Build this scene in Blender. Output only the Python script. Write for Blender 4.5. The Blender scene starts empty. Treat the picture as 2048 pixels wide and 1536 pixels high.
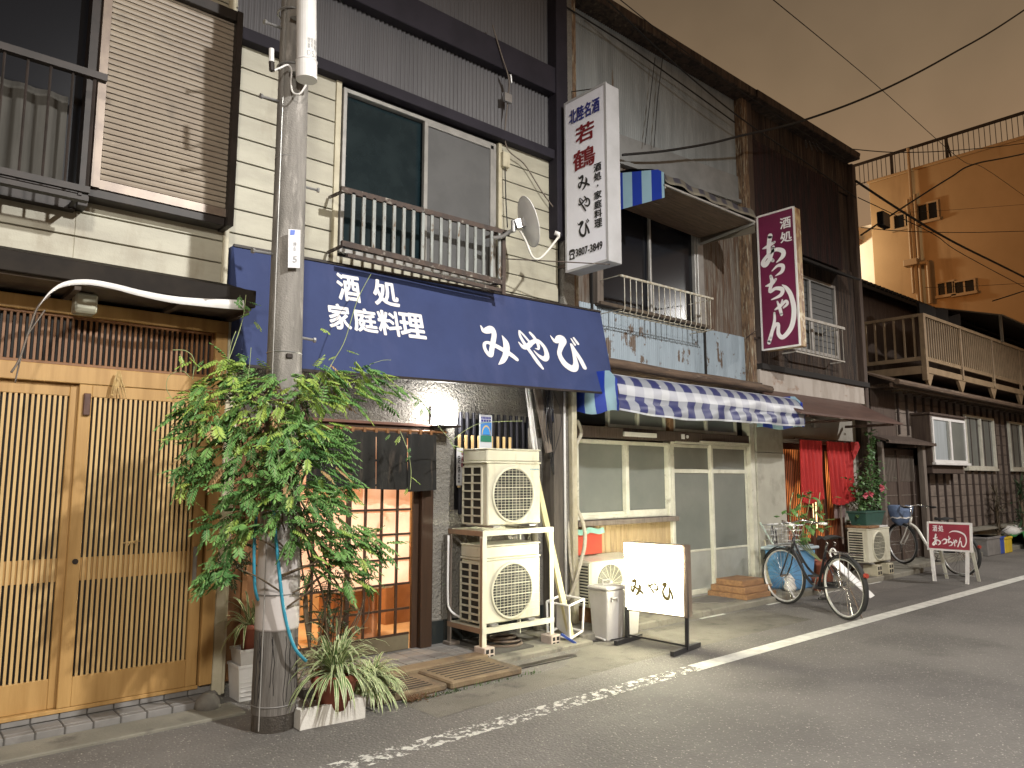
import bpy, math, random
from mathutils import Vector, Matrix
R = random.Random(11)
rad = math.radians
SC = bpy.context.scene
COL = SC.collection

# ------------------------------------------------------------------ camera
H, TH, YAW, FPX = 1.5, rad(7.2), rad(41.0), 1500.0
cd = bpy.data.cameras.new('camera')
cd.sensor_fit = 'HORIZONTAL'; cd.sensor_width = 36.0; cd.lens = 36.0*FPX/2048
cd.clip_start = 0.05; cd.clip_end = 600
cam = bpy.data.objects.new('camera', cd); COL.objects.link(cam)
cam.location = (0, 0, H); cam.rotation_euler = (rad(90)+TH, 0, -YAW)
SC.camera = cam
F_ = Vector((math.sin(YAW)*math.cos(TH), math.cos(YAW)*math.cos(TH), math.sin(TH)))
R_ = Vector((math.cos(YAW), -math.sin(YAW), 0)); U_ = R_.cross(F_)
def _ray(px, py): return F_+R_*((px-1024)/FPX)-U_*((py-768)/FPX)
def at(px, py, y):                 # a photo pixel measured on the plane at depth y
    d = _ray(px, py); t = y/d.y; return Vector((d.x*t, y, H+d.z*t))
def atx(px, py, x):
    d = _ray(px, py); t = x/d.x; return Vector((x, d.y*t, H+d.z*t))
def atz(px, py, z=0.0):
    d = _ray(px, py); t = (z-H)/d.z; return Vector((d.x*t, d.y*t, z))

# ------------------------------------------------------------------ night sky
w = bpy.data.worlds.new('World'); SC.world = w; w.use_nodes = True
nt = w.node_tree; bg = nt.nodes['Background']
tc = nt.nodes.new('ShaderNodeTexCoord'); sp = nt.nodes.new('ShaderNodeSeparateXYZ')
nt.links.new(tc.outputs['Generated'], sp.inputs[0])
rp = nt.nodes.new('ShaderNodeValToRGB')
rp.color_ramp.elements[0].position = 0.0; rp.color_ramp.elements[0].color = (.25, .128, .054, 1)
rp.color_ramp.elements[1].position = 0.62; rp.color_ramp.elements[1].color = (.088, .063, .040, 1)
e = rp.color_ramp.elements.new(.28); e.color = (.195, .120, .066, 1)
e = rp.color_ramp.elements.new(.45); e.color = (.145, .098, .057, 1)
nt.links.new(sp.outputs['Z'], rp.inputs[0])
no = nt.nodes.new('ShaderNodeTexNoise'); no.inputs['Scale'].default_value = 3.2; no.inputs['Detail'].default_value = 5
nt.links.new(tc.outputs['Generated'], no.inputs['Vector'])
mr = nt.nodes.new('ShaderNodeMapRange'); mr.inputs[3].default_value = .82; mr.inputs[4].default_value = 1.2
mr.inputs[1].default_value = .3; mr.inputs[2].default_value = .7
nt.links.new(no.outputs[0], mr.inputs[0])
mx = nt.nodes.new('ShaderNodeVectorMath'); mx.operation = 'SCALE'
nt.links.new(rp.outputs[0], mx.inputs[0]); nt.links.new(mr.outputs[0], mx.inputs['Scale'])
nt.links.new(mx.outputs[0], bg.inputs[0]); bg.inputs[1].default_value = 0.92

# street lamps of the lane, outside the frame, plus one added fill light
def lamp(name, loc, power, col, size=.12, spot=None, target=None):
    l = bpy.data.lights.new(name, 'SPOT' if spot else 'POINT'); l.energy = power; l.color = col; l.shadow_soft_size = size
    o = bpy.data.objects.new(name, l); o.location = loc; COL.objects.link(o)
    if spot:
        l.spot_size = rad(spot); l.spot_blend = .6
        o.rotation_euler = (Vector(target)-Vector(loc)).to_track_quat('-Z', 'Y').to_euler()
    return o
lamp('street_lamp_light', (3.6, -1.6, 6.4), 1650, (1.0, .98, .94), .10, 163, (3.9, 0.2, 0))
lamp('near_fill_light', (-1.2, -2.0, 5.0), 900, (1.0, .96, .88), .25, 156, (-.6, .2, 0))  # added soft fill that brightens the lattice doors, not a lamp of the lane
lamp('far_street_lamp_light', (15.5, 0.2, 5.6), 900, (1.0, .97, .93), .10, 160, (15, 1.2, 0))
lamp('sodium_lamp_light', (19, 14.5, 8.5), 700, (1.0, .40, .10), .3, 120, (30, 9, 9.5))
SC.view_settings.view_transform = 'Standard'
try: SC.view_settings.look = 'None'
except Exception: pass
SC.view_settings.exposure = 0.80; SC.view_settings.gamma = 1

# ------------------------------------------------------------------ materials
def M(name, c1, c2=None, sc=3., st=(1, 1, 1), lo=.4, hi=.62, rough=.7, metal=0., bump=0., bsc=40., bst=(1, 1, 1),
      c3=None, sc3=6., st3=(1, 1, 1), lo3=.58, hi3=.66, spec=.5, coat=0., trans=0.):
    m = bpy.data.materials.new(name); m.use_nodes = True; n = m.node_tree; b = n.nodes['Principled BSDF']
    b.inputs['Roughness'].default_value = rough; b.inputs['Metallic'].default_value = metal
    b.inputs['Specular IOR Level'].default_value = spec; b.inputs['Coat Weight'].default_value = coat
    b.inputs['Transmission Weight'].default_value = trans
    b.inputs['Base Color'].default_value = (*c1, 1)
    t = n.nodes.new('ShaderNodeTexCoord')
    def noise(scale, stretch, det=7):
        mp = n.nodes.new('ShaderNodeMapping'); mp.inputs['Scale'].default_value = stretch
        n.links.new(t.outputs['Object'], mp.inputs[0])
        q = n.nodes.new('ShaderNodeTexNoise'); q.inputs['Scale'].default_value = scale; q.inputs['Detail'].default_value = det
        q.inputs['Roughness'].default_value = .62
        n.links.new(mp.outputs[0], q.inputs['Vector']); return q.outputs[0]
    out = None
    if c2 is not None:
        r_ = n.nodes.new('ShaderNodeValToRGB'); n.links.new(noise(sc, st), r_.inputs[0])
        r_.color_ramp.elements[0].position = lo; r_.color_ramp.elements[0].color = (*c1, 1)
        r_.color_ramp.elements[1].position = hi; r_.color_ramp.elements[1].color = (*c2, 1); out = r_.outputs[0]
    if c3 is not None:
        r_ = n.nodes.new('ShaderNodeValToRGB'); n.links.new(noise(sc3, st3, 9), r_.inputs[0])
        r_.color_ramp.elements[0].position = lo3; r_.color_ramp.elements[0].color = (0, 0, 0, 1)
        r_.color_ramp.elements[1].position = hi3; r_.color_ramp.elements[1].color = (1, 1, 1, 1)
        x = n.nodes.new('ShaderNodeMix'); x.data_type = 'RGBA'
        n.links.new(r_.outputs[0], x.inputs[0])
        if out: n.links.new(out, x.inputs[6])
        else: x.inputs[6].default_value = (*c1, 1)
        x.inputs[7].default_value = (*c3, 1); out = x.outputs[2]
    if out: n.links.new(out, b.inputs['Base Color'])
    if bump:
        u = n.nodes.new('ShaderNodeBump'); u.inputs['Strength'].default_value = min(1, bump); u.inputs['Distance'].default_value = .01*max(1, bump)
        n.links.new(noise(bsc, bst, 3), u.inputs['Height']); n.links.new(u.outputs[0], b.inputs['Normal'])
    return m
def EM(name, col, s):
    m = bpy.data.materials.new(name); m.use_nodes = True; n = m.node_tree; b = n.nodes['Principled BSDF']
    b.inputs['Base Color'].default_value = (.8, .8, .8, 1); b.inputs['Emission Color'].default_value = (*col, 1)
    b.inputs['Emission Strength'].default_value = s; return m
def GL(name, col, rough=.08, alpha=None):
    m = bpy.data.materials.new(name); m.use_nodes = True; n = m.node_tree; b = n.nodes['Principled BSDF']
    b.inputs['Base Color'].default_value = (*col, 1); b.inputs['Roughness'].default_value = rough
    if alpha is not None: b.inputs['Alpha'].default_value = alpha
    return m

m_siding = M('cream_siding', (.41, .39, .305), (.335, .315, .245), 2, (1, 1, 3), rough=.5, bump=.15, bsc=90, c3=(.22, .18, .12), sc3=2.0, st3=(1.4, 1, .45), lo3=.56, hi3=.80)
m_trim = M('cream_trim', (.50, .46, .34), (.40, .36, .25), 5, rough=.5, c3=(.16, .12, .08), sc3=4, st3=(2, 2, .4), lo3=.6, hi3=.75)
m_dkmetal = M('dark_brown_metal', (.016, .012, .010), (.028, .020, .017), 8, rough=.5, spec=.35)
m_bronze = M('bronze_aluminium', (.22, .17, .13), (.16, .12, .095), 6, rough=.4, metal=.2)
m_shutter = M('brown_shutter', (.30, .25, .19), (.24, .195, .15), 1.6, rough=.45, c3=(.12, .10, .08), sc3=3, lo3=.6, hi3=.8)
m_wood = M('honey_wood', (.44, .265, .095), (.35, .20, .065), 2.2, (6, 6, .5), rough=.5, bump=.1, bsc=30, bst=(6, 6, .4))
m_wood2 = M('pale_slat_wood', (.55, .38, .17), (.45, .29, .12), 3, (8, 8, .4), rough=.5)
m_wooddk = M('brown_transom_wood', (.22, .10, .035), (.16, .07, .025), 3, (6, 6, .5), rough=.5)
m_black = M('black_void', (.006, .006, .007), rough=.5)
m_eave = M('dark_eave_metal', (.014, .011, .009), (.022, .017, .013), 5, rough=.75, spec=.2)
m_soffit = M('stained_soffit', (.10, .075, .05), (.055, .04, .03), 5, rough=.8)
m_stucco = M('grey_stucco', (.26, .245, .215), (.20, .188, .165), 1.4, rough=.95, bump=3.6, bsc=44, c3=(.15, .14, .12), sc3=1.3, lo3=.5, hi3=.8)
m_corr = M('dark_violet_corrugated', (.088, .085, .090), (.068, .066, .071), .8, (3, 1, .4), rough=.55)
m_beam = M('violet_black_beam', (.022, .019, .027), (.016, .014, .02), 3, rough=.75, spec=.25)
m_corrg = M('grey_corrugated', (.27, .295, .30), (.19, .21, .215), 1.2, (4, 1, .5), rough=.5, c3=(.12, .08, .05), sc3=3, st3=(4, 1, .4), lo3=.66, hi3=.76)
m_corrb = M('blue_grey_corrugated', (.27, .33, .38), (.21, .26, .30), 1.2, (4, 1, .5), rough=.5, c3=(.09, .06, .04), sc3=4.2, st3=(1.5, 1, .8), lo3=.57, hi3=.61)
m_rust = M('rusted_sheet', (.135, .115, .095), (.085, .05, .03), 3.2, (5, 5, .5), .42, .6, rough=.8, bump=.5, bsc=30, bst=(4, 4, .6), c3=(.21, .195, .16), sc3=5, st3=(6, 6, .5), lo3=.55, hi3=.66)
m_rust2 = M('dark_rust_sheet', (.060, .038, .026), (.016, .010, .008), 2.2, (6, 6, .5), .42, .60, rough=.85, bump=.4, bsc=22, bst=(5, 5, .5), c3=(.125, .10, .070), sc3=3.2, st3=(7, 7, .35), lo3=.56, hi3=.72)
m_maroon = M('maroon_panel', (.030, .010, .009), (.010, .006, .006), 2.5, (5, 5, .5), rough=.85, bump=.5, bsc=20, bst=(6, 6, .5), c3=(.06, .035, .025), sc3=3, st3=(6, 6, .4), lo3=.6, hi3=.72)
m_post = M('rusty_post', (.20, .13, .075), (.09, .055, .035), 7, (6, 6, 1), .42, .58, rough=.85, bump=.8, bsc=40, c3=(.33, .30, .22), sc3=8, st3=(6, 6, .6), lo3=.55, hi3=.62)
m_beamwood = M('weathered_brown_beam', (.13, .085, .055), (.06, .04, .028), 5, (.5, 6, 6), rough=.8, bump=.6, bsc=30, c3=(.25, .19, .14), sc3=6, st3=(.5, 5, 5), lo3=.6, hi3=.7)
m_alu = M('grey_aluminium', (.34, .33, .31), (.26, .255, .24), 5, rough=.4, metal=.25)
m_alub = M('pale_aluminium', (.55, .54, .46), (.44, .43, .36), 5, rough=.4, c3=(.2, .18, .14), sc3=7, lo3=.6, hi3=.75)
m_screen = M('insect_screen', (.10, .10, .10), (.085, .085, .085), 3, rough=.9)
m_glassdk = GL('dark_glass', (.008, .009, .012), .22); m_glassdk.node_tree.nodes['Principled BSDF'].inputs['Specular IOR Level'].default_value = .22
m_glassteal = M('dark_teal_glass', (.006, .014, .018), (.012, .022, .026), 3, rough=.12)
m_frost = M('frosted_glass', (.155, .165, .15), (.125, .135, .125), 1.3, rough=.32, c3=(.18, .185, .17), sc3=2, lo3=.5, hi3=.8)
m_frostw = M('white_frosted_glass', (.33, .36, .38), (.27, .30, .31), 2, (6, 6, .5), rough=.4)
m_railblue = M('weathered_slat_rail', (.30, .32, .31), (.22, .23, .22), 6, (5, 5, .8), rough=.7, c3=(.12, .08, .05), sc3=9, st3=(3, 3, 1), lo3=.56, hi3=.64)
m_rustrail = M('rusty_rail', (.075, .052, .042), (.045, .034, .03), 12, rough=.8, c3=(.25, .23, .20), sc3=14, lo3=.58, hi3=.66)
m_navy = M('navy_canvas', (.028, .045, .135), (.021, .034, .105), 1.6, lo=.35, hi=.68, rough=.8, bump=1.6, bsc=2.6, c3=(.045, .058, .15), sc3=1.1, st3=(3, 3, .6), lo3=.55, hi3=.8)
m_white = M('white_lettering', (.72, .71, .72), rough=.6)
m_inkb = M('black_lettering', (.010, .010, .012), rough=.5)
m_inkn = M('navy_lettering', (.03, .035, .20), rough=.5)
m_inkr = M('dark_red_lettering', (.17, .010, .015), rough=.5)
m_signw = M('white_sign_acrylic', (.80, .81, .88), (.74, .75, .82), 1.2, rough=.28, c3=(.5, .5, .5), sc3=3, lo3=.6, hi3=.8)
m_signside = M('grey_white_sign_metal', (.40, .40, .41), (.34, .34, .345), 3, rough=.45)
m_plum = M('plum_sign_face', (.15, .020, .062), (.115, .016, .048), 1.6, rough=.3)
m_plum2 = M('crimson_sign_face', (.27, .02, .045), (.22, .018, .038), 3, rough=.35)
m_rustframe = M('gold_rust_frame', (.42, .30, .14), (.20, .09, .035), 6, (3, 3, 1), .42, .58, rough=.5, c3=(.62, .55, .38), sc3=5, lo3=.55, hi3=.64)
m_conc = M('pole_concrete', (.25, .235, .215), (.165, .155, .142), 5, (3, 3, .35), rough=.98, spec=.12, bump=.6, bsc=90, c3=(.34, .32, .295), sc3=9, st3=(2, 2, .5), lo3=.55, hi3=.68)
m_wrap = M('pale_pole_wrap', (.50, .46, .44), (.44, .41, .39), 4, rough=.6, bump=.08, bsc=8)
m_skirt = M('dark_ribbed_pole_sheet', (.155, .142, .128), (.105, .096, .086), 14, (3, 3, .3), rough=.95, bump=.5, bsc=60, bst=(3, 3, .15), spec=.15)
m_crack = M('black_crack', (.015, .013, .012), rough=.9)
m_whitepl = M('white_plastic', (.68, .67, .66), (.60, .585, .565), 4, rough=.4)
m_ivory = M('ivory_enamel', (.60, .585, .47), (.53, .51, .40), 3, rough=.35, c3=(.33, .29, .20), sc3=3.5, st3=(2, 2, .7), lo3=.55, hi3=.78)
m_ivory2 = M('ivory_enamel_frame', (.62, .61, .50), (.55, .53, .42), 5, rough=.4, c3=(.26, .17, .09), sc3=9, lo3=.63, hi3=.72)
m_brownfr = M('brownish_frame_side', (.30, .20, .13), (.22, .14, .09), 6, rough=.6)
m_grille = M('cream_grille_wire', (.58, .56, .44), rough=.4)
m_fandk = M('dark_fan_void', (.012, .012, .011), (.024, .023, .02), 6, rough=.6)
m_fanblade = M('grey_fan_blade', (.06, .058, .05), rough=.6)
m_galv = M('galvanised_steel', (.42, .42, .42), (.34, .34, .34), 12, rough=.35, metal=.7)
m_chrome = M('chrome', (.62, .62, .62), rough=.18, metal=.95)
m_rim = M('silver_rim', (.55, .55, .54), (.48, .48, .47), 9, rough=.3, metal=.35)
m_rubber = M('black_rubber', (.022, .022, .022), rough=.8)
m_blackp = M('black_paint', (.015, .015, .018), rough=.3, coat=.4)
m_whitep = M('white_frame_paint', (.66, .64, .58), rough=.3, coat=.4)
m_ltbar = M('blond_bamboo_slat', (.58, .42, .20), (.50, .34, .15), 4, (8, 8, .5), rough=.5)
m_blkbar = M('black_lacquer_bar', (.018, .019, .026), (.03, .03, .04), 5, (6, 6, .5), rough=.4)
m_noren = M('dark_noren_cloth', (.018, .017, .015), (.012, .012, .011), 2.5, (2, 2, .7), rough=.95, bump=.2, bsc=150, c3=(.085, .065, .05), sc3=4, st3=(4, 4, .6), lo3=.6, hi3=.75)
m_red = M('red_noren_cloth', (.42, .022, .020), (.33, .016, .016), 3, (4, 4, .5), rough=.85)
m_door = M('dark_red_brown_door', (.085, .034, .018), (.055, .022, .013), 4, (6, 6, .4), rough=.45)
m_doorb = M('dark_brown_door', (.050, .026, .014), (.034, .018, .010), 4, (6, 6, .4), rough=.5)
m_doork = M('khaki_kick_panel', (.16, .135, .085), (.12, .10, .06), 4, rough=.5)
m_tileg = M('grey_step_tile', (.21, .20, .19), (.165, .158, .15), 5, rough=.75, c3=(.12, .11, .10), sc3=4, lo3=.55, hi3=.7)
m_tileb = M('black_base_tile', (.02, .024, .024), rough=.25)
m_grout = M('dark_grout', (.075, .07, .062), rough=.9)
m_slab = M('pavement_concrete', (.22, .205, .165), (.165, .155, .125), 2.5, rough=.9, bump=.4, bsc=60, c3=(.105, .095, .08), sc3=3.4, lo3=.54, hi3=.66)
m_plate = M('brown_drain_slab', (.20, .145, .085), (.15, .105, .062), 4, rough=.9, bump=.5, bsc=60, c3=(.09, .07, .05), sc3=5, lo3=.55, hi3=.7)
m_terr = M('terracotta', (.30, .09, .05), (.24, .07, .04), 5, rough=.7)
m_styro = M('styrofoam_box', (.62, .60, .55), (.54, .52, .47), 7, rough=.9, bump=.3, bsc=90)
m_soil = M('dark_soil', (.03, .022, .016), rough=1)
m_hose = M('blue_hose', (.04, .27, .38), (.03, .22, .32), 8, rough=.4)
m_panel = M('tan_tongue_and_groove', (.38, .28, .15), (.31, .225, .12), 3, (8, 8, .5), rough=.7, c3=(.19, .135, .08), sc3=3, st3=(4, 4, .4), lo3=.56, hi3=.72)
m_plaster = M('beige_plaster', (.36, .335, .29), (.30, .28, .24), 2, rough=.9, bump=.2, bsc=60, c3=(.22, .20, .16), sc3=2.5, lo3=.55, hi3=.75)
m_pillar = M('pale_concrete_panel', (.38, .365, .31), (.32, .31, .26), 2, rough=.85, c3=(.22, .21, .17), sc3=1.8, lo3=.55, hi3=.7)
m_stained = M('rust_stained_white_board', (.42, .38, .34), (.33, .29, .25), 3, (2, 2, .6), rough=.7, c3=(.20, .10, .045), sc3=2.4, st3=(1, 1, 2), lo3=.56, hi3=.7)
m_canopy = M('brown_canopy_metal', (.105, .060, .048), (.08, .045, .037), 3, (.6, 3, 3), rough=.5)
m_board = M('brown_board_wall', (.175, .14, .115), (.125, .10, .082), 3, (1, 1, 4), rough=.8, bump=.3, bsc=40, bst=(1, 1, 5), c3=(.24, .20, .165), sc3=4, st3=(1, 1, 3), lo3=.57, hi3=.7)
m_batten = M('dark_batten', (.032, .021, .017), (.05, .034, .027), 5, (6, 6, .5), rough=.7)
m_dkwood = M('old_dark_wood', (.050, .032, .025), (.085, .060, .045), 5, (6, 6, .5), rough=.8)
m_greywood = M('weathered_grey_wood', (.17, .14, .115), (.11, .09, .075), 5, (6, 6, .5), rough=.85)
m_balc = M('cream_balcony_rail', (.25, .18, .11), (.19, .135, .08), 5, rough=.5, c3=(.17, .10, .06), sc3=7, lo3=.6, hi3=.7)
m_frp = M('translucent_brown_sheet', (.125, .105, .08), (.10, .085, .065), 2, rough=.5)
m_roofdk = M('black_corrugated_roof', (.018, .016, .015), rough=.7)
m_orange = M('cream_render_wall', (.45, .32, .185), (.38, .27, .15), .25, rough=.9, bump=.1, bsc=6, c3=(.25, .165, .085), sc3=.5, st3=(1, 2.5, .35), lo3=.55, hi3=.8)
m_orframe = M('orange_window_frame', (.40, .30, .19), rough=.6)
m_green = [M('wisteria_leaf', (.15, .29, .075), (.055, .15, .04), 5, rough=.55, spec=.35),
           M('young_wisteria_leaf', (.30, .40, .08), (.20, .32, .06), 9, rough=.45),
           M('dry_leaf', (.42, .27, .13), (.30, .18, .08), 9, rough=.8)]
m_stem = M('pale_vine_stem', (.30, .36, .16), (.24, .28, .13), 12, rough=.7)
m_bark = M('brown_twig', (.12, .085, .05), (.07, .05, .03), 14, rough=.9)
m_stripe = M('green_blade', (.11, .20, .055), (.08, .15, .045), 6, rough=.5)
m_stripew = M('cream_blade', (.60, .62, .36), (.50, .54, .30), 6, rough=.5)
m_leafd = M('broad_green_leaf', (.12, .24, .06), (.07, .16, .045), 8, rough=.45)
m_shrub = M('dark_shrub_leaf', (.035, .07, .03), (.025, .05, .02), 8, rough=.6)
m_pink = M('pink_petal', (.65, .10, .16), (.75, .25, .3), 20, rough=.6)
m_planter = M('dark_green_planter', (.035, .10, .08), (.03, .08, .065), 6, rough=.4)
m_bin = M('pale_grey_bin', (.50, .48, .46), (.44, .42, .40), 4, rough=.45, c3=(.36, .34, .32), sc3=5, lo3=.6, hi3=.8)
m_blue = M('blue_plastic', (.12, .30, .52), (.10, .25, .45), 3, rough=.35)
m_bluelid = M('pale_blue_lid', (.40, .48, .52), (.34, .42, .47), 4, rough=.4)
m_denim = M('denim_basket_cover', (.15, .21, .34), (.11, .155, .26), 9, rough=.8, bump=.3, bsc=40)
m_redbox = M('red_plastic', (.38, .055, .03), (.30, .045, .03), 4, rough=.5)
m_mint = M('mint_cloth', (.22, .42, .34), (.18, .34, .28), 8, rough=.9)
m_yellow = M('yellow_plastic', (.60, .44, .03), (.5, .36, .03), 5, rough=.5)
m_bluecr = M('deep_blue_plastic', (.03, .07, .30), rough=.5)
m_net = M('green_net', (.03, .20, .045), (.02, .12, .03), 30, rough=.8, bump=.8, bsc=60)
m_grey = M('grey_plastic', (.20, .19, .18), (.15, .145, .14), 5, rough=.6)
m_bag = M('white_bag', (.60, .58, .55), (.5, .48, .46), 9, rough=.6, bump=.8, bsc=14)
m_timber = M('brown_timber', (.27, .15, .07), (.19, .10, .05), 4, (1, 6, 6), rough=.8, c3=(.10, .06, .03), sc3=5, lo3=.58, hi3=.7)
m_block = M('concrete_block', (.50, .42, .36), (.42, .35, .30), 9, rough=.95, bump=.3, bsc=90)
m_rock = M('grey_rock', (.17, .16, .14), (.11, .10, .09), 6, rough=.95, bump=.8, bsc=12)
m_straw = M('straw', (.50, .36, .17), (.40, .27, .11), 20, rough=.9)
m_lampon = EM('lit_lamp_shade', (1.0, .97, .92), 34)
m_signlit = EM('lit_sign_face', (1.0, .95, .68), 11.0)
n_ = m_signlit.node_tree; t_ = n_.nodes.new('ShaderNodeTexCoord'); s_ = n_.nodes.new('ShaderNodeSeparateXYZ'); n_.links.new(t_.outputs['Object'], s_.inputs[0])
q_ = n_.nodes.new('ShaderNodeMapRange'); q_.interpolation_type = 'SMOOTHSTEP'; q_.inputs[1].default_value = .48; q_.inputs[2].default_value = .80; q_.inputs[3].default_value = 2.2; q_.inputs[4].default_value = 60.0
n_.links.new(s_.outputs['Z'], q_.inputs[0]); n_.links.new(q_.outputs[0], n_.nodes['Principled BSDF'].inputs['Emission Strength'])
m_glow = EM('paper_screen_glow', (1.0, .47, .24), 1.15)
m_ink = EM('sign_brush_ink', (.42, .34, .14), .10); m_ink.node_tree.nodes['Principled BSDF'].inputs['Base Color'].default_value = (.12, .09, .03, 1)
m_inkb2 = M('thin_grey_print', (.30, .30, .30), rough=.7)

# checked awning cloth: stripes across, second colour scheme on the soffit side is the same cloth
def checks(name, horiz, a=(.42, .46, .52), b=(.055, .075, .22), c=(.27, .29, .33), pitch=.28, zsplit=None):
    m = bpy.data.materials.new(name); m.use_nodes = True; n = m.node_tree; bs = n.nodes['Principled BSDF']
    t = n.nodes.new('ShaderNodeTexCoord'); s = n.nodes.new('ShaderNodeSeparateXYZ'); n.links.new(t.outputs['UV'], s.inputs[0])
    def wave(sock, p, off=0., th=.5):
        a1 = n.nodes.new('ShaderNodeMath'); a1.operation = 'MULTIPLY_ADD'; a1.inputs[1].default_value = 1/p; a1.inputs[2].default_value = off
        n.links.new(sock, a1.inputs[0])
        f = n.nodes.new('ShaderNodeMath'); f.operation = 'FRACT'; n.links.new(a1.outputs[0], f.inputs[0])
        g = n.nodes.new('ShaderNodeMath'); g.operation = 'LESS_THAN'; g.inputs[1].default_value = th; n.links.new(f.outputs[0], g.inputs[0]); return g.outputs[0]
    wx = wave(s.outputs['X'], pitch)
    m1 = n.nodes.new('ShaderNodeMix'); m1.data_type = 'RGBA'; n.links.new(wx, m1.inputs[0])
    m1.inputs[6].default_value = (*c, 1); m1.inputs[7].default_value = (*b, 1)
    out = m1.outputs[2]
    if horiz:
        m2 = n.nodes.new('ShaderNodeMix'); m2.data_type = 'RGBA'; wy = wave(s.outputs['Y'], horiz, .0, .40); n.links.new(wy, m2.inputs[0])
        m3 = n.nodes.new('ShaderNodeMix'); m3.data_type = 'RGBA'; n.links.new(wx, m3.inputs[0])
        m3.inputs[6].default_value = (*a, 1); m3.inputs[7].default_value = (a[0]*.8, a[1]*.8, a[2]*.85, 1)
        n.links.new(out, m2.inputs[6]); n.links.new(m3.outputs[2], m2.inputs[7]); out = m2.outputs[2]
    q = n.nodes.new('ShaderNodeTexNoise'); q.inputs['Scale'].default_value = 3; n.links.new(t.outputs['Object'], q.inputs['Vector'])
    mm = n.nodes.new('ShaderNodeMapRange'); mm.inputs[3].default_value = .7; mm.inputs[4].default_value = 1.15; n.links.new(q.outputs[0], mm.inputs[0])
    v = n.nodes.new('ShaderNodeVectorMath'); v.operation = 'SCALE'; n.links.new(out, v.inputs[0]); n.links.new(mm.outputs[0], v.inputs['Scale'])
    n.links.new(v.outputs[0], bs.inputs['Base Color']); bs.inputs['Roughness'].default_value = .45
    return m
m_check = checks('checked_vinyl', .27, a=(.50, .52, .56), b=(.028, .035, .13))
m_strip = checks('striped_vinyl', 0, b=(.02, .055, .42), c=(.35, .55, .66), pitch=.27)

def asphalt():
    m = M('asphalt', (.150, .139, .126), (.105, .097, .089), .55, rough=.85, c3=(.085, .078, .070), sc3=.9, lo3=.54, hi3=.74)
    n = m.node_tree; b = n.nodes['Principled BSDF']; t = n.nodes['Texture Coordinate']
    v = n.nodes.new('ShaderNodeTexVoronoi'); v.inputs['Scale'].default_value = 62; n.links.new(t.outputs['Object'], v.inputs['Vector'])
    r_ = n.nodes.new('ShaderNodeValToRGB'); r_.color_ramp.elements[0].position = .12; r_.color_ramp.elements[0].color = (1, 1, 1, 1)
    r_.color_ramp.elements[1].position = .34; r_.color_ramp.elements[1].color = (0, 0, 0, 1); n.links.new(v.outputs['Distance'], r_.inputs[0])
    x = n.nodes.new('ShaderNodeMath'); x.operation = 'MULTIPLY'
    q = n.nodes.new('ShaderNodeTexNoise'); q.inputs['Scale'].default_value = 33; n.links.new(t.outputs['Object'], q.inputs['Vector'])
    s = n.nodes.new('ShaderNodeMapRange'); s.inputs[1].default_value = .47; s.inputs[2].default_value = .66; n.links.new(q.outputs[0], s.inputs[0])
    n.links.new(r_.outputs[0], x.inputs[0]); n.links.new(s.outputs[0], x.inputs[1])
    old = b.inputs['Base Color'].links[0].from_socket
    mix = n.nodes.new('ShaderNodeMix'); mix.data_type = 'RGBA'; n.links.new(x.outputs[0], mix.inputs[0]); n.links.new(old, mix.inputs[6])
    mix.inputs[7].default_value = (.50, .47, .41, 1); n.links.new(mix.outputs[2], b.inputs['Base Color'])
    u = n.nodes.new('ShaderNodeBump'); u.inputs['Strength'].default_value = .7; u.inputs['Distance'].default_value = .006
    n.links.new(v.outputs['Distance'], u.inputs['Height']); n.links.new(u.outputs[0], b.inputs['Normal'])
    return m
m_asph = asphalt()
def paint(name, lo, hi):
    m = M(name, (.60, .59, .54), (.46, .45, .41), 9, rough=.7)
    n = m.node_tree; b = n.nodes['Principled BSDF']; t = n.nodes['Texture Coordinate']
    q = n.nodes.new('ShaderNodeTexNoise'); q.inputs['Scale'].default_value = 16; q.inputs['Detail'].default_value = 8; q.inputs['Roughness'].default_value = .75
    n.links.new(t.outputs['Object'], q.inputs['Vector'])
    s = n.nodes.new('ShaderNodeMapRange'); s.inputs[1].default_value = lo; s.inputs[2].default_value = hi; n.links.new(q.outputs[0], s.inputs[0])
    n.links.new(s.outputs[0], b.inputs['Alpha']); return m
m_line = paint('road_paint', .30, .36)
m_linew = paint('worn_road_paint', .50, .54)

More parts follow.
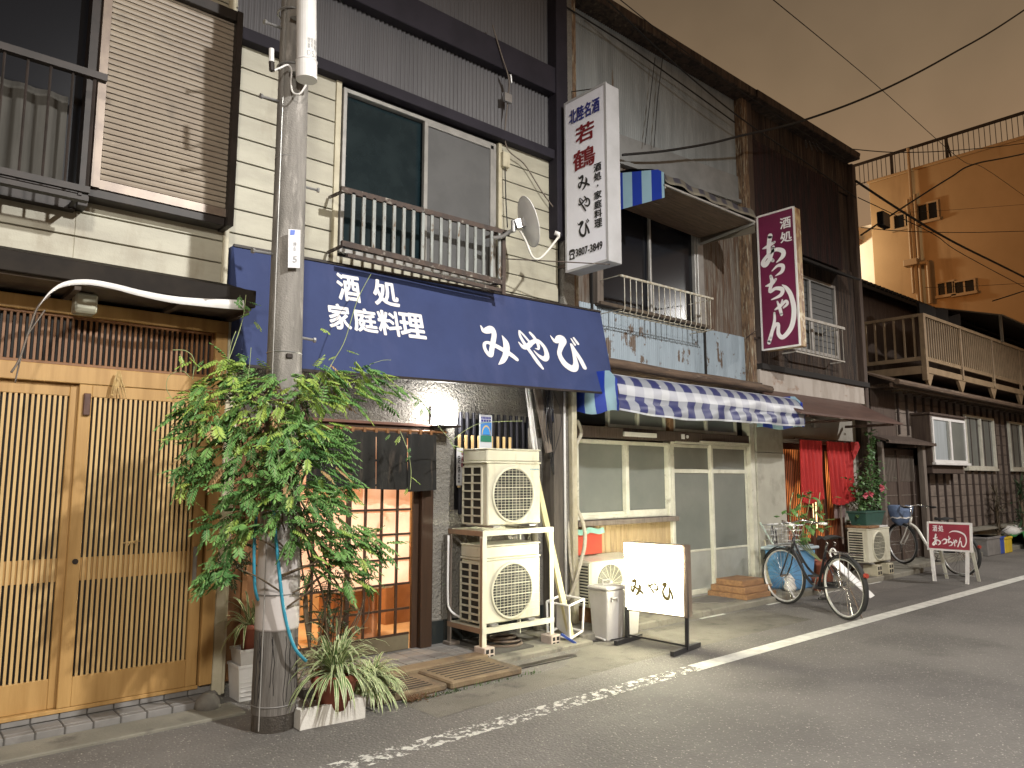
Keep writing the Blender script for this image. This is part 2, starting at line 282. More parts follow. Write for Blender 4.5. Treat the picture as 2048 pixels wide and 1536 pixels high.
# ------------------------------------------------------------------ mesh builder
class MB:
    def __init__(s): s.v = []; s.f = []; s.mi = []; s.cur = 0; s.uv = {}
    def add(s, vs, fs):
        o = len(s.v); s.v += [Vector(p) for p in vs]
        for f in fs: s.f.append([i+o for i in f]); s.mi.append(s.cur)
        return s
    def box(s, x0, x1, y0, y1, z0, z1):
        return s.add([(x0, y0, z0), (x1, y0, z0), (x1, y1, z0), (x0, y1, z0), (x0, y0, z1), (x1, y0, z1), (x1, y1, z1), (x0, y1, z1)],
                     [(0, 3, 2, 1), (4, 5, 6, 7), (0, 1, 5, 4), (1, 2, 6, 5), (2, 3, 7, 6), (3, 0, 4, 7)])
    def bbox(s, x0, x1, y0, y1, z0, z1, b=.006):      # box with chamfered edges
        import itertools
        pts = []
        c = [(x0, x1), (y0, y1), (z0, z1)]
        vs = []
        idx = {}
        for sx, sy, sz in itertools.product((0, 1), repeat=3):
            P = [c[0][sx], c[1][sy], c[2][sz]]; d = [b if sx == 0 else -b, b if sy == 0 else -b, b if sz == 0 else -b]
            for a in range(3):
                q = [P[i]+(d[i] if i != a else 0) for i in range(3)]
                idx[(sx, sy, sz, a)] = len(vs); vs.append(q)
        fs = []
        for a in range(3):
            o = [i for i in range(3) if i != a]
            for sa in (0, 1):
                ring = []
                for u_, v_ in ((0, 0), (1, 0), (1, 1), (0, 1)):
                    k = [0, 0, 0]; k[a] = sa; k[o[0]] = u_; k[o[1]] = v_; ring.append(idx[(*k, a)])
                fs.append(ring)
            for u_ in (0, 1):
                for v_ in (0, 1):
                    k0 = [0, 0, 0]; k0[o[0]] = u_; k0[o[1]] = v_; k1 = list(k0); k1[a] = 1
                    fs.append([idx[(*k0, o[0])], idx[(*k1, o[0])], idx[(*k1, o[1])], idx[(*k0, o[1])]])
        for sx, sy, sz in itertools.product((0, 1), repeat=3):
            fs.append([idx[(sx, sy, sz, 0)], idx[(sx, sy, sz, 1)], idx[(sx, sy, sz, 2)]])
        return s.add(vs, fs)
    def quad(s, a, b, c, d): return s.add([a, b, c, d], [(0, 1, 2, 3)])
    def slab(s, a, b, c, d, t):                       # quad with thickness t along its normal (backwards)
        a, b, c, d = map(Vector, (a, b, c, d)); n = (b-a).cross(d-a).normalized()*-t
        return s.add([a, b, c, d, a+n, b+n, c+n, d+n], [(0, 1, 2, 3), (7, 6, 5, 4), (0, 4, 5, 1), (1, 5, 6, 2), (2, 6, 7, 3), (3, 7, 4, 0)])
    def bar(s, p, q, wd, ht, up=(0, 0, 1)):
        p, q = Vector(p), Vector(q); d = (q-p).normalized(); sd = d.cross(Vector(up))
        if sd.length < 1e-4: sd = d.cross(Vector((1, 0, 0)))
        sd.normalize(); u = sd.cross(d); a = sd*wd/2; b = u*ht/2
        return s.add([p-a-b, p+a-b, p+a+b, p-a+b, q-a-b, q+a-b, q+a+b, q-a+b],
                     [(0, 3, 2, 1), (4, 5, 6, 7), (0, 1, 5, 4), (1, 2, 6, 5), (2, 3, 7, 6), (3, 0, 4, 7)])
    def tube(s, pts, r, seg=6, cap=True):
        pts = [Vector(p) for p in pts]; n = len(pts); rs = r if isinstance(r, (list, tuple)) else [r]*n
        vs = []; prev = None
        for i, p in enumerate(pts):
            d = (pts[min(i+1, n-1)]-pts[max(i-1, 0)]).normalized()
            if prev is None:
                a = d.cross(Vector((0, 0, 1)));
                if a.length < .05: a = d.cross(Vector((1, 0, 0)))
            else: a = prev-d*prev.dot(d)
            if a.length < 1e-6: a = d.orthogonal()
            a.normalize(); prev = a; b = d.cross(a)
            for k in range(seg):
                t = 2*math.pi*k/seg; vs.append(p+(a*math.cos(t)+b*math.sin(t))*rs[i])
        fs = [(i*seg+k, i*seg+(k+1) % seg, (i+1)*seg+(k+1) % seg, (i+1)*seg+k) for i in range(n-1) for k in range(seg)]
        if cap: fs += [tuple(range(seg))[::-1], tuple((n-1)*seg+k for k in range(seg))]
        return s.add(vs, fs)
    def cyl(s, p, q, r0, r1=None, seg=12): return s.tube([p, q], [r0, r0 if r1 is None else r1], seg)
    def ring(s, c, n, rad_, r, seg=36, ts=6):         # torus
        c = Vector(c); n = Vector(n).normalized(); a = n.orthogonal().normalized(); b = n.cross(a); vs = []
        for i in range(seg):
            t = 2*math.pi*i/seg; d = a*math.cos(t)+b*math.sin(t)
            for k in range(ts):
                u = 2*math.pi*k/ts; vs.append(c+d*(rad_+r*math.cos(u))+n*r*math.sin(u))
        fs = [(i*ts+k, ((i+1) % seg)*ts+k, ((i+1) % seg)*ts+(k+1) % ts, i*ts+(k+1) % ts) for i in range(seg) for k in range(ts)]
        return s.add(vs, fs)
    def disc(s, c, n, r, seg=24):
        c = Vector(c); n = Vector(n).normalized(); a = n.orthogonal().normalized(); b = n.cross(a)
        return s.add([c+(a*math.cos(2*math.pi*i/seg)+b*math.sin(2*math.pi*i/seg))*r for i in range(seg)], [tuple(range(seg))])
    def lathe(s, c, prof, seg=20, axis=(0, 0, 1)):
        c = Vector(c); n = Vector(axis).normalized(); a = n.orthogonal().normalized(); b = n.cross(a); vs = []; m = len(prof)
        for r, z in prof:
            for k in range(seg):
                t = 2*math.pi*k/seg; vs.append(c+n*z+(a*math.cos(t)+b*math.sin(t))*r)
        fs = [(i*seg+k, i*seg+(k+1) % seg, (i+1)*seg+(k+1) % seg, (i+1)*seg+k) for i in range(m-1) for k in range(seg)]
        fs += [tuple(range(seg))[::-1], tuple((m-1)*seg+k for k in range(seg))]
        return s.add(vs, fs)
    def grid(s, P, uvf=None):                         # P[i][j] points
        ni, nj = len(P), len(P[0]); o = len(s.v)
        s.v += [Vector(p) for r_ in P for p in r_]
        for i in range(ni-1):
            for j in range(nj-1):
                s.f.append([o+i*nj+j, o+(i+1)*nj+j, o+(i+1)*nj+j+1, o+i*nj+j+1]); s.mi.append(s.cur)
        if uvf:
            for i in range(ni):
                for j in range(nj): s.uv[o+i*nj+j] = uvf(i, j)
        return s
    def build(s, name, mat, parent=None, smooth=False, origin=None):
        org = Vector(origin) if origin is not None else (parent_origin(parent) if parent else Vector((0, 0, 0)))
        me = bpy.data.meshes.new(name); me.from_pydata([tuple(p-org) for p in s.v], [], s.f)
        for m in (mat if isinstance(mat, (list, tuple)) else [mat]): me.materials.append(m)
        for p, i in zip(me.polygons, s.mi): p.material_index = i
        if smooth:
            for p in me.polygons: p.use_smooth = True
        if s.uv:
            l = me.uv_layers.new(name='UVMap')
            for lp in me.loops: l.data[lp.index].uv = s.uv.get(lp.vertex_index, (0, 0))
        me.validate(); me.update()
        o = bpy.data.objects.new(name, me); COL.objects.link(o)
        if parent: o.parent = parent
        else: o.location = org
        return o
ORG = {}
def parent_origin(p):
    while p.parent: p = p.parent
    return Vector(p.location)
def thing(name, loc, label, cat, group=None):
    o = bpy.data.objects.new(name, None); o.empty_display_size = .1; o.location = loc; COL.objects.link(o)
    return tag(o, label, cat, group)
def tag(o, label, cat, group=None):
    o['label'] = label; o['category'] = cat
    if group: o['group'] = group
    return o
def kind(o, k='structure'): o['kind'] = k; return o
def solid(name, mat, label, cat, fn, smooth=False, group=None, loc=None):
    b = MB(); fn(b)
    if loc is None:
        lo = [min(p[i] for p in b.v) for i in range(3)]; hi = [max(p[i] for p in b.v) for i in range(3)]
        loc = ((lo[0]+hi[0])/2, (lo[1]+hi[1])/2, lo[2])
    return tag(b.build(name, mat, None, smooth, loc), label, cat, group)
def part(name, mat, parent, fn, smooth=False):
    b = MB(); fn(b); return b.build(name, mat, parent, smooth)
def copy_tree(o, parent=None):
    c = o.copy(); COL.objects.link(c)
    if parent: c.parent = parent
    for ch in list(o.children): copy_tree(ch, c)
    return c
def spline(P, n=6):
    P = [Vector(p) for p in P]
    if len(P) < 3: return P
    out = []
    for i in range(len(P)-1):
        p0, p1, p2, p3 = P[max(i-1, 0)], P[i], P[i+1], P[min(i+2, len(P)-1)]
        for k in range(n):
            t = k/n; out.append(.5*((2*p1)+(p2-p0)*t+(2*p0-5*p1+4*p2-p3)*t*t+(3*p1-p0-3*p2+p3)*t**3))
    out.append(P[-1]); return out

# ------------------------------------------------------------------ lettering
def frame_map(P00, P10, P01, eps=.003):
    P00, P10, P01 = Vector(P00), Vector(P10), Vector(P01); X = P10-P00; Y = P01-P00; n = X.cross(Y).normalized()*eps
    return lambda u, v, k=1: P00+X*u+Y*v+n*k
def text(name, body, fm, box, mat, parent, bold=0., keep=False, vertical=False, gap=1.0):
    """typeset characters fitted to box (u0,v0,u1,v1) of the frame map"""
    u0, v0, u1, v1 = box; b = MB()
    rows = list(body) if vertical else [body]
    for ri, row in enumerate(rows):
        c = bpy.data.curves.new('glyph', 'FONT'); c.body = row; c.size = 1; c.resolution_u = 3
        o = bpy.data.objects.new('glyph', c); COL.objects.link(o)
        dg = bpy.context.evaluated_depsgraph_get(); dg.update()
        me = bpy.data.meshes.new_from_object(o.evaluated_get(dg))
        if len(me.vertices):
            xs = [p.co.x for p in me.vertices]; ys = [p.co.y for p in me.vertices]
            x0, x1, y0, y1 = min(xs), max(xs), min(ys), max(ys)
            if vertical:
                h = (v1-v0)/len(rows); bv = v1-(ri+1)*h; pad = h*.07
                if row in '・': a0, a1, b0, b1 = u0+(u1-u0)*.42, u1-(u1-u0)*.42, bv+h*.4, bv+h*.6
                elif row == '日': a0, a1, b0, b1 = u0+(u1-u0)*.2, u1-(u1-u0)*.2, bv+pad, bv+h-pad
                else: a0, a1, b0, b1 = u0, u1, bv+pad, bv+h-pad
            else: a0, a1, b0, b1 = u0, u1, v0, v1
            vs = [fm(a0+(p.co.x-x0)/(x1-x0)*(a1-a0), b0+(p.co.y-y0)/max(1e-6, y1-y0)*(b1-b0)) for p in me.vertices]
            fc = [tuple(p.vertices) for p in me.polygons]; b.add(vs, fc)
            if bold:
                ku, kv = bold*(a1-a0)/(x1-x0), bold*(b1-b0)/max(1e-6, y1-y0); o0 = fm(0, 0)
                for q in range(8):
                    b.add([fm(a0+(p.co.x-x0)/(x1-x0)*(a1-a0)+ku*math.cos(q*.785), b0+(p.co.y-y0)/max(1e-6, y1-y0)*(b1-b0)+kv*math.sin(q*.785), 1+.12*(q+1)) for p in me.vertices], fc)
        bpy.data.objects.remove(o); bpy.data.curves.remove(c); bpy.data.meshes.remove(me)
    return b.build(name, mat, parent)
def brush(b, strokes, box, fm, src, wk=1., seed=0):
    """ink strokes: lists of (x, y, width) in source units, src=(x0,y0,x1,y1) with y down"""
    u0, v0, u1, v1 = box; sx0, sy0, sx1, sy1 = src; k_ = 0
    for st in strokes:
        pts = spline([(x, y, w_) for x, y, w_ in st], 6); n = len(pts); L = []
        k_ += 1
        for i, p in enumerate(pts):
            q0, q1 = pts[max(0, i-1)], pts[min(n-1, i+1)]; dx, dy = q1.x-q0.x, q1.y-q0.y; l = math.hypot(dx, dy) or 1
            nx, ny = -dy/l, dx/l; h_ = max(p.z, 2)*wk/2
            L.append([(p.x+nx*h_*t, p.y+ny*h_*t) for t in (-1, 1)])
        def mp(q): return fm(u0+(q[0]-sx0)/(sx1-sx0)*(u1-u0), v1-(q[1]-sy0)/(sy1-sy0)*(v1-v0), 1+.12*k_)
        vs = [mp(q) for r_ in L for q in r_]
        b.add(vs, [(2*i, 2*i+1, 2*i+3, 2*i+2) for i in range(n-1)])
        for p, q in ((pts[0], pts[1]), (pts[-1], pts[-2])):          # round ends
            r_ = max(p.z, 2)*wk/2
            b.add([mp((p.x+r_*math.cos(t*.785), p.y+r_*math.sin(t*.785))) for t in range(8)], [tuple(range(8))])
G = {  # glyph strokes, source box per glyph
 'mi': ([[(85, 850, 14), (112, 915, 55), (165, 905, 90), (215, 880, 80), (235, 950, 62), (200, 1060, 62), (165, 1160, 62), (130, 1240, 60), (85, 1180, 46), (85, 1100, 40), (130, 1070, 40), (210, 1100, 56), (300, 1150, 58), (390, 1205, 60), (465, 1270, 50)],
         [(335, 958, 8), (362, 1040, 68), (360, 1120, 82), (325, 1225, 72), (270, 1305, 60), (210, 1355, 12)]], (50, 820, 495, 1365)),
 'ya': ([[(565, 1095, 14), (615, 1150, 58), (690, 1120, 66), (770, 1055, 56), (850, 1030, 46), (915, 1110, 50), (918, 1220, 66), (870, 1270, 70), (800, 1230, 40), (755, 1175, 12)],
         [(760, 935, 34), (800, 985, 44), (835, 1070, 44), (825, 1140, 30), (780, 1140, 8)],
         [(612, 935, 22), (610, 1010, 40), (650, 1110, 52), (710, 1220, 50), (765, 1330, 56), (808, 1405, 36)],
         [(620, 935, 22), (660, 980, 30), (720, 1060, 34)]], (555, 915, 950, 1425)),
 'bi': ([[(1055, 1015, 10), (1100, 1080, 50), (1165, 1040, 95), (1200, 1060, 95), (1150, 1160, 60), (1115, 1250, 56), (1150, 1370, 76), (1235, 1430, 88), (1290, 1370, 70), (1300, 1220, 40), (1297, 1090, 26), (1325, 1180, 50), (1368, 1290, 58), (1395, 1400, 58)],
         [(1318, 1020, 18), (1350, 1095, 32)], [(1358, 1005, 30), (1395, 1075, 38)]], (1050, 970, 1425, 1475)),
 'a': ([[(100, 460, 10), (150, 450, 26), (222, 425, 22)], [(182, 355, 42), (165, 440, 34), (163, 550, 34), (200, 600, 26)],
        [(210, 470, 26), (185, 550, 28), (125, 622, 40), (95, 597, 34), (150, 535, 26), (230, 500, 28), (302, 530, 36), (300, 580, 34), (235, 625, 8)]], (85, 345, 325, 640)),
 'tsu': ([[(190, 690, 8), (250, 652, 22), (302, 665, 30), (290, 715, 28), (222, 745, 6)]], (183, 640, 315, 748)),
 'chi': ([[(122, 830, 10), (180, 822, 30), (228, 785, 22)], [(178, 745, 24), (188, 800, 30), (162, 890, 26), (225, 872, 26), (290, 895, 34), (272, 945, 28), (175, 972, 8)]], (118, 735, 300, 975)),
 'lya': ([[(212, 1062, 12), (262, 1040, 26), (325, 1000, 22), (342, 1028, 22), (300, 1058, 14)], [(240, 990, 14), (260, 1050, 26), (276, 1118, 26)], [(292, 985, 14), (282, 1012, 16)]], (205, 975, 348, 1125)),
 'n': ([[(205, 1095, 18), (198, 1190, 26), (135, 1365, 34)], [(150, 1330, 22), (200, 1220, 26), (240, 1210, 28), (238, 1295, 32), (285, 1335, 34), (375, 1250, 40), (408, 1100, 40), (385, 960, 36), (342, 880, 28), (300, 842, 8)]], (120, 840, 420, 1385)),
 'nh': ([[(1345, 675, 12), (1330, 730, 14), (1310, 780, 16)], [(1318, 755, 10), (1350, 715, 12), (1362, 770, 14), (1395, 772, 14), (1420, 710, 16), (1400, 640, 18), (1330, 605, 18), (1250, 600, 14), (1200, 622, 5)]], (1195, 590, 1430, 790)),
}
def glyph(b, g, box, fm, wk=1.): brush(b, G[g][0], box, fm, G[g][1], wk)

# ================================================================== ground
b = MB(); b.quad((-80, -80, 0), (160, -80, 0), (160, 120, 0), (-80, 120, 0)); kind(b.build('road', m_asph))
b = MB(); b.quad((5.2, 3.66, .004), (60, 3.60, .004), (60, 3.76, .004), (5.2, 3.82, .004)); kind(b.build('road_line', m_line))
b = MB(); b.quad((-8, 3.55, .004), (5.2, 3.66, .004), (5.2, 3.82, .004), (-8, 3.71, .004)); kind(b.build('worn_road_line', m_linew))
def kerb(name, x0, x1, y0, y1, z, mat, step=.6):
    b = MB(); x = x0
    while x < x1-.01:
        e_ = min(x+step, x1); b.bbox(x+.003, e_-.003, y0+R.uniform(-.004, .004), y1, -.05, z+R.uniform(-.003, .003), .012); x = e_
    return kind(b.build(name, mat))
kerb('pavement', 5.2, 13.2, 5.0, 5.8, .065, m_slab, 1.9)
kerb('pavement', 13.2, 24, 5.25, 5.9, .08, m_slab, 1.6)
b = MB()
for x0, x1 in ((7.0, 7.45), (8.35, 9.05), (11.05, 11.45), (9.6, 10.2)): b.quad((x0, 4.935, .005), (x1, 4.93, .005), (x1, 4.975, .005), (x0, 4.98, .005))
kind(b.build('kerb_paint', m_line))
b = MB(); b.bbox(-3, 2.02, 4.93, 5.2, -.05, .018, .006); kind(b.build('gutter_strip', m_slab))
b = MB(); b.box(-3, 5.2, 4.0, 4.93, -.05, .006); b.f = []; b.mi = []
m_patch = M('asphalt_patch', (.125, .116, .106), (.10, .093, .085), 2, rough=.9, bump=.8, bsc=160)
m_patch2 = M('old_asphalt_patch', (.17, .158, .132), (.13, .12, .10), 3, rough=.9, bump=.8, bsc=160, c3=(.08, .074, .064), sc3=5, lo3=.55, hi3=.7)
def sheet(name, m, P, z=.002): b = MB(); b.add([(x, y, z) for x, y in P], [tuple(range(len(P)))]); return kind(b.build(name, m))
sheet('road_patch', m_patch2, [(2.9, 4.05), (5.1, 4.18), (7.9, 4.16), (7.95, 4.92), (5.2, 4.95), (4.4, 4.44), (2.9, 4.44)])
sheet('road_patch', m_patch, [(8.6, 4.0), (11.9, 3.98), (11.95, 4.5), (8.62, 4.55)])
# tiled entrance step of the latticed house
b = MB(); b.cur = 0
b.box(-3, 1.98, 5.205, 5.43, -.02, .050); b.box(-3, 1.95, 5.385, 5.44, .05, .105)
b.cur = 1; x = -3.0
while x < 1.9:
    b.bbox(x+.004, min(x+.146, 1.975), 5.2, 5.252, .001, .055, .004); b.bbox(x+.004, min(x+.146, 1.975), 5.256, 5.38, .03, .056, .003)
    x += .15
x = -3.0
while x < 1.8: b.bbox(x+.004, x+.146, 5.378, 5.42, .06, .109, .003); x += .15
kind(b.build('entrance_step', [m_grout, m_tileg]))
# step and drain slabs in front of the pub door
b = MB(); b.cur = 0; b.box(2.45, 4.6, 5.0, 5.62, -.05, .055); b.cur = 1
x = 2.47
while x < 4.1:
    for yy in (5.02, 5.17, 5.32, 5.47): b.bbox(x, x+.143, yy, yy+.143, .04, .062, .003)
    x += .15
kind(b.build('entrance_step', [m_grout, m_tileg]))
def drain_slab(x0, x1, y0, y1, z, lab):
    def f(b):
        b.bbox(x0, x1, y0, y1, .0, z, .012)
        n = 7
        for i in range(n):
            yy = y0+.05+(y1-y0-.1)*i/(n-1); b.cur = 1; b.box(x0+.06, x1-.10, yy-.007, yy+.007, z-.004, z+.002); b.cur = 0
    solid('drain_slab', [m_plate, m_crack], lab, 'drain slab', f, group='grooved slabs by the pub door')
drain_slab(2.75, 3.32, 4.52, 4.92, .05, 'grooved brown concrete drain slab nearest the spider plants')
drain_slab(3.34, 4.02, 4.50, 4.94, .055, 'grooved brown concrete drain slab in front of the lower air conditioner rack')
solid('kerb_board', m_plate, 'plain brown concrete board between pub door step and grooved slabs', 'concrete board', lambda b: b.bbox(2.9, 4.05, 4.945, 5.1, 0, .068, .01))
b = MB(); b.bbox(4.05, 5.2, 4.85, 5.75, -.05, .04, .01); kind(b.build('pavement', m_slab))
solid('drain_grate', m_dkmetal, 'flat dark steel strip lying on the asphalt before the air conditioner rack', 'drain cover', lambda b: b.bbox(4.1, 4.75, 4.62, 4.70, 0, .012, .003))

# ================================================================== helpers for houses
def corrugate(b, x0, x1, z0, z1, y, pitch=.032, amp=.008, z0b=None, z1b=None):
    n = int((x1-x0)/pitch)*4; P = []
    for i in range(n+1):
        t = i/n; x = x0+(x1-x0)*t; yy = y-amp*math.sin(2*math.pi*i/4+.4)
        P.append([(x, yy, z0+(0 if z0b is None else (z0b-z0)*t)), (x, yy, z1+(0 if z1b is None else (z1b-z1)*t))])
    b.grid(P)
def siding(b, x0, x1, z0, z1, y, h=.19, gap=.010):
    z = z0
    while z < z1-.02:
        t = min(z+h, z1); b.bbox(x0, x1, y-.016, y+.005, z+gap, t, .003); z = t
def frame(b, x0, x1, z0, z1, y0, y1, w_=.04, wt=None, wb=None):
    wt = wt or w_; wb = wb or w_
    b.bbox(x0, x0+w_, y0, y1, z0, z1, .003); b.bbox(x1-w_, x1, y0, y1, z0, z1, .003)
    b.bbox(x0+w_, x1-w_, y0+.002, y1-.002, z1-wt, z1, .003); b.bbox(x0+w_, x1-w_, y0+.002, y1-.002, z0, z0+wb, .003)

# ================================================================== house 1: latticed entrance, left
h1 = thing('townhouse', (0, 5.45, 0), 'cream clapboard townhouse with honey wood lattice entrance at far left', 'house')
part('wall', [m_siding, m_trim], h1, lambda b: (
    b.box(-4, 1.925, 5.46, 12, 2.72, 8.2), siding(b, .95, 1.93, 2.90, 3.40, 5.455, .165), siding(b, -4, .95, 2.90, 3.235, 5.455, .165),
    siding(b, -4, 1.93, 4.93, 8.1, 5.455, .165),
    setattr(b, 'cur', 1), b.bbox(1.90, 1.945, 5.425, 5.47, 2.90, 3.40, .004), b.bbox(1.86, 1.915, 5.428, 5.47, 4.93, 8.1, .004)))
part('side_wall', m_black, h1, lambda b: (b.box(-4, -3.9, 5.46, 12, 0, 2.72), b.box(-4, 1.93, 5.62, 5.7, 0, 2.72), b.box(1.90, 1.93, 5.46, 12, 0, 2.72)))
part('window', m_glassdk, h1, lambda b: (b.box(-2.0, .98, 5.42, 5.44, 3.24, 4.93)))
part('curtain', M('grey_curtain', (.07, .066, .058), (.05, .047, .04), 3, (6, 1, .5), rough=.9), h1, lambda b: b.grid([[(-1+1.85*i/60, 5.40+.012*math.sin(i*1.3), 3.28), (-1+1.85*i/60, 5.40+.012*math.sin(i*1.3+.3), 3.98)] for i in range(61)]), True)
part('window_frame', m_dkmetal, h1, lambda b: (b.box(.93, .985, 5.30, 5.44, 3.24, 4.95), b.box(-2, .93, 5.36, 5.45, 3.22, 3.28), b.box(-2, .93, 5.36, 5.45, 4.88, 4.95), b.box(.2, .24, 5.385, 5.41, 3.28, 4.88)))
sh = part('shutter_box', m_bronze, h1, lambda b: (b.box(.99, 1.04, 5.27, 5.44, 3.37, 4.93), b.box(1.04, 1.86, 5.285, 5.44, 3.37, 3.43), b.box(1.04, 1.86, 5.33, 5.44, 3.43, 4.93)))
def ribs(b):
    z = 3.432
    while z < 4.86:
        b.add([(1.04, 5.302, z+.009), (1.86, 5.302, z+.009), (1.86, 5.298, z+.024), (1.04, 5.298, z+.024), (1.04, 5.302, z+.0405), (1.86, 5.302, z+.0405), (1.04, 5.318, z+.003), (1.86, 5.318, z+.003)],
              [(0, 1, 2, 3), (3, 2, 5, 4), (6, 7, 1, 0), (4, 5, 7, 6)]); z += .0405
part('shutter_slats', m_shutter, sh, ribs)
part('shutter_trim', m_dkmetal, sh, lambda b: (b.bbox(1.86, 1.905, 5.24, 5.44, 3.30, 4.95, .004), b.bbox(.985, 1.86, 5.25, 5.44, 4.87, 4.95, .004), b.bbox(-2, 1.86, 5.30, 5.44, 3.31, 3.368, .004)))
def rail1(b):
    b.bar((-2, 5.08, 4.0), (1.0, 5.08, 4.02), .05, .045); b.bar((-2, 5.08, 3.27), (.95, 5.08, 3.27), .03, .04)
    b.bar((-2, 5.12, 3.22), (.95, 5.12, 3.22), .06, .03)
    x = -1.9
    while x < .95: b.cyl((x, 5.08, 3.26), (x, 5.08, 4.0), .008, seg=6); x += .118
    b.cyl((.935, 5.08, 3.25), (.935, 5.08, 4.0), .010, seg=6)
    for x in (-1, .0, .9): b.bar((x, 5.08, 3.24), (x, 5.44, 3.24), .02, .02)
part('railing', m_dkmetal, h1, rail1)
part('eave', [m_eave, m_soffit], h1, lambda b: (b.slab((-4, 5.0, 2.78), (1.99, 5.0, 2.78), (1.99, 5.46, 2.93), (-4, 5.46, 2.93), .03), b.bbox(-4, 1.99, 4.985, 5.02, 2.67, 2.79, .004),
     setattr(b, 'cur', 1), b.box(-4, 1.975, 5.02, 5.45, 2.655, 2.675), [b.box(x, x+.035, 5.03, 5.44, 2.625, 2.655) for x in (-1.5, -.9, -.3, .3, .9, 1.5, 1.93)]))
Z1 = .115
def entr(b):
    b.bbox(-3, 1.95, 5.36, 5.44, 2.535, 2.625, .004)       # head
    b.bbox(-3, 1.86, 5.37, 5.44, 2.10, 2.21, .004)         # rail above the doors
    b.bbox(1.86, 1.945, 5.35, 5.46, Z1, 2.535, .004)       # jamb
    b.bbox(-3, 1.86, 5.37, 5.46, Z1-.02, Z1+.004, .003)
    b.bbox(-.55, -.47, 5.37, 5.44, Z1, 2.535, .004)
part('entrance_frame', m_wood, h1, entr)
tr = part('transom', m_wooddk, h1, lambda b: (frame(b, -.47, 1.86, 2.21, 2.535, 5.385, 5.42, .02),))
part('transom_slats', m_wooddk, tr, lambda b: [b.box(x, x+.014, 5.392, 5.414, 2.23, 2.515) for x in [-.44+.0335*i for i in range(68)]])
part('transom_glass', m_black, tr, lambda b: b.box(-.47, 1.86, 5.43, 5.445, 2.2, 2.54))
def sliding_door(x0, x1, y, handle_x):
    d = part('lattice_door', m_wood, h1, lambda b: (b.bbox(x0, x0+.075, y-.018, y+.018, Z1+.005, 2.098, .004), b.bbox(x1-.075, x1, y-.018, y+.018, Z1+.005, 2.098, .004),
        b.bbox(x0+.075, x1-.075, y-.015, y+.015, 2.02, 2.098, .003), b.bbox(x0+.075, x1-.075, y-.015, y+.015, Z1+.005, .295, .003)))
    n = int((x1-x0-.15)/.0295)
    part('slats', m_wood2, d, lambda b: [b.box(x0+.08+(x1-x0-.16)*(i+.28)/n, x0+.08+(x1-x0-.16)*(i+.80)/n, y-.012, y+.002, .295, 2.02) for i in range(n)])
    part('mid_rail', m_wood, d, lambda b: b.box(x0+.075, x1-.075, y+.003, y+.014, .87, 1.01))
    part('door_glass', m_black, d, lambda b: b.box(x0+.07, x1-.07, y+.0155, y+.02, .28, 2.03))
    if handle_x:
        part('handle', m_alu, d, lambda b: (b.bbox(handle_x-.014, handle_x+.014, y-.022, y-.016, .78, 1.04, .003), b.box(handle_x-.006, handle_x+.006, y-.024, y-.021, .80, 1.02)))
    return d
sliding_door(1.03, 1.85, 5.392, 1.80)
sliding_door(.16, 1.06, 5.425, 0)
sliding_door(-.47, .18, 5.392, 0)
part('door_lock', m_dkmetal, h1, lambda b: (b.cyl((1.075, 5.374, .99), (1.075, 5.366, .99), .017, seg=16)))
part('doorbell', M('brown_intercom', (.07, .03, .02), (.1, .045, .03), 20, rough=.5), h1, lambda b: (b.bbox(1.055, 1.095, 5.352, 5.375, 1.90, 2.04, .004), b.box(1.063, 1.087, 5.349, 5.353, 1.96, 2.03)))
part('corner_post', m_trim, h1, lambda b: (b.bbox(1.95, 2.02, 5.36, 5.47, .03, 2.66, .004), b.bbox(2.02, 2.045, 5.38, 5.47, .03, 2.66, .003)))
part('foundation_stone', m_rock, h1, lambda b: b.bbox(1.9, 1.99, 5.33, 5.46, .0, .07, .02))
def cube_lamp(b):
    b.bbox(1.045-.0, 1.175, 5.16, 5.28, 2.44, 2.565, .012); b.cur = 1; b.bbox(1.07, 1.15, 5.18, 5.26, 2.565, 2.66, .004)
P = at(170, 608, 5.22)
def cube_lamp(b):
    b.bbox(P.x-.062, P.x+.062, 5.17, 5.29, P.z-.065, P.z+.062, .012); b.cur = 1; b.bbox(P.x-.04, P.x+.04, 5.19, 5.27, P.z+.062, 2.655, .004)
solid('porch_lamp', [GL('milky_glass', (.42, .42, .34), .15), m_dkmetal], 'unlit milky glass cube lamp under the dark eave of the lattice entrance', 'lamp', cube_lamp)
def strip(pts, wds, depth=.02):
    def f(b):
        c = spline([at(*p) for p in pts], 6); n = len(c)
        ws = [wds[min(len(wds)-1, int(i/(n-1)*(len(wds)-1)))]*(1-(i/(n-1)*(len(wds)-1)) % 1)+wds[min(len(wds)-1, int(i/(n-1)*(len(wds)-1))+1)]*((i/(n-1)*(len(wds)-1)) % 1) for i in range(n)]
        b.grid([[p+Vector((0, .0, ws[i]/2)), p+Vector((0, -.012, 0)), p-Vector((0, 0, ws[i]/2))] for i, p in enumerate(c)])
        b.grid([[p+Vector((0, .006, ws[i]/2)), p+Vector((0, -.004, 0)), p+Vector((0, .006, -ws[i]/2))] for i, p in enumerate(c)])
    return f
solid('torn_gutter_strip', m_whitepl, 'torn white plastic strip curling down from the eave above the lattice doors', 'plastic strip',
      strip([(487, 610, 4.97), (440, 607, 4.96), (395, 604, 4.96), (340, 598, 4.95), (280, 586, 4.95), (225, 572, 4.94), (175, 564, 4.93), (130, 568, 4.92), (100, 585, 4.91), (78, 612, 4.9)], [.068, .06, .05, .044, .038, .034, .032, .03, .020, .004]), True)
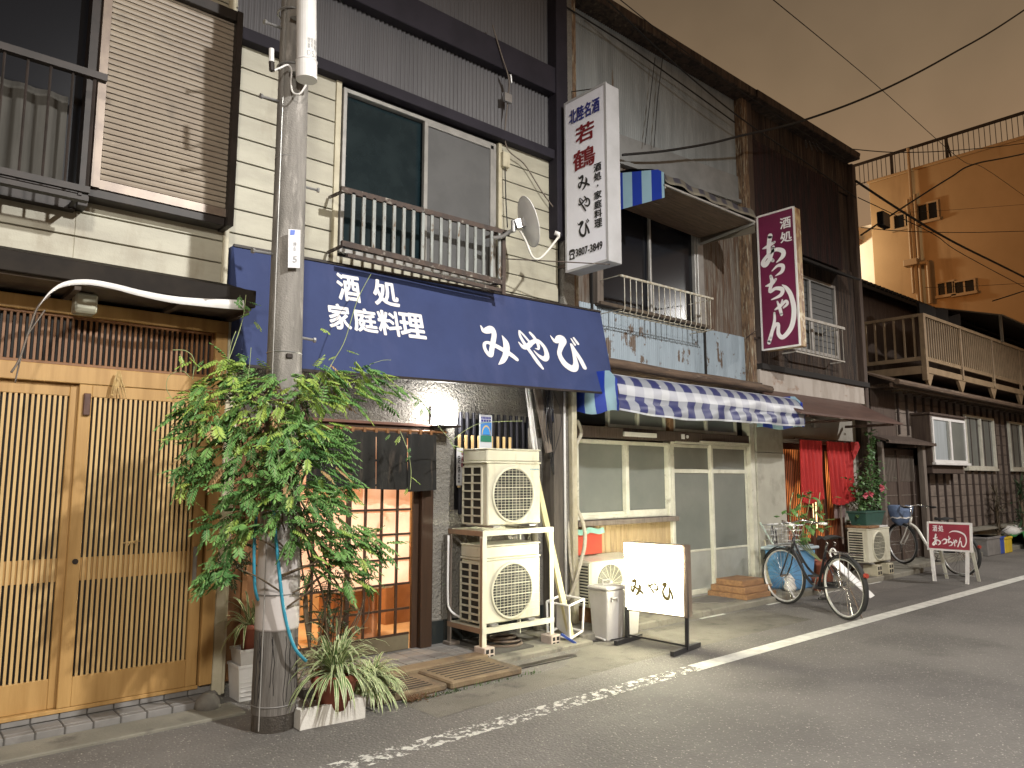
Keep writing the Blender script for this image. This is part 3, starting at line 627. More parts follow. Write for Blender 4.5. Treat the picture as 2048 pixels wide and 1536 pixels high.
solid('hanging_tape', m_greywood, 'thin frayed brown tape dangling in front of the left lattice door', 'tape',
      lambda b: (b.tube(spline([at(100, 590, 4.95), at(75, 615, 4.95), at(55, 670, 4.95), at(38, 720, 4.95), at(22, 745, 4.95)]), .006, 4), b.tube(spline([at(90, 620, 4.96), at(62, 660, 4.96), at(48, 690, 4.96), at(30, 765, 4.96)]), .0045, 4)), True)
def straw(b):
    for i in range(34):
        o = at(237+R.uniform(-3, 3), 742+R.uniform(0, 8), 5.33); L = R.uniform(.03, .17); a = R.uniform(-.35, .35)
        b.tube([o, o+Vector((a*L*.6, -.005, -L*.5)), o+Vector((a*L, R.uniform(-.02, 0), -L))], [.002, .004, .001], 4)
solid('straw_charm', m_straw, 'dried straw charm hanging at the rail above the lattice doors', 'straw charm', straw)
def straw2(b):
    for i in range(14):
        o = at(262, 1083, 5.365); a = R.uniform(-3.1, .6); L = R.uniform(.02, .07)
        b.tube([o, o+Vector((math.cos(a)*L, -.006, math.sin(a)*L*.5))], [.003, .001], 4)
solid('straw_sprig', m_straw, 'small dried sprig stuck in the right lattice door at waist height', 'dried sprig', straw2)

# ================================================================== house 2: the pub with the navy awning
h2 = thing('townhouse', (3.8, 5.5, 0), 'pub building with grey stucco ground floor, cream clapboard and dark corrugated upper wall', 'house')
def stucco(b):
    b.box(2.02, 2.45, 5.6, 5.75, 0, 3.3); b.box(2.45, 3.86, 5.6, 5.75, 1.94, 3.3); b.box(3.86, 5.5, 5.6, 5.75, .05, 3.3)
    b.box(5.46, 5.62, 5.45, 11, 0, 8.5); b.box(2.02, 5.46, 10.9, 11, 0, 8.5)
part('wall', m_stucco, h2, stucco)
part('upper_wall', [m_black, m_siding, m_trim], h2, lambda b: (
    b.box(1.93, 2.88, 5.515, 5.6, 3.1, 8.5), b.box(4.52, 5.46, 5.515, 5.6, 3.1, 8.5), b.box(2.88, 4.52, 5.515, 5.6, 4.80, 8.5), b.box(2.88, 4.52, 5.515, 5.6, 3.1, 3.38), b.box(1.93, 2.0, 5.6, 11, 3, 8.5), b.box(2, 5.46, 5.6, 11, 8.3, 8.5),
    setattr(b, 'cur', 1), siding(b, 1.93, 2.835, 3.14, 4.86, 5.51), siding(b, 4.60, 5.42, 3.14, 4.86, 5.51), siding(b, 2.835, 4.6, 3.14, 3.33, 5.51),
    setattr(b, 'cur', 2), b.bbox(2.80, 2.85, 5.475, 5.515, 3.14, 4.86, .003), b.bbox(4.585, 4.63, 5.475, 5.515, 3.14, 4.84, .003)))
def upcorr(b):
    corrugate(b, 1.94, 5.30, 4.94, 5.58, 5.49, .046, .010); corrugate(b, 1.94, 5.30, 5.85, 8.4, 5.49, .046, .010)
part('corrugated_cladding', m_corr, h2, upcorr, True)
part('beam', m_beam, h2, lambda b: (b.bbox(1.935, 5.33, 5.40, 5.51, 4.845, 4.945, .004), b.bbox(1.94, 5.33, 5.38, 5.51, 5.57, 5.86, .006), b.bbox(5.29, 5.46, 5.36, 5.51, 4.0, 8.5, .006)))
wn = part('window', m_alu, h2, lambda b: (frame(b, 2.86, 4.54, 3.36, 4.80, 5.46, 5.54, .035), b.bbox(3.68, 3.72, 5.45, 5.49, 3.40, 4.765, .003),
    b.bbox(3.72, 4.50, 5.45, 5.485, 4.725, 4.765, .003), b.bbox(4.46, 4.50, 5.45, 5.485, 3.40, 4.765, .003), b.bbox(3.72, 4.46, 5.45, 5.485, 3.40, 3.44, .003)))
part('pane', m_glassteal, wn, lambda b: b.box(2.89, 3.7, 5.52, 5.53, 3.39, 4.77))
part('screen', m_screen, wn, lambda b: b.box(3.72, 4.46, 5.466, 5.472, 3.44, 4.73))
part('room_items', [m_grey, m_bluelid], wn, lambda b: (b.bbox(3.05, 3.22, 5.6, 5.8, 3.4, 3.68, .01), b.bbox(3.3, 3.5, 5.6, 5.7, 3.4, 3.6, .01)))
def rail2(b):
    b.bar((2.72, 5.2, 3.78), (4.48, 5.2, 3.80), .03, .045); b.bar((2.74, 5.2, 3.34), (4.40, 5.2, 3.31), .035, .045)
    b.bar((2.80, 5.22, 3.26), (4.42, 5.22, 3.24), .04, .03); b.bar((2.76, 5.2, 3.78), (2.76, 5.47, 3.80), .02, .02); b.bar((4.38, 5.2, 3.79), (4.38, 5.47, 3.80), .02, .02)
    b.bar((2.76, 5.2, 3.33), (2.76, 5.47, 3.33), .02, .02); b.bar((4.38, 5.2, 3.31), (4.38, 5.47, 3.31), .02, .02)
    b.bar((4.41, 5.2, 3.2), (4.41, 5.2, 3.8), .04, .03, (0, 1, 0))
rl = part('railing', m_rustrail, h2, rail2)
part('railing_slats', m_railblue, rl, lambda b: [b.box(x-.014, x+.014, 5.185, 5.2, 3.34, 3.775) for x in [2.83+.0955*i for i in range(17)]])
solid('junction_box', m_trim, 'small beige box on the clapboard right of the upper window', 'junction box', lambda b: (b.bbox(*[v for v in (at(1003, 320, 5.46).x, at(1017, 320, 5.46).x)], 5.43, 5.49, at(1008, 335, 5.46).z, at(1008, 305, 5.46).z, .006)))
part('base_tiles', [m_grout, m_tileb], h2, lambda b: (b.box(3.86, 5.45, 5.588, 5.602, .04, .26), setattr(b, 'cur', 1), [b.bbox(3.865+.2*i, 4.06+.2*i, 5.582, 5.60, .06, .255, .003) for i in range(8)]))
part('side_panel', m_wooddk, h2, lambda b: (b.bbox(2.06, 2.40, 5.56, 5.60, .06, 1.95, .004), b.bbox(2.20, 2.24, 5.54, 5.56, .06, 1.95, .003)))
# pub door with lattice of panes
dr = part('door', m_doorb, h2, lambda b: (
    b.bbox(3.76, 3.88, 5.52, 5.66, .06, 1.95, .004), b.bbox(2.44, 3.76, 5.53, 5.66, 1.86, 1.95, .004), b.bbox(2.40, 2.46, 5.52, 5.66, .06, 1.95, .004),
    b.bbox(3.70, 3.758, 5.57, 5.60, .065, 1.86, .003), b.bbox(3.06, 3.10, 5.57, 5.60, .065, 1.86, .003), b.bbox(2.46, 2.50, 5.57, 5.60, .065, 1.86, .003)))
part('kick_panel', m_doork, dr, lambda b: b.bbox(2.5, 3.68, 5.575, 5.595, .065, .19, .003))
def muntins(b):
    for i in range(1, 4): x = 3.70-.155*i; b.box(x-.009, x+.009, 5.572, 5.592, .19, 1.86)
    for i in range(1, 4): x = 3.08-.155*i; b.box(x-.009, x+.009, 5.572, 5.592, .19, 1.86)
    for k in range(0, 9):
        z = .195+.2085*k
        if z < 1.87: b.box(2.50, 3.68, 5.574, 5.590, z-.009, z+.009)
part('muntins', m_doorb, dr, muntins)
def panes(b):
    b.quad((2.5, 5.594, .612), (3.68, 5.594, .612), (3.68, 5.594, 1.86), (2.5, 5.594, 1.86))
def frosted_lit():
    m = M('lit_frosted_pane', (.75, .55, .42), (.65, .45, .32), 5, rough=.5, bump=.5, bsc=18); n = m.node_tree; b = n.nodes['Principled BSDF']
    q = n.nodes.new('ShaderNodeTexNoise'); q.inputs['Scale'].default_value = 2.3; t = n.nodes['Texture Coordinate']; n.links.new(t.outputs['Object'], q.inputs['Vector'])
    r_ = n.nodes.new('ShaderNodeValToRGB'); r_.color_ramp.elements[0].position = .36; r_.color_ramp.elements[0].color = (.62, .21, .075, 1)
    r_.color_ramp.elements[1].position = .62; r_.color_ramp.elements[1].color = (.95, .52, .29, 1); n.links.new(q.outputs[0], r_.inputs[0])
    n.links.new(r_.outputs[0], b.inputs['Emission Color']); b.inputs['Emission Strength'].default_value = .62; return m
part('frosted_panes', frosted_lit(), dr, panes)
# room behind the clear lower panes
part('interior', [M('ochre_interior', (.62, .46, .28), (.52, .36, .20), 3, rough=.8), M('red_brown_counter', (.38, .20, .10), (.28, .14, .07), 4, rough=.5), m_white], h2, lambda b: (
    b.box(2.1, 5.3, 7.6, 7.65, 0, 2.6), b.box(2.1, 5.3, 5.76, 7.6, 2.5, 2.55), b.box(2.1, 5.3, 5.76, 7.6, 0, .02), b.box(2.05, 2.1, 5.76, 7.6, 0, 2.6), b.box(5.3, 5.35, 5.76, 7.6, 0, 2.6),
    setattr(b, 'cur', 1), b.bbox(3.3, 3.75, 6.2, 6.5, 0, .50, .01), b.bbox(4.2, 5.2, 6.8, 7.2, 0, .8, .01), setattr(b, 'cur', 2), b.bbox(3.2, 3.85, 6.1, 6.6, .50, .53, .01)))
lamp('pub_room_light', (3.3, 6.35, 2.1), 75, (1.0, .76, .50), .15)
# noren on its rod
def noren(b, x0, x1, y, z1, z0, n, amp, slits, droop=None, seed=1):
    rr = random.Random(seed)
    per = (x1-x0)/slits
    for s_ in range(slits):
        P = []; m_ = n
        for i in range(m_+1):
            t = i/m_; x = x0+per*s_+.004+(per-.008)*t; colm = []
            for k in range(9):
                v = k/8; xx = x+(.012*v*math.sin(s_*2.1+3)+(t-.5)*.02*v)
                dz = droop(x, v) if droop else 0
                colm.append((xx, y+amp*(.25+v)*math.sin(t*6.3*1.5+s_*1.7)+amp*.3*math.sin(t*19+s_)-.01*v, z1-(z1-z0)*v+dz))
            P.append(colm)
        b.grid(P)
no2 = thing('noren_curtain', (3.26, 5.42, 1.4), 'short dark noren curtain hanging over the lit pub door', 'noren curtain')
part('cloth', m_noren, no2, lambda b: noren(b, 2.62, 3.84, 5.43, 1.885, 1.42, 14, .012, 4, lambda x, v: .012*math.sin(x*5)*v-.02*v*(x > 3.5)), True)
part('rod', m_wooddk, no2, lambda b: (b.cyl((2.5, 5.44, 1.905), (3.95, 5.44, 1.91), .012), [b.box(x-.012, x+.012, 5.425, 5.455, 1.88, 1.92) for x in [2.68+.11*i for i in range(11)]]))
solid('door_ledge', M('red_brown_ledge', (.16, .075, .05), (.12, .055, .035), 5, rough=.6), 'thin red brown wooden ledge along the stucco above the dark noren', 'ledge', lambda b: (b.bbox(2.5, 3.86, 5.50, 5.60, 1.955, 1.98, .004)))
lp = thing('wall_lamp', (3.95, 5.5, 1.94), 'glowing white square wall lamp beside the dark noren', 'lamp')
part('shade', m_lampon, lp, lambda b: b.bbox(3.85, 4.03, 5.38, 5.54, 1.975, 2.195, .012))
part('bracket', m_dkmetal, lp, lambda b: (b.bbox(3.82, 4.06, 5.36, 5.60, 1.955, 1.972, .003), b.bbox(3.87, 4.01, 5.54, 5.60, 1.975, 2.15, .004)))
# slatted window screen of black and blond bars
sc2 = thing('slatted_screen', (4.65, 5.58, 1.2), 'black bar screen with short blond slats on the stucco beside the lit lamp', 'window screen')
part('back_panel', m_black, sc2, lambda b: b.box(4.16, 5.14, 5.585, 5.598, 1.22, 2.06))
part('black_bars', m_blkbar, sc2, lambda b: [b.bbox(x-.013, x+.013, 5.53, 5.56, 1.18, 2.115, .003) for x in [4.19+.0765*i for i in range(13)]])
part('blond_slats', m_ltbar, sc2, lambda b: [b.bbox(x-.014, x+.014, 5.508, 5.526, 1.42+(.04 if i % 2 else 0), 1.90, .003) for i, x in enumerate([4.155+.0765*j for j in range(9)])])
# poster and closing-day slip
fm = frame_map((4.38, 5.50, 1.70), (4.53, 5.50, 1.70), (4.38, 5.50, 2.10))
po = solid('poster', M('poster_paper', (.50, .52, .55), rough=.7), 'small blue and green rainbow poster fixed on the black bar screen', 'poster', lambda b: b.box(4.38, 4.53, 5.502, 5.505, 1.70, 2.10))
def rb(b):
    b.cur = 0; b.quad(fm(.06, .52), fm(.94, .52), fm(.94, .82), fm(.06, .82)); b.cur = 1; b.quad(fm(.06, .36), fm(.94, .36), fm(.94, .51), fm(.06, .51))
    for r0, c in ((.36, 2), (.30, 3)):
        b.cur = c; b.add([fm(.5+r0*math.cos(math.pi*i/12), .53+r0*.62*math.sin(math.pi*i/12), 1.5+(c-2)*.5) for i in range(13)], [tuple(range(13))])
part('rainbow_print', [M('poster_blue', (.04, .16, .42), rough=.6), M('poster_green', (.02, .16, .10), rough=.6), M('poster_gold', (.5, .36, .12), rough=.6), M('poster_skyblue', (.03, .2, .5), rough=.6)], po, rb)
text('poster_heading', '■■■■■■■', fm, (.1, .90, .9, .95), m_inkn, po); text('poster_heading', '■■■■', fm, (.1, .83, .9, .885), m_inkn, po)
fm = frame_map((4.115, 5.50, 1.44), (4.19, 5.50, 1.44), (4.115, 5.50, 1.78))
sl = solid('closing_day_slip', M('slip_paper', (.55, .55, .56), rough=.8), 'white paper slip with vertical writing left of the black bar screen', 'paper sign', lambda b: b.box(4.115, 4.19, 5.502, 5.504, 1.44, 1.78))
text('writing', '定休日', fm, (.12, .05, .52, .82), m_inkb, sl, .01, vertical=True)
text('red_writing', '毎週曜', fm, (.66, .45, .92, .95), m_inkr, sl, .01, vertical=True)

# navy awning
aw = thing('awning', (3.9, 5.3, 2.3), 'long navy awning with white Japanese lettering over the pub front', 'awning')
A0, A1, A2, A3 = Vector((1.97, 5.10, 2.285)), Vector((5.84, 5.10, 2.375)), Vector((5.96, 5.40, 3.30)), Vector((1.97, 5.40, 3.21))
def sagf(u, v): return -.016*math.sin(math.pi*v)*(.35+abs(math.sin(u*math.pi*3)))+.006*math.sin(u*29+v*3)*math.sin(math.pi*v)
def navy(b):
    n, m_ = 150, 20; P = []
    for i in range(n+1):
        u = i/n; c = []
        for j in range(m_+1):
            v = j/m_; p = A0*(1-u)*(1-v)+A1*u*(1-v)+A2*u*v+A3*(1-u)*v
            p = p+NA*sagf(u, v); c.append(p)
        P.append(c)
    b.grid(P); b.slab(A1, A2, A2+Vector((0, .12, 0)), A1+Vector((0, .46, .05)), .004); b.slab(A0, A0+Vector((0, .42, .05)), A3+Vector((0, .12, 0)), A3, .004)
NA = (A1-A0).cross(A3-A0).normalized()
part('canvas', m_navy, aw, navy, True)
part('valance_bar', m_dkmetal, aw, lambda b: (b.bar(A0+Vector((0, .01, -.006)), A1+Vector((0, .01, -.006)), .02, .02), b.bar(A3, A2, .03, .02), [b.bar((x, 5.12, 2.30+(x-2)*.023), (x, 5.58, 2.5), .02, .02) for x in (2.05, 3.3, 4.5, 5.75)]))
def nfm(u, v, k=1): return A0+(A1-A0)*u+(A3-A0)*v+NA*(sagf(u, v)+.004+.0008*k)
def pxuv(px, py):          # photo measurement on the awning plane -> u,v
    n = (A1-A0).cross(A3-A0); d = _ray(px, py); t = (A0-Vector((0, 0, H))).dot(n)/d.dot(n); p = Vector((0, 0, H))+d*t-A0
    X, Y = A1-A0, A3-A0; u = p.dot(X)/X.length_squared; v = p.dot(Y)/Y.length_squared; return u, v
def pxbox(x0, y0, x1, y1, slope=0.):
    u0, _ = pxuv(x0, (y0+y1)/2); u1, _ = pxuv(x1, (y0+y1)/2); _, v1 = pxuv((x0+x1)/2, y0); _, v0 = pxuv((x0+x1)/2, y1); return (u0, v0, u1, v1)
for ch, bx in zip('酒処家庭料理', ((673, 554, 716, 604), (746, 568, 793, 615), (658, 612, 699, 660), (707, 622, 752, 667), (757, 628, 801, 675), (801, 634, 848, 680))):
    text('lettering', ch, nfm, pxbox(*bx), m_white, aw, .028)
def bigm(b):
    for g, bx in zip(('mi', 'ya', 'bi'), ((967, 661, 1032, 740), (1041, 674, 1100, 749), (1113, 682, 1169, 756))): glyph(b, g, pxbox(*bx), nfm, 1.0)
part('large_lettering', m_white, aw, bigm)

# satellite dish on the railing end
ds = thing('satellite_dish', (4.46, 5.2, 3.8), 'pale satellite dish on a bent grey arm at the end of the window railing', 'satellite dish')
dc = at(1056, 444, 5.0); dn = Vector((.86, -.42, .33)).normalized()
part('reflector', M('dish_grey', (.82, .82, .80), (.74, .74, .72), 4, rough=.4), ds, lambda b: b.lathe(dc, [(.03, -.045), (.12, -.035), (.19, -.017), (.235, .004), (.238, .010), (.228, .006), (.185, -.010), (.12, -.028), (.03, -.038)], 36, dn), True)
part('rim', m_whitepl, ds, lambda b: b.ring(dc+dn*.006, dn, .236, .006, 40, 6), True)
mt_ = dc-dn*.10
part('mount_box', m_galv, ds, lambda b: (b.bar(dc-dn*.04, mt_-dn*.03, .09, .08), b.ring(dc-dn*.045+Vector((0, 0, .09)), dn, .05, .006, 20, 5), b.cyl(mt_-dn*.05+Vector((0, 0, -.06)), mt_-dn*.05+Vector((0, 0, .05)), .022)))
part('arm', m_grey, ds, lambda b: b.tube(spline([at(985, 476, 5.2), at(1003, 474, 5.15), at(1018, 464, 5.1), mt_-dn*.05+Vector((0, 0, -.05))], 5), .019, 10), True)
lnb = at(1117, 468, 4.86)
part('feed_arm', m_whitep, ds, lambda b: b.tube(spline([mt_+Vector((.02, 0, -.05)), at(1052, 483, 4.96), at(1064, 512, 4.93), at(1076, 518, 4.92), at(1090, 508, 4.9), lnb+Vector((0, 0, -.03))], 6), .011, 8), True)
part('feed_horn', m_whitepl, ds, lambda b: (b.tube([lnb+Vector((0, 0, -.04)), lnb, lnb+Vector((-.03, .02, .01))], [.014, .022, .022], 10)), True)

# pipes and cables where the pub meets its neighbour
solid('leaning_board', m_greywood, 'long weathered board leaning on the stucco above the upper air conditioner', 'board', lambda b: (b.bar(at(1072, 770, 5.42), at(1098, 905, 5.36), .075, .03, (0, 1, 0))))
solid('white_rail', m_whitepl, 'narrow white edged rail leaning beside the weathered board', 'rail', lambda b: (b.bar(at(1052, 772, 5.40), at(1068, 900, 5.34), .018, .02, (0, 1, 0)), b.bar(at(1057, 772, 5.41), at(1074, 900, 5.35), .010, .02, (0, 1, 0))))
solid('drain_pipe', M('dirty_grey_pipe', (.30, .28, .24), (.22, .20, .17), 4, rough=.6), 'dirty grey drainpipe on the stucco right of the stacked air conditioners', 'drainpipe', lambda b: (b.cyl((5.10, 5.50, .05), (5.05, 5.52, 2.35), .035), b.cyl((5.06, 5.52, 1.75), (5.06, 5.52, 2.0), .045)), True)
solid('gutter_pipe', m_trim, 'cream square downpipe between the pub and the checked awning shop', 'downpipe', lambda b: (b.bbox(5.50, 5.57, 5.38, 5.45, .07, 3.0, .01)))
solid('gutter_pipe', m_whitepl, 'thin white downpipe left of the cream square downpipe', 'downpipe', lambda b: (b.cyl((5.42, 5.42, .06), (5.42, 5.42, 3.1), .014)), True)
solid('corner_post', M('dark_grey_timber', (.10, .085, .07), (.07, .06, .05), 5, (6, 6, .5), rough=.8), 'dark grey timber post between the pub and the checked awning shop', 'post', lambda b: b.bbox(5.27, 5.40, 5.42, 5.59, .05, 3.2, .006))
def brace(b):
    b.bar((4.90, 5.10, 1.02), (5.02, 4.98, .05), .055, .03, (0, 1, 0))
solid('leaning_board', M('cream_slat', (.50, .45, .27), (.42, .36, .2), 5, (5, 5, .6), rough=.7), 'long cream slat leaning against the right end of the air conditioner rack', 'board', lambda b: b.bar((4.98, 5.40, 1.60), (5.06, 5.0, .06), .06, .03, (0, 1, 0)))
def junk(b):
    for i in range(9):
        p0 = at(1085+R.uniform(0, 22), 770, 5.38); p1 = at(1090+R.uniform(-5, 35), 830+R.uniform(0, 30), 5.33); p2 = at(1100+R.uniform(0, 12), 900+R.uniform(0, 60), 5.40)
        b.tube(spline([p0, p1, p2], 7), R.uniform(.003, .007), 5)
    b.bbox(5.12, 5.22, 5.36, 5.42, 2.05, 2.2, .01)
solid('cable_bundle', m_blackp, 'tangle of black cables hanging at the corner under the navy awning', 'cables', junk, True)

# ================================================================== stacked air conditioners
def ac_unit(name, x0, x1, y0, y1, z0, z1, label, lid=.13, logo=True, cols=2, rows=7, tall_louver=False):
    t = thing(name, ((x0+x1)/2, (y0+y1)/2, z0), label, 'air conditioner', 'outdoor air conditioner units')
    zt = z1-lid
    part('casing', m_ivory, t, lambda b: (b.bbox(x0+.012, x1, y0, y1, z0+.02, zt, .010), b.bbox(x0-.004, x1+.006, y0-.006, y1, zt, zt+.016, .004),
        b.bbox(x0+.004, x1-.003, y0+.004, y1, zt+.016, z1-.012, .01) if lid > .05 else None, b.bbox(x0-.002, x1+.004, y0-.004, y1, z1-.012, z1, .004)))
    # side louvre panel
    sx = x0
    def side(b):
        ya, yb = y0+.075, y1-.012; za, zb = z0+.03, zt-.03
        n = rows
        b.box(sx-.006, sx+.011, ya-.012, ya, za, zb); b.box(sx-.006, sx+.011, yb, yb+.010, za, zb); ym = (ya+yb)/2
        if cols > 1: b.box(sx-.006, sx+.010, ym-.008, ym+.008, za, zb)
        for i in range(n+1): z = za+(zb-za)*i/n; b.box(sx-.007, sx+.010, ya, yb, z-.007, z+.007)
    part('side_grille', m_ivory, t, side)
    part('side_void', m_fandk, t, lambda b: b.box(sx+.0105, sx+.0115, y0+.07, y1-.01, z0+.03, zt-.03))
    cx, cz = x0+.012+(x1-x0)*.46, (z0+.02+zt)/2-.005; r = min((zt-z0)/2-.045, (x1-x0)*.40)
    part('fan_void', m_fandk, t, lambda b: b.disc((cx, y0-.002, cz), (0, -1, 0), r, 40))
    def fan(b):
        for k in range(3):
            a0 = k*2.094+.5; P = [(cx, y0-.003, cz)]+[(cx+r*.88*math.cos(a0+j*.18), y0-.003-.001*j, cz+r*.88*math.sin(a0+j*.18)) for j in range(6)]
            b.add(P, [tuple(range(7))])
        b.cyl((cx, y0-.002, cz), (cx, y0-.009, cz), r*.22, seg=16)
    part('fan', m_fanblade, t, fan)
    part('fan_ring', m_ivory, t, lambda b: b.ring((cx, y0-.004, cz), (0, -1, 0), r+.004, .012, 44, 8), True)
    def wires(b):
        n = 19
        for i in range(1, n):
            z = -r+2*r*i/n; h_ = math.sqrt(r*r-z*z); b.box(cx-h_, cx+h_, y0-.016, y0-.013, cz+z-.0013, cz+z+.0013)
            if i % 4 == 0: b.box(cx-h_, cx+h_, y0-.017, y0-.012, cz+z-.0035, cz+z+.0035)
        n = 11
        for i in range(1, n):
            x = -r+2*r*i/n; h_ = math.sqrt(r*r-x*x); b.box(cx+x-.0011, cx+x+.0011, y0-.0175, y0-.015, cz-h_, cz+h_)
    part('fan_grille', m_grille, t, wires)
    part('front_ribs', m_ivory, t, lambda b: [b.box(max(cx+math.sqrt(max(0, r*r-(z-cz)**2))+.02, cx+r*.3), x1-.012, y0-.004, y0+.002, z-.003, z+.003) for z in [z0+.10+(zt-z0-.16)*i/6 for i in range(7)]])
    part('feet', m_galv, t, lambda b: (b.bbox(x0+.06, x0+.14, y0-.02, y1+.02, z0, z0+.02, .003), b.bbox(x1-.16, x1-.08, y0-.02, y1+.02, z0, z0+.02, .003)))
    if logo:
        fm_ = frame_map((x1-.125, y0, zt-.085), (x1-.02, y0, zt-.085), (x1-.125, y0, zt-.045), .002)
        text('maker_mark', 'DAIKIN', fm_, (.2, .55, 1, 1), M('maker_blue', (.05, .25, .42), rough=.5), t, .01)
        part('maker_triangle', M('maker_cyan', (.05, .4, .6), rough=.5), t, lambda b: b.add([fm_(0, 1), fm_(.13, 1), fm_(.0, .5)], [(0, 2, 1)]))
    return t
ac_unit('air_conditioner', 4.10, 4.735, 5.05, 5.39, 1.08, 1.765, 'upper ivory air conditioner standing on top of the steel rack')
ac_unit('air_conditioner', 4.09, 4.735, 5.06, 5.40, .26, .935, 'lower ivory air conditioner inside the steel rack', logo=False, rows=8)
rk = thing('steel_rack', (4.45, 5.3, .1), 'cream two level steel rack carrying two air conditioners', 'rack')
rx0, rx1, ry0, ry1 = 4.045, 4.875, 5.03, 5.52
def angle_post(b, x, y, sx, sy, z0, z1): b.box(min(x, x+sx*.04), max(x, x+sx*.04), y-.0015, y+.0015, z0, z1); b.box(x-.0015, x+.0015, min(y, y+sy*.04), max(y, y+sy*.04), z0, z1)
part('leg', m_ivory2, rk, lambda b: (b.box(rx0, rx0+.012, ry0, ry0+.04, .11, 1.06), b.box(rx0+.012, rx0+.045, ry0, ry0+.006, .11, 1.06)))
part('leg', m_ivory2, rk, lambda b: (b.box(rx1-.012, rx1, ry0, ry0+.04, .11, 1.06), b.box(rx1-.045, rx1-.012, ry0, ry0+.006, .11, 1.06)))
part('leg', m_greywood, rk, lambda b: (b.box(rx0, rx0+.012, ry1-.04, ry1, .03, 1.06), b.box(rx0+.012, rx0+.04, ry1-.006, ry1, .03, 1.06), b.bbox(rx0-.03, rx0+.08, ry1-.08, ry1+.03, .06, .09, .005)))
part('leg', m_ivory2, rk, lambda b: (b.box(rx1-.012, rx1, ry1-.04, ry1, .05, 1.06),))
def crossbars(z): return lambda b: (b.box(rx0, rx1, ry0-.004, ry0-.001, z-.022, z+.022), b.box(rx0, rx1, ry0-.001, ry0+.035, z+.018, z+.022), b.box(rx0, rx1, ry1-.004, ry1-.001, z-.02, z+.02), b.box(rx0+.06, rx0+.10, ry0, ry1, z+.0, z+.018), b.box(rx1-.16, rx1-.12, ry0, ry1, z+.0, z+.018))
part('top_rail', m_ivory2, rk, crossbars(1.04)); part('bottom_rail', m_ivory2, rk, crossbars(.235))
part('side_rail', m_brownfr, rk, lambda b: (b.box(rx0-.004, rx0-.001, ry0, ry1, 1.015, 1.058), b.box(rx0-.004, rx0-.001, ry0, ry1, .215, .257), b.box(rx0-.0045, rx0-.0015, ry0, ry0+.028, .11, 1.0)))
solid('conduit', m_whitepl, 'thin pale conduit running down the back left leg of the steel rack', 'conduit', lambda b: b.tube(spline([(4.03, 5.5, 1.0), (4.03, 5.5, .5), (4.04, 5.48, .36), (4.09, 5.4, .30)], 6), .011, 6), True)
def cblock(cx, cy, z0, lab, mat=m_block, s=1.):
    t = thing('concrete_block', (cx, cy, z0), lab, 'concrete block', 'concrete blocks under the equipment')
    part('body', mat, t, lambda b: (b.bbox(cx-.055*s, cx+.055*s, cy-.05*s, cy+.09*s, z0, z0+.105*s, .004)))
    part('holes', m_crack, t, lambda b: [b.box(cx+dx-.016*s, cx+dx+.016*s, cy-.0515*s, cy-.049*s, z0+dz-.016*s, z0+dz+.016*s) for dx in (-.024*s, .024*s) for dz in (.03*s, .075*s)])
    return t
cblock(4.085, 5.03, .005, 'pale concrete block under the front left leg of the rack')
cblock(4.85, 5.03, .005, 'pale concrete block under the front right leg of the rack')
solid('coiled_hose', M('brown_hose', (.13, .09, .06), (.08, .06, .05), 9, rough=.6), 'coil of brown and grey hose on the ground under the steel rack', 'hose', lambda b: (b.ring((4.45, 5.25, .06), (0, 0, 1), .17, .014, 36, 6), b.ring((4.47, 5.27, .085), (0.05, 0, 1), .15, .013, 36, 6), b.ring((4.44, 5.25, .11), (0, .08, 1), .12, .012, 36, 6)), True)

# ================================================================== house 3: the shop with the checked awning
h3 = thing('shop_house', (7.3, 5.6, 0), 'shuttered shop house with rusted corrugated upper floor behind the checked awning', 'house')
def h3wall(b):
    b.box(5.62, 6.12, 5.6, 5.7, 2.6, 6.95); b.box(7.98, 9.12, 5.6, 5.7, 2.6, 6.95); b.box(6.12, 7.98, 5.6, 5.7, 4.80, 6.95); b.box(6.12, 7.98, 5.6, 5.7, 2.6, 3.46)
    b.box(9.05, 9.15, 5.7, 11, 0, 6.9); b.box(5.62, 9.15, 10.9, 11, 0, 6.9); b.box(5.62, 5.70, 5.7, 11, 0, 6.9); b.box(5.62, 9.1, 5.7, 5.8, 2.1, 3.4)
part('wall', m_black, h3, h3wall)
part('upper_cladding', m_corrg, h3, lambda b: corrugate(b, 5.66, 9.04, 5.50, 6.86, 5.56, .036, .008, 5.72, 6.86), True)
part('plain_band', M('grey_fascia_board', (.25, .26, .26), (.19, .20, .20), 3, rough=.7), h3, lambda b: (b.slab((5.66, 5.54, 5.16), (9.04, 5.54, 5.36), (9.04, 5.54, 5.72), (5.66, 5.54, 5.50), .04), b.slab((5.66, 5.50, 5.12), (9.04, 5.50, 5.32), (9.04, 5.50, 5.37), (5.66, 5.50, 5.17), .08)))
part('rusted_cladding', m_rust, h3, lambda b: (corrugate(b, 5.66, 9.04, 4.86, 5.14, 5.575, .05, .006, None, 5.34), corrugate(b, 5.66, 6.05, 3.42, 4.86, 5.575, .05, .006), corrugate(b, 8.05, 9.04, 3.42, 4.86, 5.575, .05, .006)))
part('lower_cladding', m_corrb, h3, lambda b: (corrugate(b, 5.66, 8.10, 2.78, 3.42, 5.55, .036, .008), corrugate(b, 8.10, 9.04, 2.74, 3.42, 5.54, .036, .008)), True)
part('seam_strip', m_crack, h3, lambda b: (b.box(8.08, 8.11, 5.525, 5.54, 2.76, 3.42), b.box(5.98, 6.0, 5.53, 5.56, 2.78, 5.0)))
part('post', m_post, h3, lambda b: b.bbox(5.60, 5.70, 5.46, 5.58, 3.05, 6.9, .008))
part('post', m_post, h3, lambda b: b.bbox(9.03, 9.16, 5.44, 5.58, 2.72, 6.9, .008))
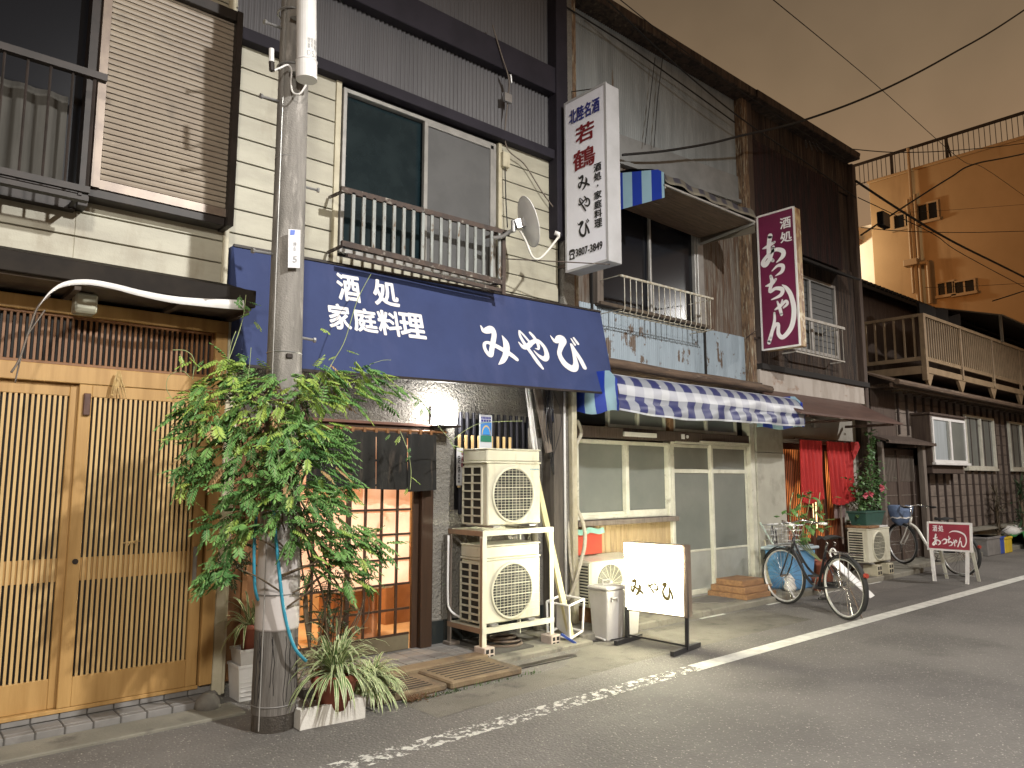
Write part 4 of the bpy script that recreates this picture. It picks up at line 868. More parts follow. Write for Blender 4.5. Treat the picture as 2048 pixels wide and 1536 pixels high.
part('post', m_greywood, h3, lambda b: b.bbox(6.04, 6.14, 5.50, 5.62, 3.43, 4.85, .006))
wn3 = part('window', m_alu, h3, lambda b: (frame(b, 6.14, 7.99, 3.44, 4.82, 5.55, 5.63, .035), b.bbox(7.03, 7.06, 5.545, 5.58, 3.48, 4.78, .003), b.bbox(6.14, 8.05, 5.53, 5.60, 4.78, 4.84, .004)))
part('pane', m_glassdk, wn3, lambda b: b.box(6.17, 7.96, 5.60, 5.61, 3.47, 4.79))
part('sill', m_soffit, wn3, lambda b: b.bbox(6.05, 8.1, 5.46, 5.62, 3.41, 3.45, .004))
part('side_panel', m_alu, wn3, lambda b: b.bbox(7.99, 8.12, 5.53, 5.58, 3.45, 4.80, .004))
def rail3(b):
    b.bar((6.08, 5.2, 3.685), (7.80, 5.2, 3.70), .022, .022)
    for i in range(17):
        x = 6.14+.10*i; b.tube([(x, 5.2, 3.69), (x, 5.2, 3.33), (x, 5.22, 3.30), (x, 5.34, 3.29)], .0055, 5)
    b.tube([(6.1, 5.33, 3.295), (7.76, 5.33, 3.295)], .006, 5); b.tube([(6.1, 5.25, 3.30), (7.76, 5.25, 3.30)], .006, 5)
    for x in (6.08, 7.79): b.tube([(x, 5.2, 3.69), (x, 5.55, 3.69)], .006, 5); b.tube([(x, 5.2, 3.31), (x, 5.55, 3.31)], .006, 5)
part('wire_railing', M('rust_flecked_white_wire', (.45, .44, .38), (.3, .25, .17), 20, rough=.5), h3, rail3)
part('roof_edge', m_rust2, h3, lambda b: (b.bbox(5.60, 9.2, 5.30, 5.6, 6.86, 6.98, .01), b.slab((5.6, 5.3, 6.98), (9.2, 5.3, 6.98), (9.2, 11, 7.8), (5.6, 11, 7.8), .05)))
part('eave_beam', m_beamwood, h3, lambda b: (b.tube(spline([(5.7, 5.34, 2.74), (6.4, 5.33, 2.735), (7.2, 5.34, 2.72), (8.2, 5.33, 2.725), (9.3, 5.34, 2.70)]), .055, 8), b.box(5.66, 9.2, 5.40, 5.62, 2.66, 2.79)), True)
# ground floor
part('lintel', m_dkwood, h3, lambda b: (b.bbox(5.72, 9.2, 5.60, 5.74, 1.95, 2.075, .004), b.bbox(5.72, 9.2, 5.62, 5.74, 2.42, 2.75, .004)))
def win3(b):
    frame(b, 5.80, 7.42, 1.06, 1.93, 5.63, 5.71, .045); b.bbox(6.60, 6.655, 5.62, 5.68, 1.10, 1.89, .003); b.bbox(5.845, 6.60, 5.655, 5.69, 1.10, 1.135, .002); b.bbox(6.655, 7.375, 5.635, 5.66, 1.10, 1.145, .002)
    b.bbox(7.36, 7.40, 5.60, 5.69, 1.06, 1.92, .003)
wn4 = part('window', m_alub, h3, win3)
part('pane', m_frost, wn4, lambda b: (b.box(5.84, 6.62, 5.685, 5.69, 1.1, 1.9), b.box(6.62, 7.38, 5.665, 5.67, 1.1, 1.9)))
part('sill', m_greywood, wn4, lambda b: b.bbox(5.75, 7.47, 5.55, 5.72, 1.00, 1.055, .004))
def transomw(x0, x1):
    f = part('transom_window', m_alub, h3, lambda b: (frame(b, x0, x1, 2.08, 2.42, 5.655, 5.71, .035), b.bbox((x0+x1)/2-.02, (x0+x1)/2+.02, 5.65, 5.69, 2.11, 2.39, .002)))
    part('pane', m_frost, f, lambda b: b.box(x0+.03, x1-.03, 5.69, 5.695, 2.1, 2.4))
transomw(6.35, 7.40); transomw(7.55, 8.95)
part('timber_stud', m_timber, h3, lambda b: b.bbox(7.44, 7.52, 5.63, 5.72, 2.08, 2.42, .003))
def tg(b):
    x = 5.74
    while x < 7.42: b.bbox(x+.002, x+.086, 5.66, 5.70, .07, 1.0, .004); x += .09
part('wood_cladding', m_panel, h3, tg)
def sdoor(x0, x1, y):
    f = part('sliding_door', m_alub, h3, lambda b: (frame(b, x0, x1, .085, 1.93, y-.02, y+.02, .045, .04, .06), b.bbox(x0+.045, x1-.045, y-.018, y+.018, 1.57, 1.62, .002), b.bbox(x0+.045, x1-.045, y-.014, y+.014, .60, .625, .002)))
    part('pane', m_frost, f, lambda b: (b.box(x0+.04, x1-.04, y-.002, y+.003, .61, 1.9)))
    part('lower_panel', M('grey_white_panel', (.30, .305, .28), (.25, .255, .235), 3, rough=.5), f, lambda b: b.box(x0+.04, x1-.04, y-.004, y+.003, .13, .61))
sdoor(7.50, 8.34, 5.69); sdoor(8.30, 9.14, 5.66)
part('door_frame', m_alub, h3, lambda b: (b.bbox(7.44, 7.50, 5.62, 5.74, .07, 1.95, .003), b.bbox(9.14, 9.24, 5.58, 5.74, .07, 2.5, .004), b.bbox(7.5, 9.14, 5.60, 5.63, 1.93, 1.96, .003), b.bbox(8.0, 9.14, 5.56, 5.60, 1.955, 1.975, .002)))
part('threshold', m_alu, h3, lambda b: b.bbox(7.5, 9.14, 5.63, 5.74, .065, .085, .003))
part('pillar', m_pillar, h3, lambda b: (b.bbox(9.25, 9.98, 5.56, 6.4, .07, 1.86, .006), b.bbox(9.27, 9.97, 5.565, 6.4, 1.865, 2.62, .006)))
solid('fluorescent_fixture', m_whitepl, 'slim white tube fixture on the dark lintel above the shop window', 'light fixture', lambda b: (b.bbox(at(1248, 865, 5.57).x, at(1312, 872, 5.57).x, 5.555, 5.59, at(1280, 874, 5.57).z, at(1280, 865, 5.57).z, .004)))
solid('door_plate', m_white, 'tiny white number plates on the dark lintel above the shop doors', 'number plate', lambda b: (b.bbox(7.62, 7.68, 5.585, 5.6, 1.985, 2.045, .002), b.cyl((7.74, 5.585, 2.015), (7.74, 5.6, 2.015), .02)))

# checked awning over the shop, sagging
c_aw = thing('awning', (7.5, 5.2, 2.1), 'sagging blue and white checked vinyl awning over the shuttered shop', 'awning')
AX0, AX1 = 5.65, 9.32
def chk(b):
    n = 90; prof = [(5.36, 2.60), (5.22, 2.595), (5.08, 2.575), (4.98, 2.54), (4.93, 2.49), (4.90, 2.42), (4.885, 2.35), (4.90, 2.315), (4.875, 2.28), (4.86, 2.22), (4.87, 2.18)]
    L = [0]
    for p, q in zip(prof, prof[1:]): L.append(L[-1]+math.hypot(p[0]-q[0], p[1]-q[1]))
    P = []
    for i in range(n+1):
        u = i/n; x = AX0+(AX1-AX0)*u; c = []
        for j, (y, z) in enumerate(prof):
            v = j/(len(prof)-1)
            sag = -.035*math.sin(u*math.pi)*v - .02*math.sin(u*7+1)*v + .004*math.sin(u*23+j)*v
            if j >= 7: sag -= .02*math.sin(u*4+.5)+.05*max(0, .25-u)*4*(v-.6)*-1.2
            c.append((x+.003*math.sin(j+u*9)*v, y+.018*math.sin(u*37+j*.9)*v+(.02 if j in (6, 7) else 0)*math.sin(u*11), z+sag))
        P.append(c)
    b.grid(P, lambda i, j: (i/n*(AX1-AX0), L[j]+.04))
part('cover', m_check, c_aw, chk, True)
def chs(x):
    def f(b):
        n = 14; P = []
        for i in range(n+1):
            u = i/n; y = 5.62-(5.62-4.90)*u; zt = 2.60-.015*u-(.10*max(0, u-.85)/.15)
            zb = 2.19+.02*math.sin(u*9)-.03*u; P.append([(x+.03*math.sin(v*4+u*5)*v, y, zt+(zb-zt)*v) for v in (0, .2, .4, .6, .8, 1)])
        b.grid(P, lambda i, j: (.12+i/n*.72, j*.1))
    return f
part('side_flap', m_strip, c_aw, chs(AX0), True); part('side_flap', m_strip, c_aw, chs(AX1), True)
part('awning_frame', m_galv, c_aw, lambda b: (b.tube([(5.7, 4.93, 2.26), (9.3, 4.93, 2.26)], .012, 6), [b.tube([(x, 4.93, 2.26), (x, 5.6, 2.3)], .01, 6) for x in (5.7, 7.5, 9.28)]))
part('torn_flap', m_check, c_aw, lambda b: b.grid([[at(1290+i*4, 772+j*(8-i*.8), 4.99-.01*i) for j in range(4)] for i in range(9)], lambda i, j: (.22+i*.01, .3+j*.03)))
# small upper awning
u_aw = thing('awning', (7.3, 5.2, 4.45), 'small striped vinyl awning above the upper window of the rusted shop house', 'awning')
def upa(b):
    n = 50; prof = [(5.55, 5.00), (5.2, 4.94), (4.90, 4.84), (4.76, 4.77), (4.72, 4.66)]; P = []
    for i in range(n+1):
        u = i/n; x = 6.28+(8.06-6.28)*u; P.append([(x, y+.01*math.sin(u*30)*j/4, z-.015*math.sin(u*3.1)+.012*math.sin(u*25+j)) for j, (y, z) in enumerate(prof)])
    b.grid(P, lambda i, j: (i/n*1.8+.05, j*.12+.1))
part('cover', checks('weathered_checked_vinyl', .27, a=(.17, .155, .12), b=(.04, .04, .055), c=(.12, .11, .09), pitch=.23), u_aw, upa, True)
for fx, fm_ in ((6.28, m_strip), (8.06, m_frp)):
    part('side_flap', fm_, u_aw, lambda b: b.grid([[(fx, 5.56-.82*i/10, (5.0-.20*i/10-.04*(i > 9))*(1-v)+(4.53-.05*i/10)*v) for v in (0, .5, 1)] for i in range(11)], lambda i, j: (.16+i*.082, j*.1)), True)
part('soffit', m_beamwood, u_aw, lambda b: b.slab((6.3, 4.76, 4.64), (8.04, 4.76, 4.62), (8.04, 5.54, 4.62), (6.3, 5.54, 4.66), .01))
part('awning_frame', m_alu, u_aw, lambda b: (b.bar((6.28, 4.74, 4.62), (8.06, 4.74, 4.62), .02, .02), b.bar((6.3, 4.74, 4.60), (6.3, 5.55, 4.56), .02, .02), b.bar((8.04, 4.74, 4.60), (8.04, 5.55, 4.52), .02, .03), b.bar((7.3, 4.76, 4.66), (7.3, 5.55, 4.75), .02, .02)))

# ================================================================== house 4: the bar with the red noren
h4 = thing('townhouse', (11, 5.5, 0), 'dark rusted corrugated house with the red noren bar at street level', 'house')
part('wall', m_rust2, h4, lambda b: (corrugate(b, 9.16, 12.54, 6.30, 6.90, 5.53, .05, .006), corrugate(b, 9.16, 12.54, 4.60, 4.95, 5.53, .05, .006), corrugate(b, 9.16, 10.0, 3.05, 4.60, 5.53, .05, .006), corrugate(b, 11.75, 12.54, 3.05, 4.60, 5.53, .05, .006), corrugate(b, 10.0, 11.75, 3.05, 3.40, 5.53, .05, .006),
    b.box(12.46, 12.54, 5.535, 11, 0, 6.9), b.box(9.16, 12.46, 10.9, 11, 0, 6.9), b.box(9.16, 10.0, 5.56, 5.65, 3, 6.9), b.box(11.75, 12.46, 5.56, 5.65, 3, 6.9), b.box(10, 11.75, 5.56, 5.65, 4.6, 6.9), b.box(10, 11.75, 5.56, 5.65, 3, 3.4)))
part('maroon_panel', m_maroon, h4, lambda b: (corrugate(b, 9.30, 11.95, 4.90, 6.36, 5.48, .07, .012)))
part('corner_post', m_dkwood, h4, lambda b: b.bbox(12.44, 12.56, 5.44, 5.56, .07, 6.86, .008))
part('corner_post', m_dkwood, h4, lambda b: b.bbox(9.17, 9.30, 5.45, 5.54, 3.0, 6.9, .008))
part('roof_edge', m_rust2, h4, lambda b: (b.bbox(9.2, 12.40, 5.28, 5.55, 6.86, 6.97, .01), b.slab((9.2, 5.28, 6.975), (12.42, 5.28, 6.975), (12.6, 11, 7.7), (9.2, 11, 7.7), .05)))
wn5 = part('window', m_alu, h4, lambda b: (frame(b, 10.0, 11.75, 3.40, 4.60, 5.52, 5.60, .05), b.bbox(10.86, 10.92, 5.51, 5.55, 3.45, 4.55, .003)))
part('shutter', M('slate_shutter', (.085, .09, .09), (.07, .073, .073), 3, rough=.6), wn5, lambda b: [b.bbox(10.05, 11.70, 5.555, 5.58, 3.45+.1*i, 3.545+.1*i, .004) for i in range(11)])
part('hood', m_crack, h4, lambda b: b.slab((9.95, 5.15, 4.66), (11.85, 5.15, 4.66), (11.85, 5.55, 4.86), (9.95, 5.55, 4.86), .03))
part('railing', M('pale_rail', (.42, .40, .36), (.3, .27, .22), 10, rough=.5), h4, lambda b: (b.bar((9.95, 5.3, 3.82), (11.5, 5.3, 3.83), .03, .04), b.bar((9.95, 5.3, 3.30), (11.45, 5.3, 3.30), .02, .02), [b.tube([(10.0+.13*i, 5.3, 3.82), (10.0+.13*i, 5.3, 3.30)], .006, 5) for i in range(12)], [b.bar((x, 5.3, z), (x, 5.53, z), .02, .02) for x in (10, 11.45) for z in (3.3, 3.82)]))
part('floor_beam', m_crack, h4, lambda b: b.bbox(9.16, 12.44, 5.36, 5.54, 2.98, 3.06, .006))
part('stained_band', m_stained, h4, lambda b: (b.bbox(9.16, 12.30, 5.40, 5.52, 2.70, 2.98, .006)))
part('canopy', m_canopy, h4, lambda b: (b.slab((9.1, 4.82, 2.36), (12.2, 4.82, 2.36), (12.1, 5.42, 2.71), (9.1, 5.42, 2.71), .025), b.bar((9.1, 4.81, 2.345), (12.2, 4.81, 2.345), .03, .03), [b.bar((x, 4.85, 2.33), (x, 5.6, 2.33), .04, .04) for x in (9.4, 10.6, 12.0)]))
part('plaster_wall', m_plaster, h4, lambda b: (b.box(9.98, 12.44, 5.64, 5.75, 2.07, 3.0), b.box(11.85, 12.44, 5.62, 5.75, .07, 2.07), b.bbox(9.98, 12.2, 5.58, 5.64, 2.02, 2.075, .004)))
part('dark_base', m_dkwood, h4, lambda b: (b.bbox(11.88, 12.42, 5.59, 5.62, .07, .80, .004)))
d4 = part('lattice_door', m_door, h4, lambda b: (b.bbox(9.98, 10.06, 5.62, 5.74, .07, 2.02, .004), b.bbox(11.77, 11.85, 5.62, 5.74, .07, 2.02, .004), b.bbox(10.9, 10.98, 5.66, 5.70, .08, 2.02, .003), b.bbox(10.06, 11.77, 5.66, 5.70, 1.93, 2.02, .003), b.bbox(10.06, 11.77, 5.66, 5.70, .08, .16, .003), b.bbox(11.30, 11.36, 5.65, 5.69, .08, 1.93, .003)))
part('door_slats', m_door, d4, lambda b: [b.box(x-.006, x+.006, 5.685, 5.697, .15, 1.94) for x in [10.08+.050*i for i in range(34)]])
def bar_glow():
    m = bpy.data.materials.new('lit_bar_glass'); m.use_nodes = True; n = m.node_tree; b = n.nodes['Principled BSDF']
    b.inputs['Base Color'].default_value = (.3, .1, .04, 1); t = n.nodes.new('ShaderNodeTexCoord')
    q = n.nodes.new('ShaderNodeTexNoise'); q.inputs['Scale'].default_value = 1.6; n.links.new(t.outputs['Object'], q.inputs['Vector'])
    r_ = n.nodes.new('ShaderNodeValToRGB'); r_.color_ramp.elements[0].position = .42; r_.color_ramp.elements[0].color = (.06, .012, .003, 1)
    r_.color_ramp.elements[1].position = .62; r_.color_ramp.elements[1].color = (1, .30, .07, 1); n.links.new(q.outputs[0], r_.inputs[0])
    n.links.new(r_.outputs[0], b.inputs['Emission Color']); b.inputs['Emission Strength'].default_value = 1.1; return m
part('lit_glass', bar_glow(), d4, lambda b: (b.box(10.06, 11.77, 5.70, 5.704, .62, 1.93)))
part('lower_panel', m_dkwood, d4, lambda b: b.box(10.06, 11.77, 5.71, 5.73, .1, .62))
part('bright_gap', EM('lit_gap', (1, .62, .26), 1.6), d4, lambda b: (b.box(11.00, 11.03, 5.655, 5.66, .75, 1.90), b.box(10.92, 10.932, 5.655, 5.66, .9, 1.90)))
no4 = thing('noren_curtain', (11.1, 5.45, 1.15), 'red noren curtain in front of the lattice bar door', 'noren curtain')
def redn(b):
    rr = random.Random(4)
    for s_, (xa, xb, bot) in enumerate(((10.22, 10.86, 1.17), (11.02, 11.86, 1.13))):
        P = []; n = 40
        for i in range(n+1):
            t = i/n; x = xa+(xb-xa)*t; c = []
            for k in range(11):
                v = k/10; gather = 1-.10*v if s_ == 0 else 1-.16*v
                xx = (xa+xb)/2+(x-(xa+xb)/2)*gather+(.05*v if s_ else -.02*v)
                c.append((xx, 5.44+.028*math.sin(t*38+math.sin(v*3)*1.2)*(.3+v*.8)+.012*math.sin(t*71), 2.06-(2.06-bot)*v-.03*math.sin(t*5)*v))
            P.append(c)
        b.grid(P)
    P = [[(11.72+.22*i/6+.02*j, 5.40-.02*i/6, 2.07-.10*j*(1-i/8)+.01*i/6) for j in range(4)] for i in range(7)]; b.grid(P)
part('cloth', m_red, no4, redn, True)
part('rod', m_dkwood, no4, lambda b: b.cyl((10.1, 5.46, 2.075), (12.0, 5.46, 2.075), .013))
solid('hanging_cloth', M('pinkish_grey_cloth', (.24, .17, .16), (.18, .125, .12), 5, rough=.9), 'dull pinkish cloth hanging behind the right half of the red noren', 'cloth', lambda b: b.grid([[(11.34+.34*i/16, 5.54+.02*math.sin(i*1.4), 1.85-(.95)*k/6) for k in range(7)] for i in range(17)]), True)
solid('fuse_box', m_alu, 'small grey box under the brown canopy above the red noren', 'box', lambda b: b.bbox(10.95, 11.15, 5.58, 5.64, 2.28, 2.42, .01), group=None)

# ================================================================== house 5: board house with balcony
h5 = thing('board_house', (18, 5.7, 0), 'long brown board and batten house with a cream upper balcony at right', 'house')
def boards(b):
    z = .5
    while z < 3.2: b.bbox(14.2 if z > 2.1 else 15.02, 26, 5.685+R.uniform(-.003, .003), 5.74, z+.004, z+.215, .004); z += .22
part('wall', m_board, h5, boards)
part('side_boards', m_dkwood, h5, lambda b: (b.box(12.56, 13.2, 5.70, 5.76, 0, 3.3), b.box(12.56, 14.2, 5.70, 5.76, 2.2, 3.3)))
part('backing', m_black, h5, lambda b: (b.box(12.9, 26, 5.75, 5.8, 0, 3.3), b.box(12.9, 26, 11, 11.1, 0, 5.5), b.box(25.9, 26, 5.8, 11, 0, 5.5), b.box(12.9, 26, 6.7, 6.8, 3.2, 5.6), b.box(12.9, 13, 6.7, 11, 0, 5.6)))
part('batten', m_batten, h5, lambda b: [b.bbox(x-.017, x+.017, 5.645, 5.69, .52 if x > 15 else 2.3, 3.05, .003) for x in [14.25+.40*i for i in range(29)]])
part('foundation', m_slab, h5, lambda b: (b.bbox(15.03, 26, 5.62, 5.76, .0, .50, .01), b.bbox(15.2, 26, 5.48, 5.66, .44, .49, .006)))
part('eave', m_beamwood, h5, lambda b: (b.slab((12.9, 5.15, 3.12), (26, 5.15, 3.12), (26, 5.75, 3.36), (12.9, 5.75, 3.36), .03), b.tube([(12.9, 5.12, 3.10), (26, 5.12, 3.08)], .05, 8), b.box(12.9, 26, 5.2, 5.24, 3.02, 3.09), [b.bbox(x, x+.05, 5.2, 5.7, 3.06, 3.12, .004) for x in [13.2+.45*i for i in range(28)]]))
b_d = part('bay_window', m_dkwood, h5, lambda b: (b.bbox(14.86, 16.62, 5.36, 5.69, 1.74, 2.68, .006), b.bbox(14.80, 16.68, 5.33, 5.69, 2.68, 2.72, .004), b.bbox(14.95, 16.5, 5.40, 5.68, 1.60, 1.74, .004)))
part('frame', m_whitepl, b_d, lambda b: (frame(b, 14.90, 16.58, 1.80, 2.64, 5.33, 5.37, .05), b.bbox(15.72, 15.79, 5.32, 5.35, 1.84, 2.6, .003), b.bbox(14.86, 16.66, 5.30, 5.37, 1.755, 1.80, .003)))
part('pane', [m_frostw, m_frost], b_d, lambda b: (b.box(14.93, 15.62, 5.355, 5.358, 1.84, 2.6), setattr(b, 'cur', 1), b.box(15.62, 16.55, 5.35, 5.353, 1.84, 2.6)))
def hw(x0, x1, z0, z1):
    f = part('window', m_alub, h5, lambda b: (frame(b, x0, x1, z0, z1, 5.60, 5.69, .05), b.bbox((x0+x1)/2-.03, (x0+x1)/2+.03, 5.595, 5.65, z0+.04, z1-.04, .003), b.bbox(x0-.04, x1+.04, 5.585, 5.69, z0-.05, z0, .003)))
    part('pane', m_frost, f, lambda b: b.box(x0+.04, x1-.04, 5.655, 5.66, z0+.04, z1-.04))
hw(17.45, 19.25, 1.72, 2.84); hw(20.3, 22.1, 1.72, 2.84); hw(23.2, 25, 1.72, 2.84)
# entrance of house 5
pd = part('door', m_dkwood, h5, lambda b: (b.bbox(13.20, 13.32, 5.62, 5.75, .08, 2.16, .004), b.bbox(14.86, 15.02, 5.55, 5.75, .08, 2.16, .004), b.bbox(13.32, 14.86, 5.69, 5.74, .08, 2.04, .004), b.bbox(14.05, 14.15, 5.66, 5.70, .08, 2.0, .003)))
part('door_slats', m_greywood, pd, lambda b: ([b.box(x, x+.016, 5.675, 5.69, 1.45, 1.92) for x in [13.36+.06*i for i in range(25)]], [b.box(13.32, 14.86, 5.68, 5.69, z, z+.014) for z in [.2+.2*i for i in range(6)]]))
part('entrance_canopy', m_dkwood, h5, lambda b: (b.slab((12.95, 5.33, 2.15), (15.0, 5.33, 2.15), (15.0, 5.74, 2.28), (12.95, 5.74, 2.28), .04), b.bar((12.95, 5.35, 2.12), (15.0, 5.35, 2.12), .05, .05), b.bbox(14.2, 14.28, 5.4, 5.7, 2.05, 2.12, .004)))
part('entrance_post', m_greywood, h5, lambda b: b.bbox(12.98, 13.06, 5.46, 5.54, .08, 2.12, .006))
part('entrance_post', m_greywood, h5, lambda b: b.bbox(14.66, 14.78, 5.44, 5.54, .08, 2.12, .006))
bl = part('balcony', m_balc, h5, lambda b: (
    b.bar((14.1, 5.10, 4.40), (26, 5.10, 4.40), .07, .055), b.bar((14.1, 5.12, 3.62), (26, 5.12, 3.62), .05, .07), b.bar((14.1, 5.12, 3.42), (26, 5.12, 3.42), .05, .11),
    b.bar((14.12, 5.10, 4.40), (14.12, 6.7, 4.40), .07, .055, (0, 0, 1)), b.bar((14.12, 5.10, 3.62), (14.12, 6.7, 3.62), .05, .07), b.bar((14.12, 5.10, 3.42), (14.12, 6.7, 3.42), .05, .14),
    b.bbox(14.07, 14.16, 5.06, 5.15, 3.22, 4.42, .006), [b.bbox(x-.025, x+.025, 5.07, 5.12, 3.38, 4.40, .004) for x in (15.9, 17.7, 19.5, 21.3, 23.1, 24.9)],
    [b.add([(x-.2, 5.11, 3.37), (x+.2, 5.11, 3.37), (x+.02, 5.11, 3.14), (x-.02, 5.11, 3.14), (x-.2, 5.16, 3.37), (x+.2, 5.16, 3.37), (x+.02, 5.16, 3.14), (x-.02, 5.16, 3.14)], [(0, 3, 2, 1), (4, 5, 6, 7), (0, 4, 7, 3), (1, 2, 6, 5), (3, 7, 6, 2)]) for x in (14.3, 15.9, 17.7, 19.5, 21.3, 23.1, 24.9)]))
part('bars', m_balc, bl, lambda b: ([b.box(x, x+.03, 5.09, 5.11, 3.63, 4.39) for x in [14.2+.11*i for i in range(107)]], [b.box(14.105, 14.135, y, y+.03, 3.63, 4.39) for y in [5.24+.17*i for i in range(8)]]))
part('screen_sheet', m_frp, bl, lambda b: b.box(14.2, 26, 5.13, 5.14, 3.66, 4.38))
part('floor', m_dkwood, bl, lambda b: b.box(14.1, 26, 5.15, 6.7, 3.40, 3.46))
part('roof', m_roofdk, h5, lambda b: (b.slab((12.9, 6.3, 5.30), (26, 6.3, 5.30), (26, 9, 6.5), (12.9, 9, 6.5), .06), [b.cyl((12.92+.2*i, 6.28, 5.33), (12.92+.2*i, 7.6, 5.92), .04, seg=6) for i in range(40)]))
part('upper_wall', m_dkwood, h5, lambda b: (b.box(12.95, 14.5, 6.5, 6.7, 3.4, 5.4), b.box(14.5, 26, 6.62, 6.72, 3.4, 5.4)))
part('balcony_roof', m_frp, h5, lambda b: (b.slab((18.3, 5.0, 5.0), (26, 5.0, 5.0), (26, 6.7, 5.5), (18.3, 6.7, 5.5), .03), b.bar((18.3, 5.05, 4.4), (18.3, 5.05, 5.0), .05, .05), b.bar((22, 5.05, 4.4), (22, 5.05, 5.0), .05, .05)))
solid('laundry', m_crack, 'dark cover draped on the upper floor behind the cream balcony rail', 'cover', lambda b: b.grid([[(15.4+2.2*i/20, 5.6+.1*math.sin(i), 4.9-.5*k/5+.06*math.sin(i*.8)) for k in range(6)] for i in range(21)]), True)

# ================================================================== far apartment block and white house
fb = thing('apartment_building', (30, 8, 0), 'tall flat roofed apartment block glowing orange behind the rooftops at right', 'building')
zt = 13.35
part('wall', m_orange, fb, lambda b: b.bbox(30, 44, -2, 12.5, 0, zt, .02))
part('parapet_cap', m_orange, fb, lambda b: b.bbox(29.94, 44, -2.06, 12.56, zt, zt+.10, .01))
part('roof_railing', m_dkmetal, fb, lambda b: (b.bar((30.1, -2, zt+.98), (30.1, 13.2, zt+.98), .10, .09), b.bar((30.1, -2, zt+.14), (30.1, 13.2, zt+.14), .03, .03), [b.box(30.09, 30.11, y-.010, y+.010, zt+.1, zt+.98) for y in [-2+.175*i for i in range(87)]],
     [b.box(30.06, 30.14, y-.045, y+.045, zt+.1, zt+.98) for y in (1.0, 4.0, 7.0, 9.6, 11.6)], [b.bar((30.1, y, zt+.95), (30.7, y, zt), .05, .05, (0, 1, 0)) for y in (1.0, 4.0, 7.0, 9.6)]))
def fwin(y0, y1, z0, z1, lit=False):
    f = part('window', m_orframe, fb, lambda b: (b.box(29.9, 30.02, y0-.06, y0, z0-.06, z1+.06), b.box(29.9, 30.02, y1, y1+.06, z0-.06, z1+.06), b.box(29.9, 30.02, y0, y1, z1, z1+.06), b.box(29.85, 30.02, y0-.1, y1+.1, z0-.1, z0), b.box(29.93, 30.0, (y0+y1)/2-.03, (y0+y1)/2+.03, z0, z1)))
    part('pane', m_glassdk if not lit else m_frostw, f, lambda b: b.box(29.97, 29.985, y0, y1, z0, z1))
for (xa, ya, xb, yb) in ((1790, 428, 1833, 455), (1838, 408, 1876, 441), (1878, 566, 1908, 590), (1910, 563, 1950, 586)):
    p, q = atx(xa, (ya+yb)/2, 30), atx(xb, (ya+yb)/2, 30); zz0, zz1 = atx((xa+xb)/2, yb, 30).z, atx((xa+xb)/2, ya, 30).z
    fwin(q.y, p.y, zz0, zz1)
def fp(b):
    for px_ in (1823, 1830):
        p = atx(px_, 400, 29.85); b.cyl((29.85, p.y, 3), (29.85, p.y, zt+.9 if px_ == 1823 else zt-1), .06, seg=8)
    p = atx(1815, 400, 29.8); b.cyl((29.8, p.y, 8.5), (29.8, p.y, 12.2), .06, seg=8); q = atx(1858, 560, 29.8); b.cyl((29.8, q.y, 8.0), (29.8, q.y, 9.6), .07, seg=8); b.cyl((29.8, q.y, 9.6), (29.8, q.y+.5, 9.6), .07, seg=8)
    b.bbox(29.6, 29.95, q.y+.3, q.y+.8, 9.55, 9.8, .02)
part('downpipe', m_orframe, fb, fp)
wh = thing('white_building', (31, 14, 0), 'narrow white building with an outside stair beside the orange lit block', 'building')
part('wall', M('white_render', (.80, .78, .72), (.74, .72, .66), 1, rough=.8), wh, lambda b: b.bbox(31, 36, 12.55, 17, 0, 12.0, .02))
part('stair', m_wooddk, wh, lambda b: (b.bar((30.6, 13.3, 11.3), (30.6, 16, 12.6), .6, .18, (0, 0, 1)), b.bar((30.5, 13.0, 8.9), (30.5, 16, 8.9), .05, .05), [b.bar((30.6, 13.6+.3*i, 11.2+.14*i), (31, 13.6+.3*i, 11.2+.14*i), .2, .08) for i in range(8)]))
part('stair_railing', m_dkmetal, wh, lambda b: [b.box(30.5, 30.52, 12.7+.18*i, 12.715+.18*i, 8.0, 8.95) for i in range(18)])
lamp('stairwell_light', (28.5, 14.8, 10.5), 330, (1.0, .82, .55), .2)
# dark neighbouring roofs behind the row
nb = thing('townhouse', (20, 12, 0), 'dark low house roof in front of the orange lit apartment block', 'house')
part('wall', m_dkwood, nb, lambda b: b.bbox(15, 26, 9.2, 10.8, 0, 5.6, .02))
part('roof', m_roofdk, nb, lambda b: (b.slab((14.8, 8.9, 6.35), (26, 8.9, 6.55), (26, 10, 6.9), (14.8, 10, 6.7), .08)))

# ================================================================== signs
def sign_box(name, x0, x1, y0, y1, z0, z1, face, side, label, fr=.02):
    t = thing(name, ((x0+x1)/2, (y0+y1)/2, z0), label, 'sign')
    part('cabinet', side, t, lambda b: b.bbox(x0, x1, y0, y1, z0, z1, .006))
    part('face', face, t, lambda b: b.box(x0-.006, x0, y0+fr, y1-fr, z0+fr, z1-fr))
    part('face', face, t, lambda b: b.box(x1, x1+.006, y0+fr, y1-fr, z0+fr, z1-fr))
    return t
s1 = sign_box('projecting_sign', 5.35, 5.545, 4.72, 5.30, 3.60, 5.44, m_signw, m_signside, 'tall white projecting sign with black and red Japanese writing')
F1 = frame_map((5.344, 5.28, 3.62), (5.344, 4.74, 3.62), (5.344, 5.28, 5.42), .003)
text('writing', '北陸名酒', F1, (.10, .862, .88, .945), m_inkn, s1, .03)
def vbox(cx, cy, w_, h_): return (cx-w_/2, cy-h_/2, cx+w_/2, cy+h_/2)
text('red_writing', '若', F1, vbox(.50, .775, .46, .105), m_inkr, s1, .022); text('red_writing', '鶴', F1, vbox(.47, .625, .56, .115), m_inkr, s1, .016)
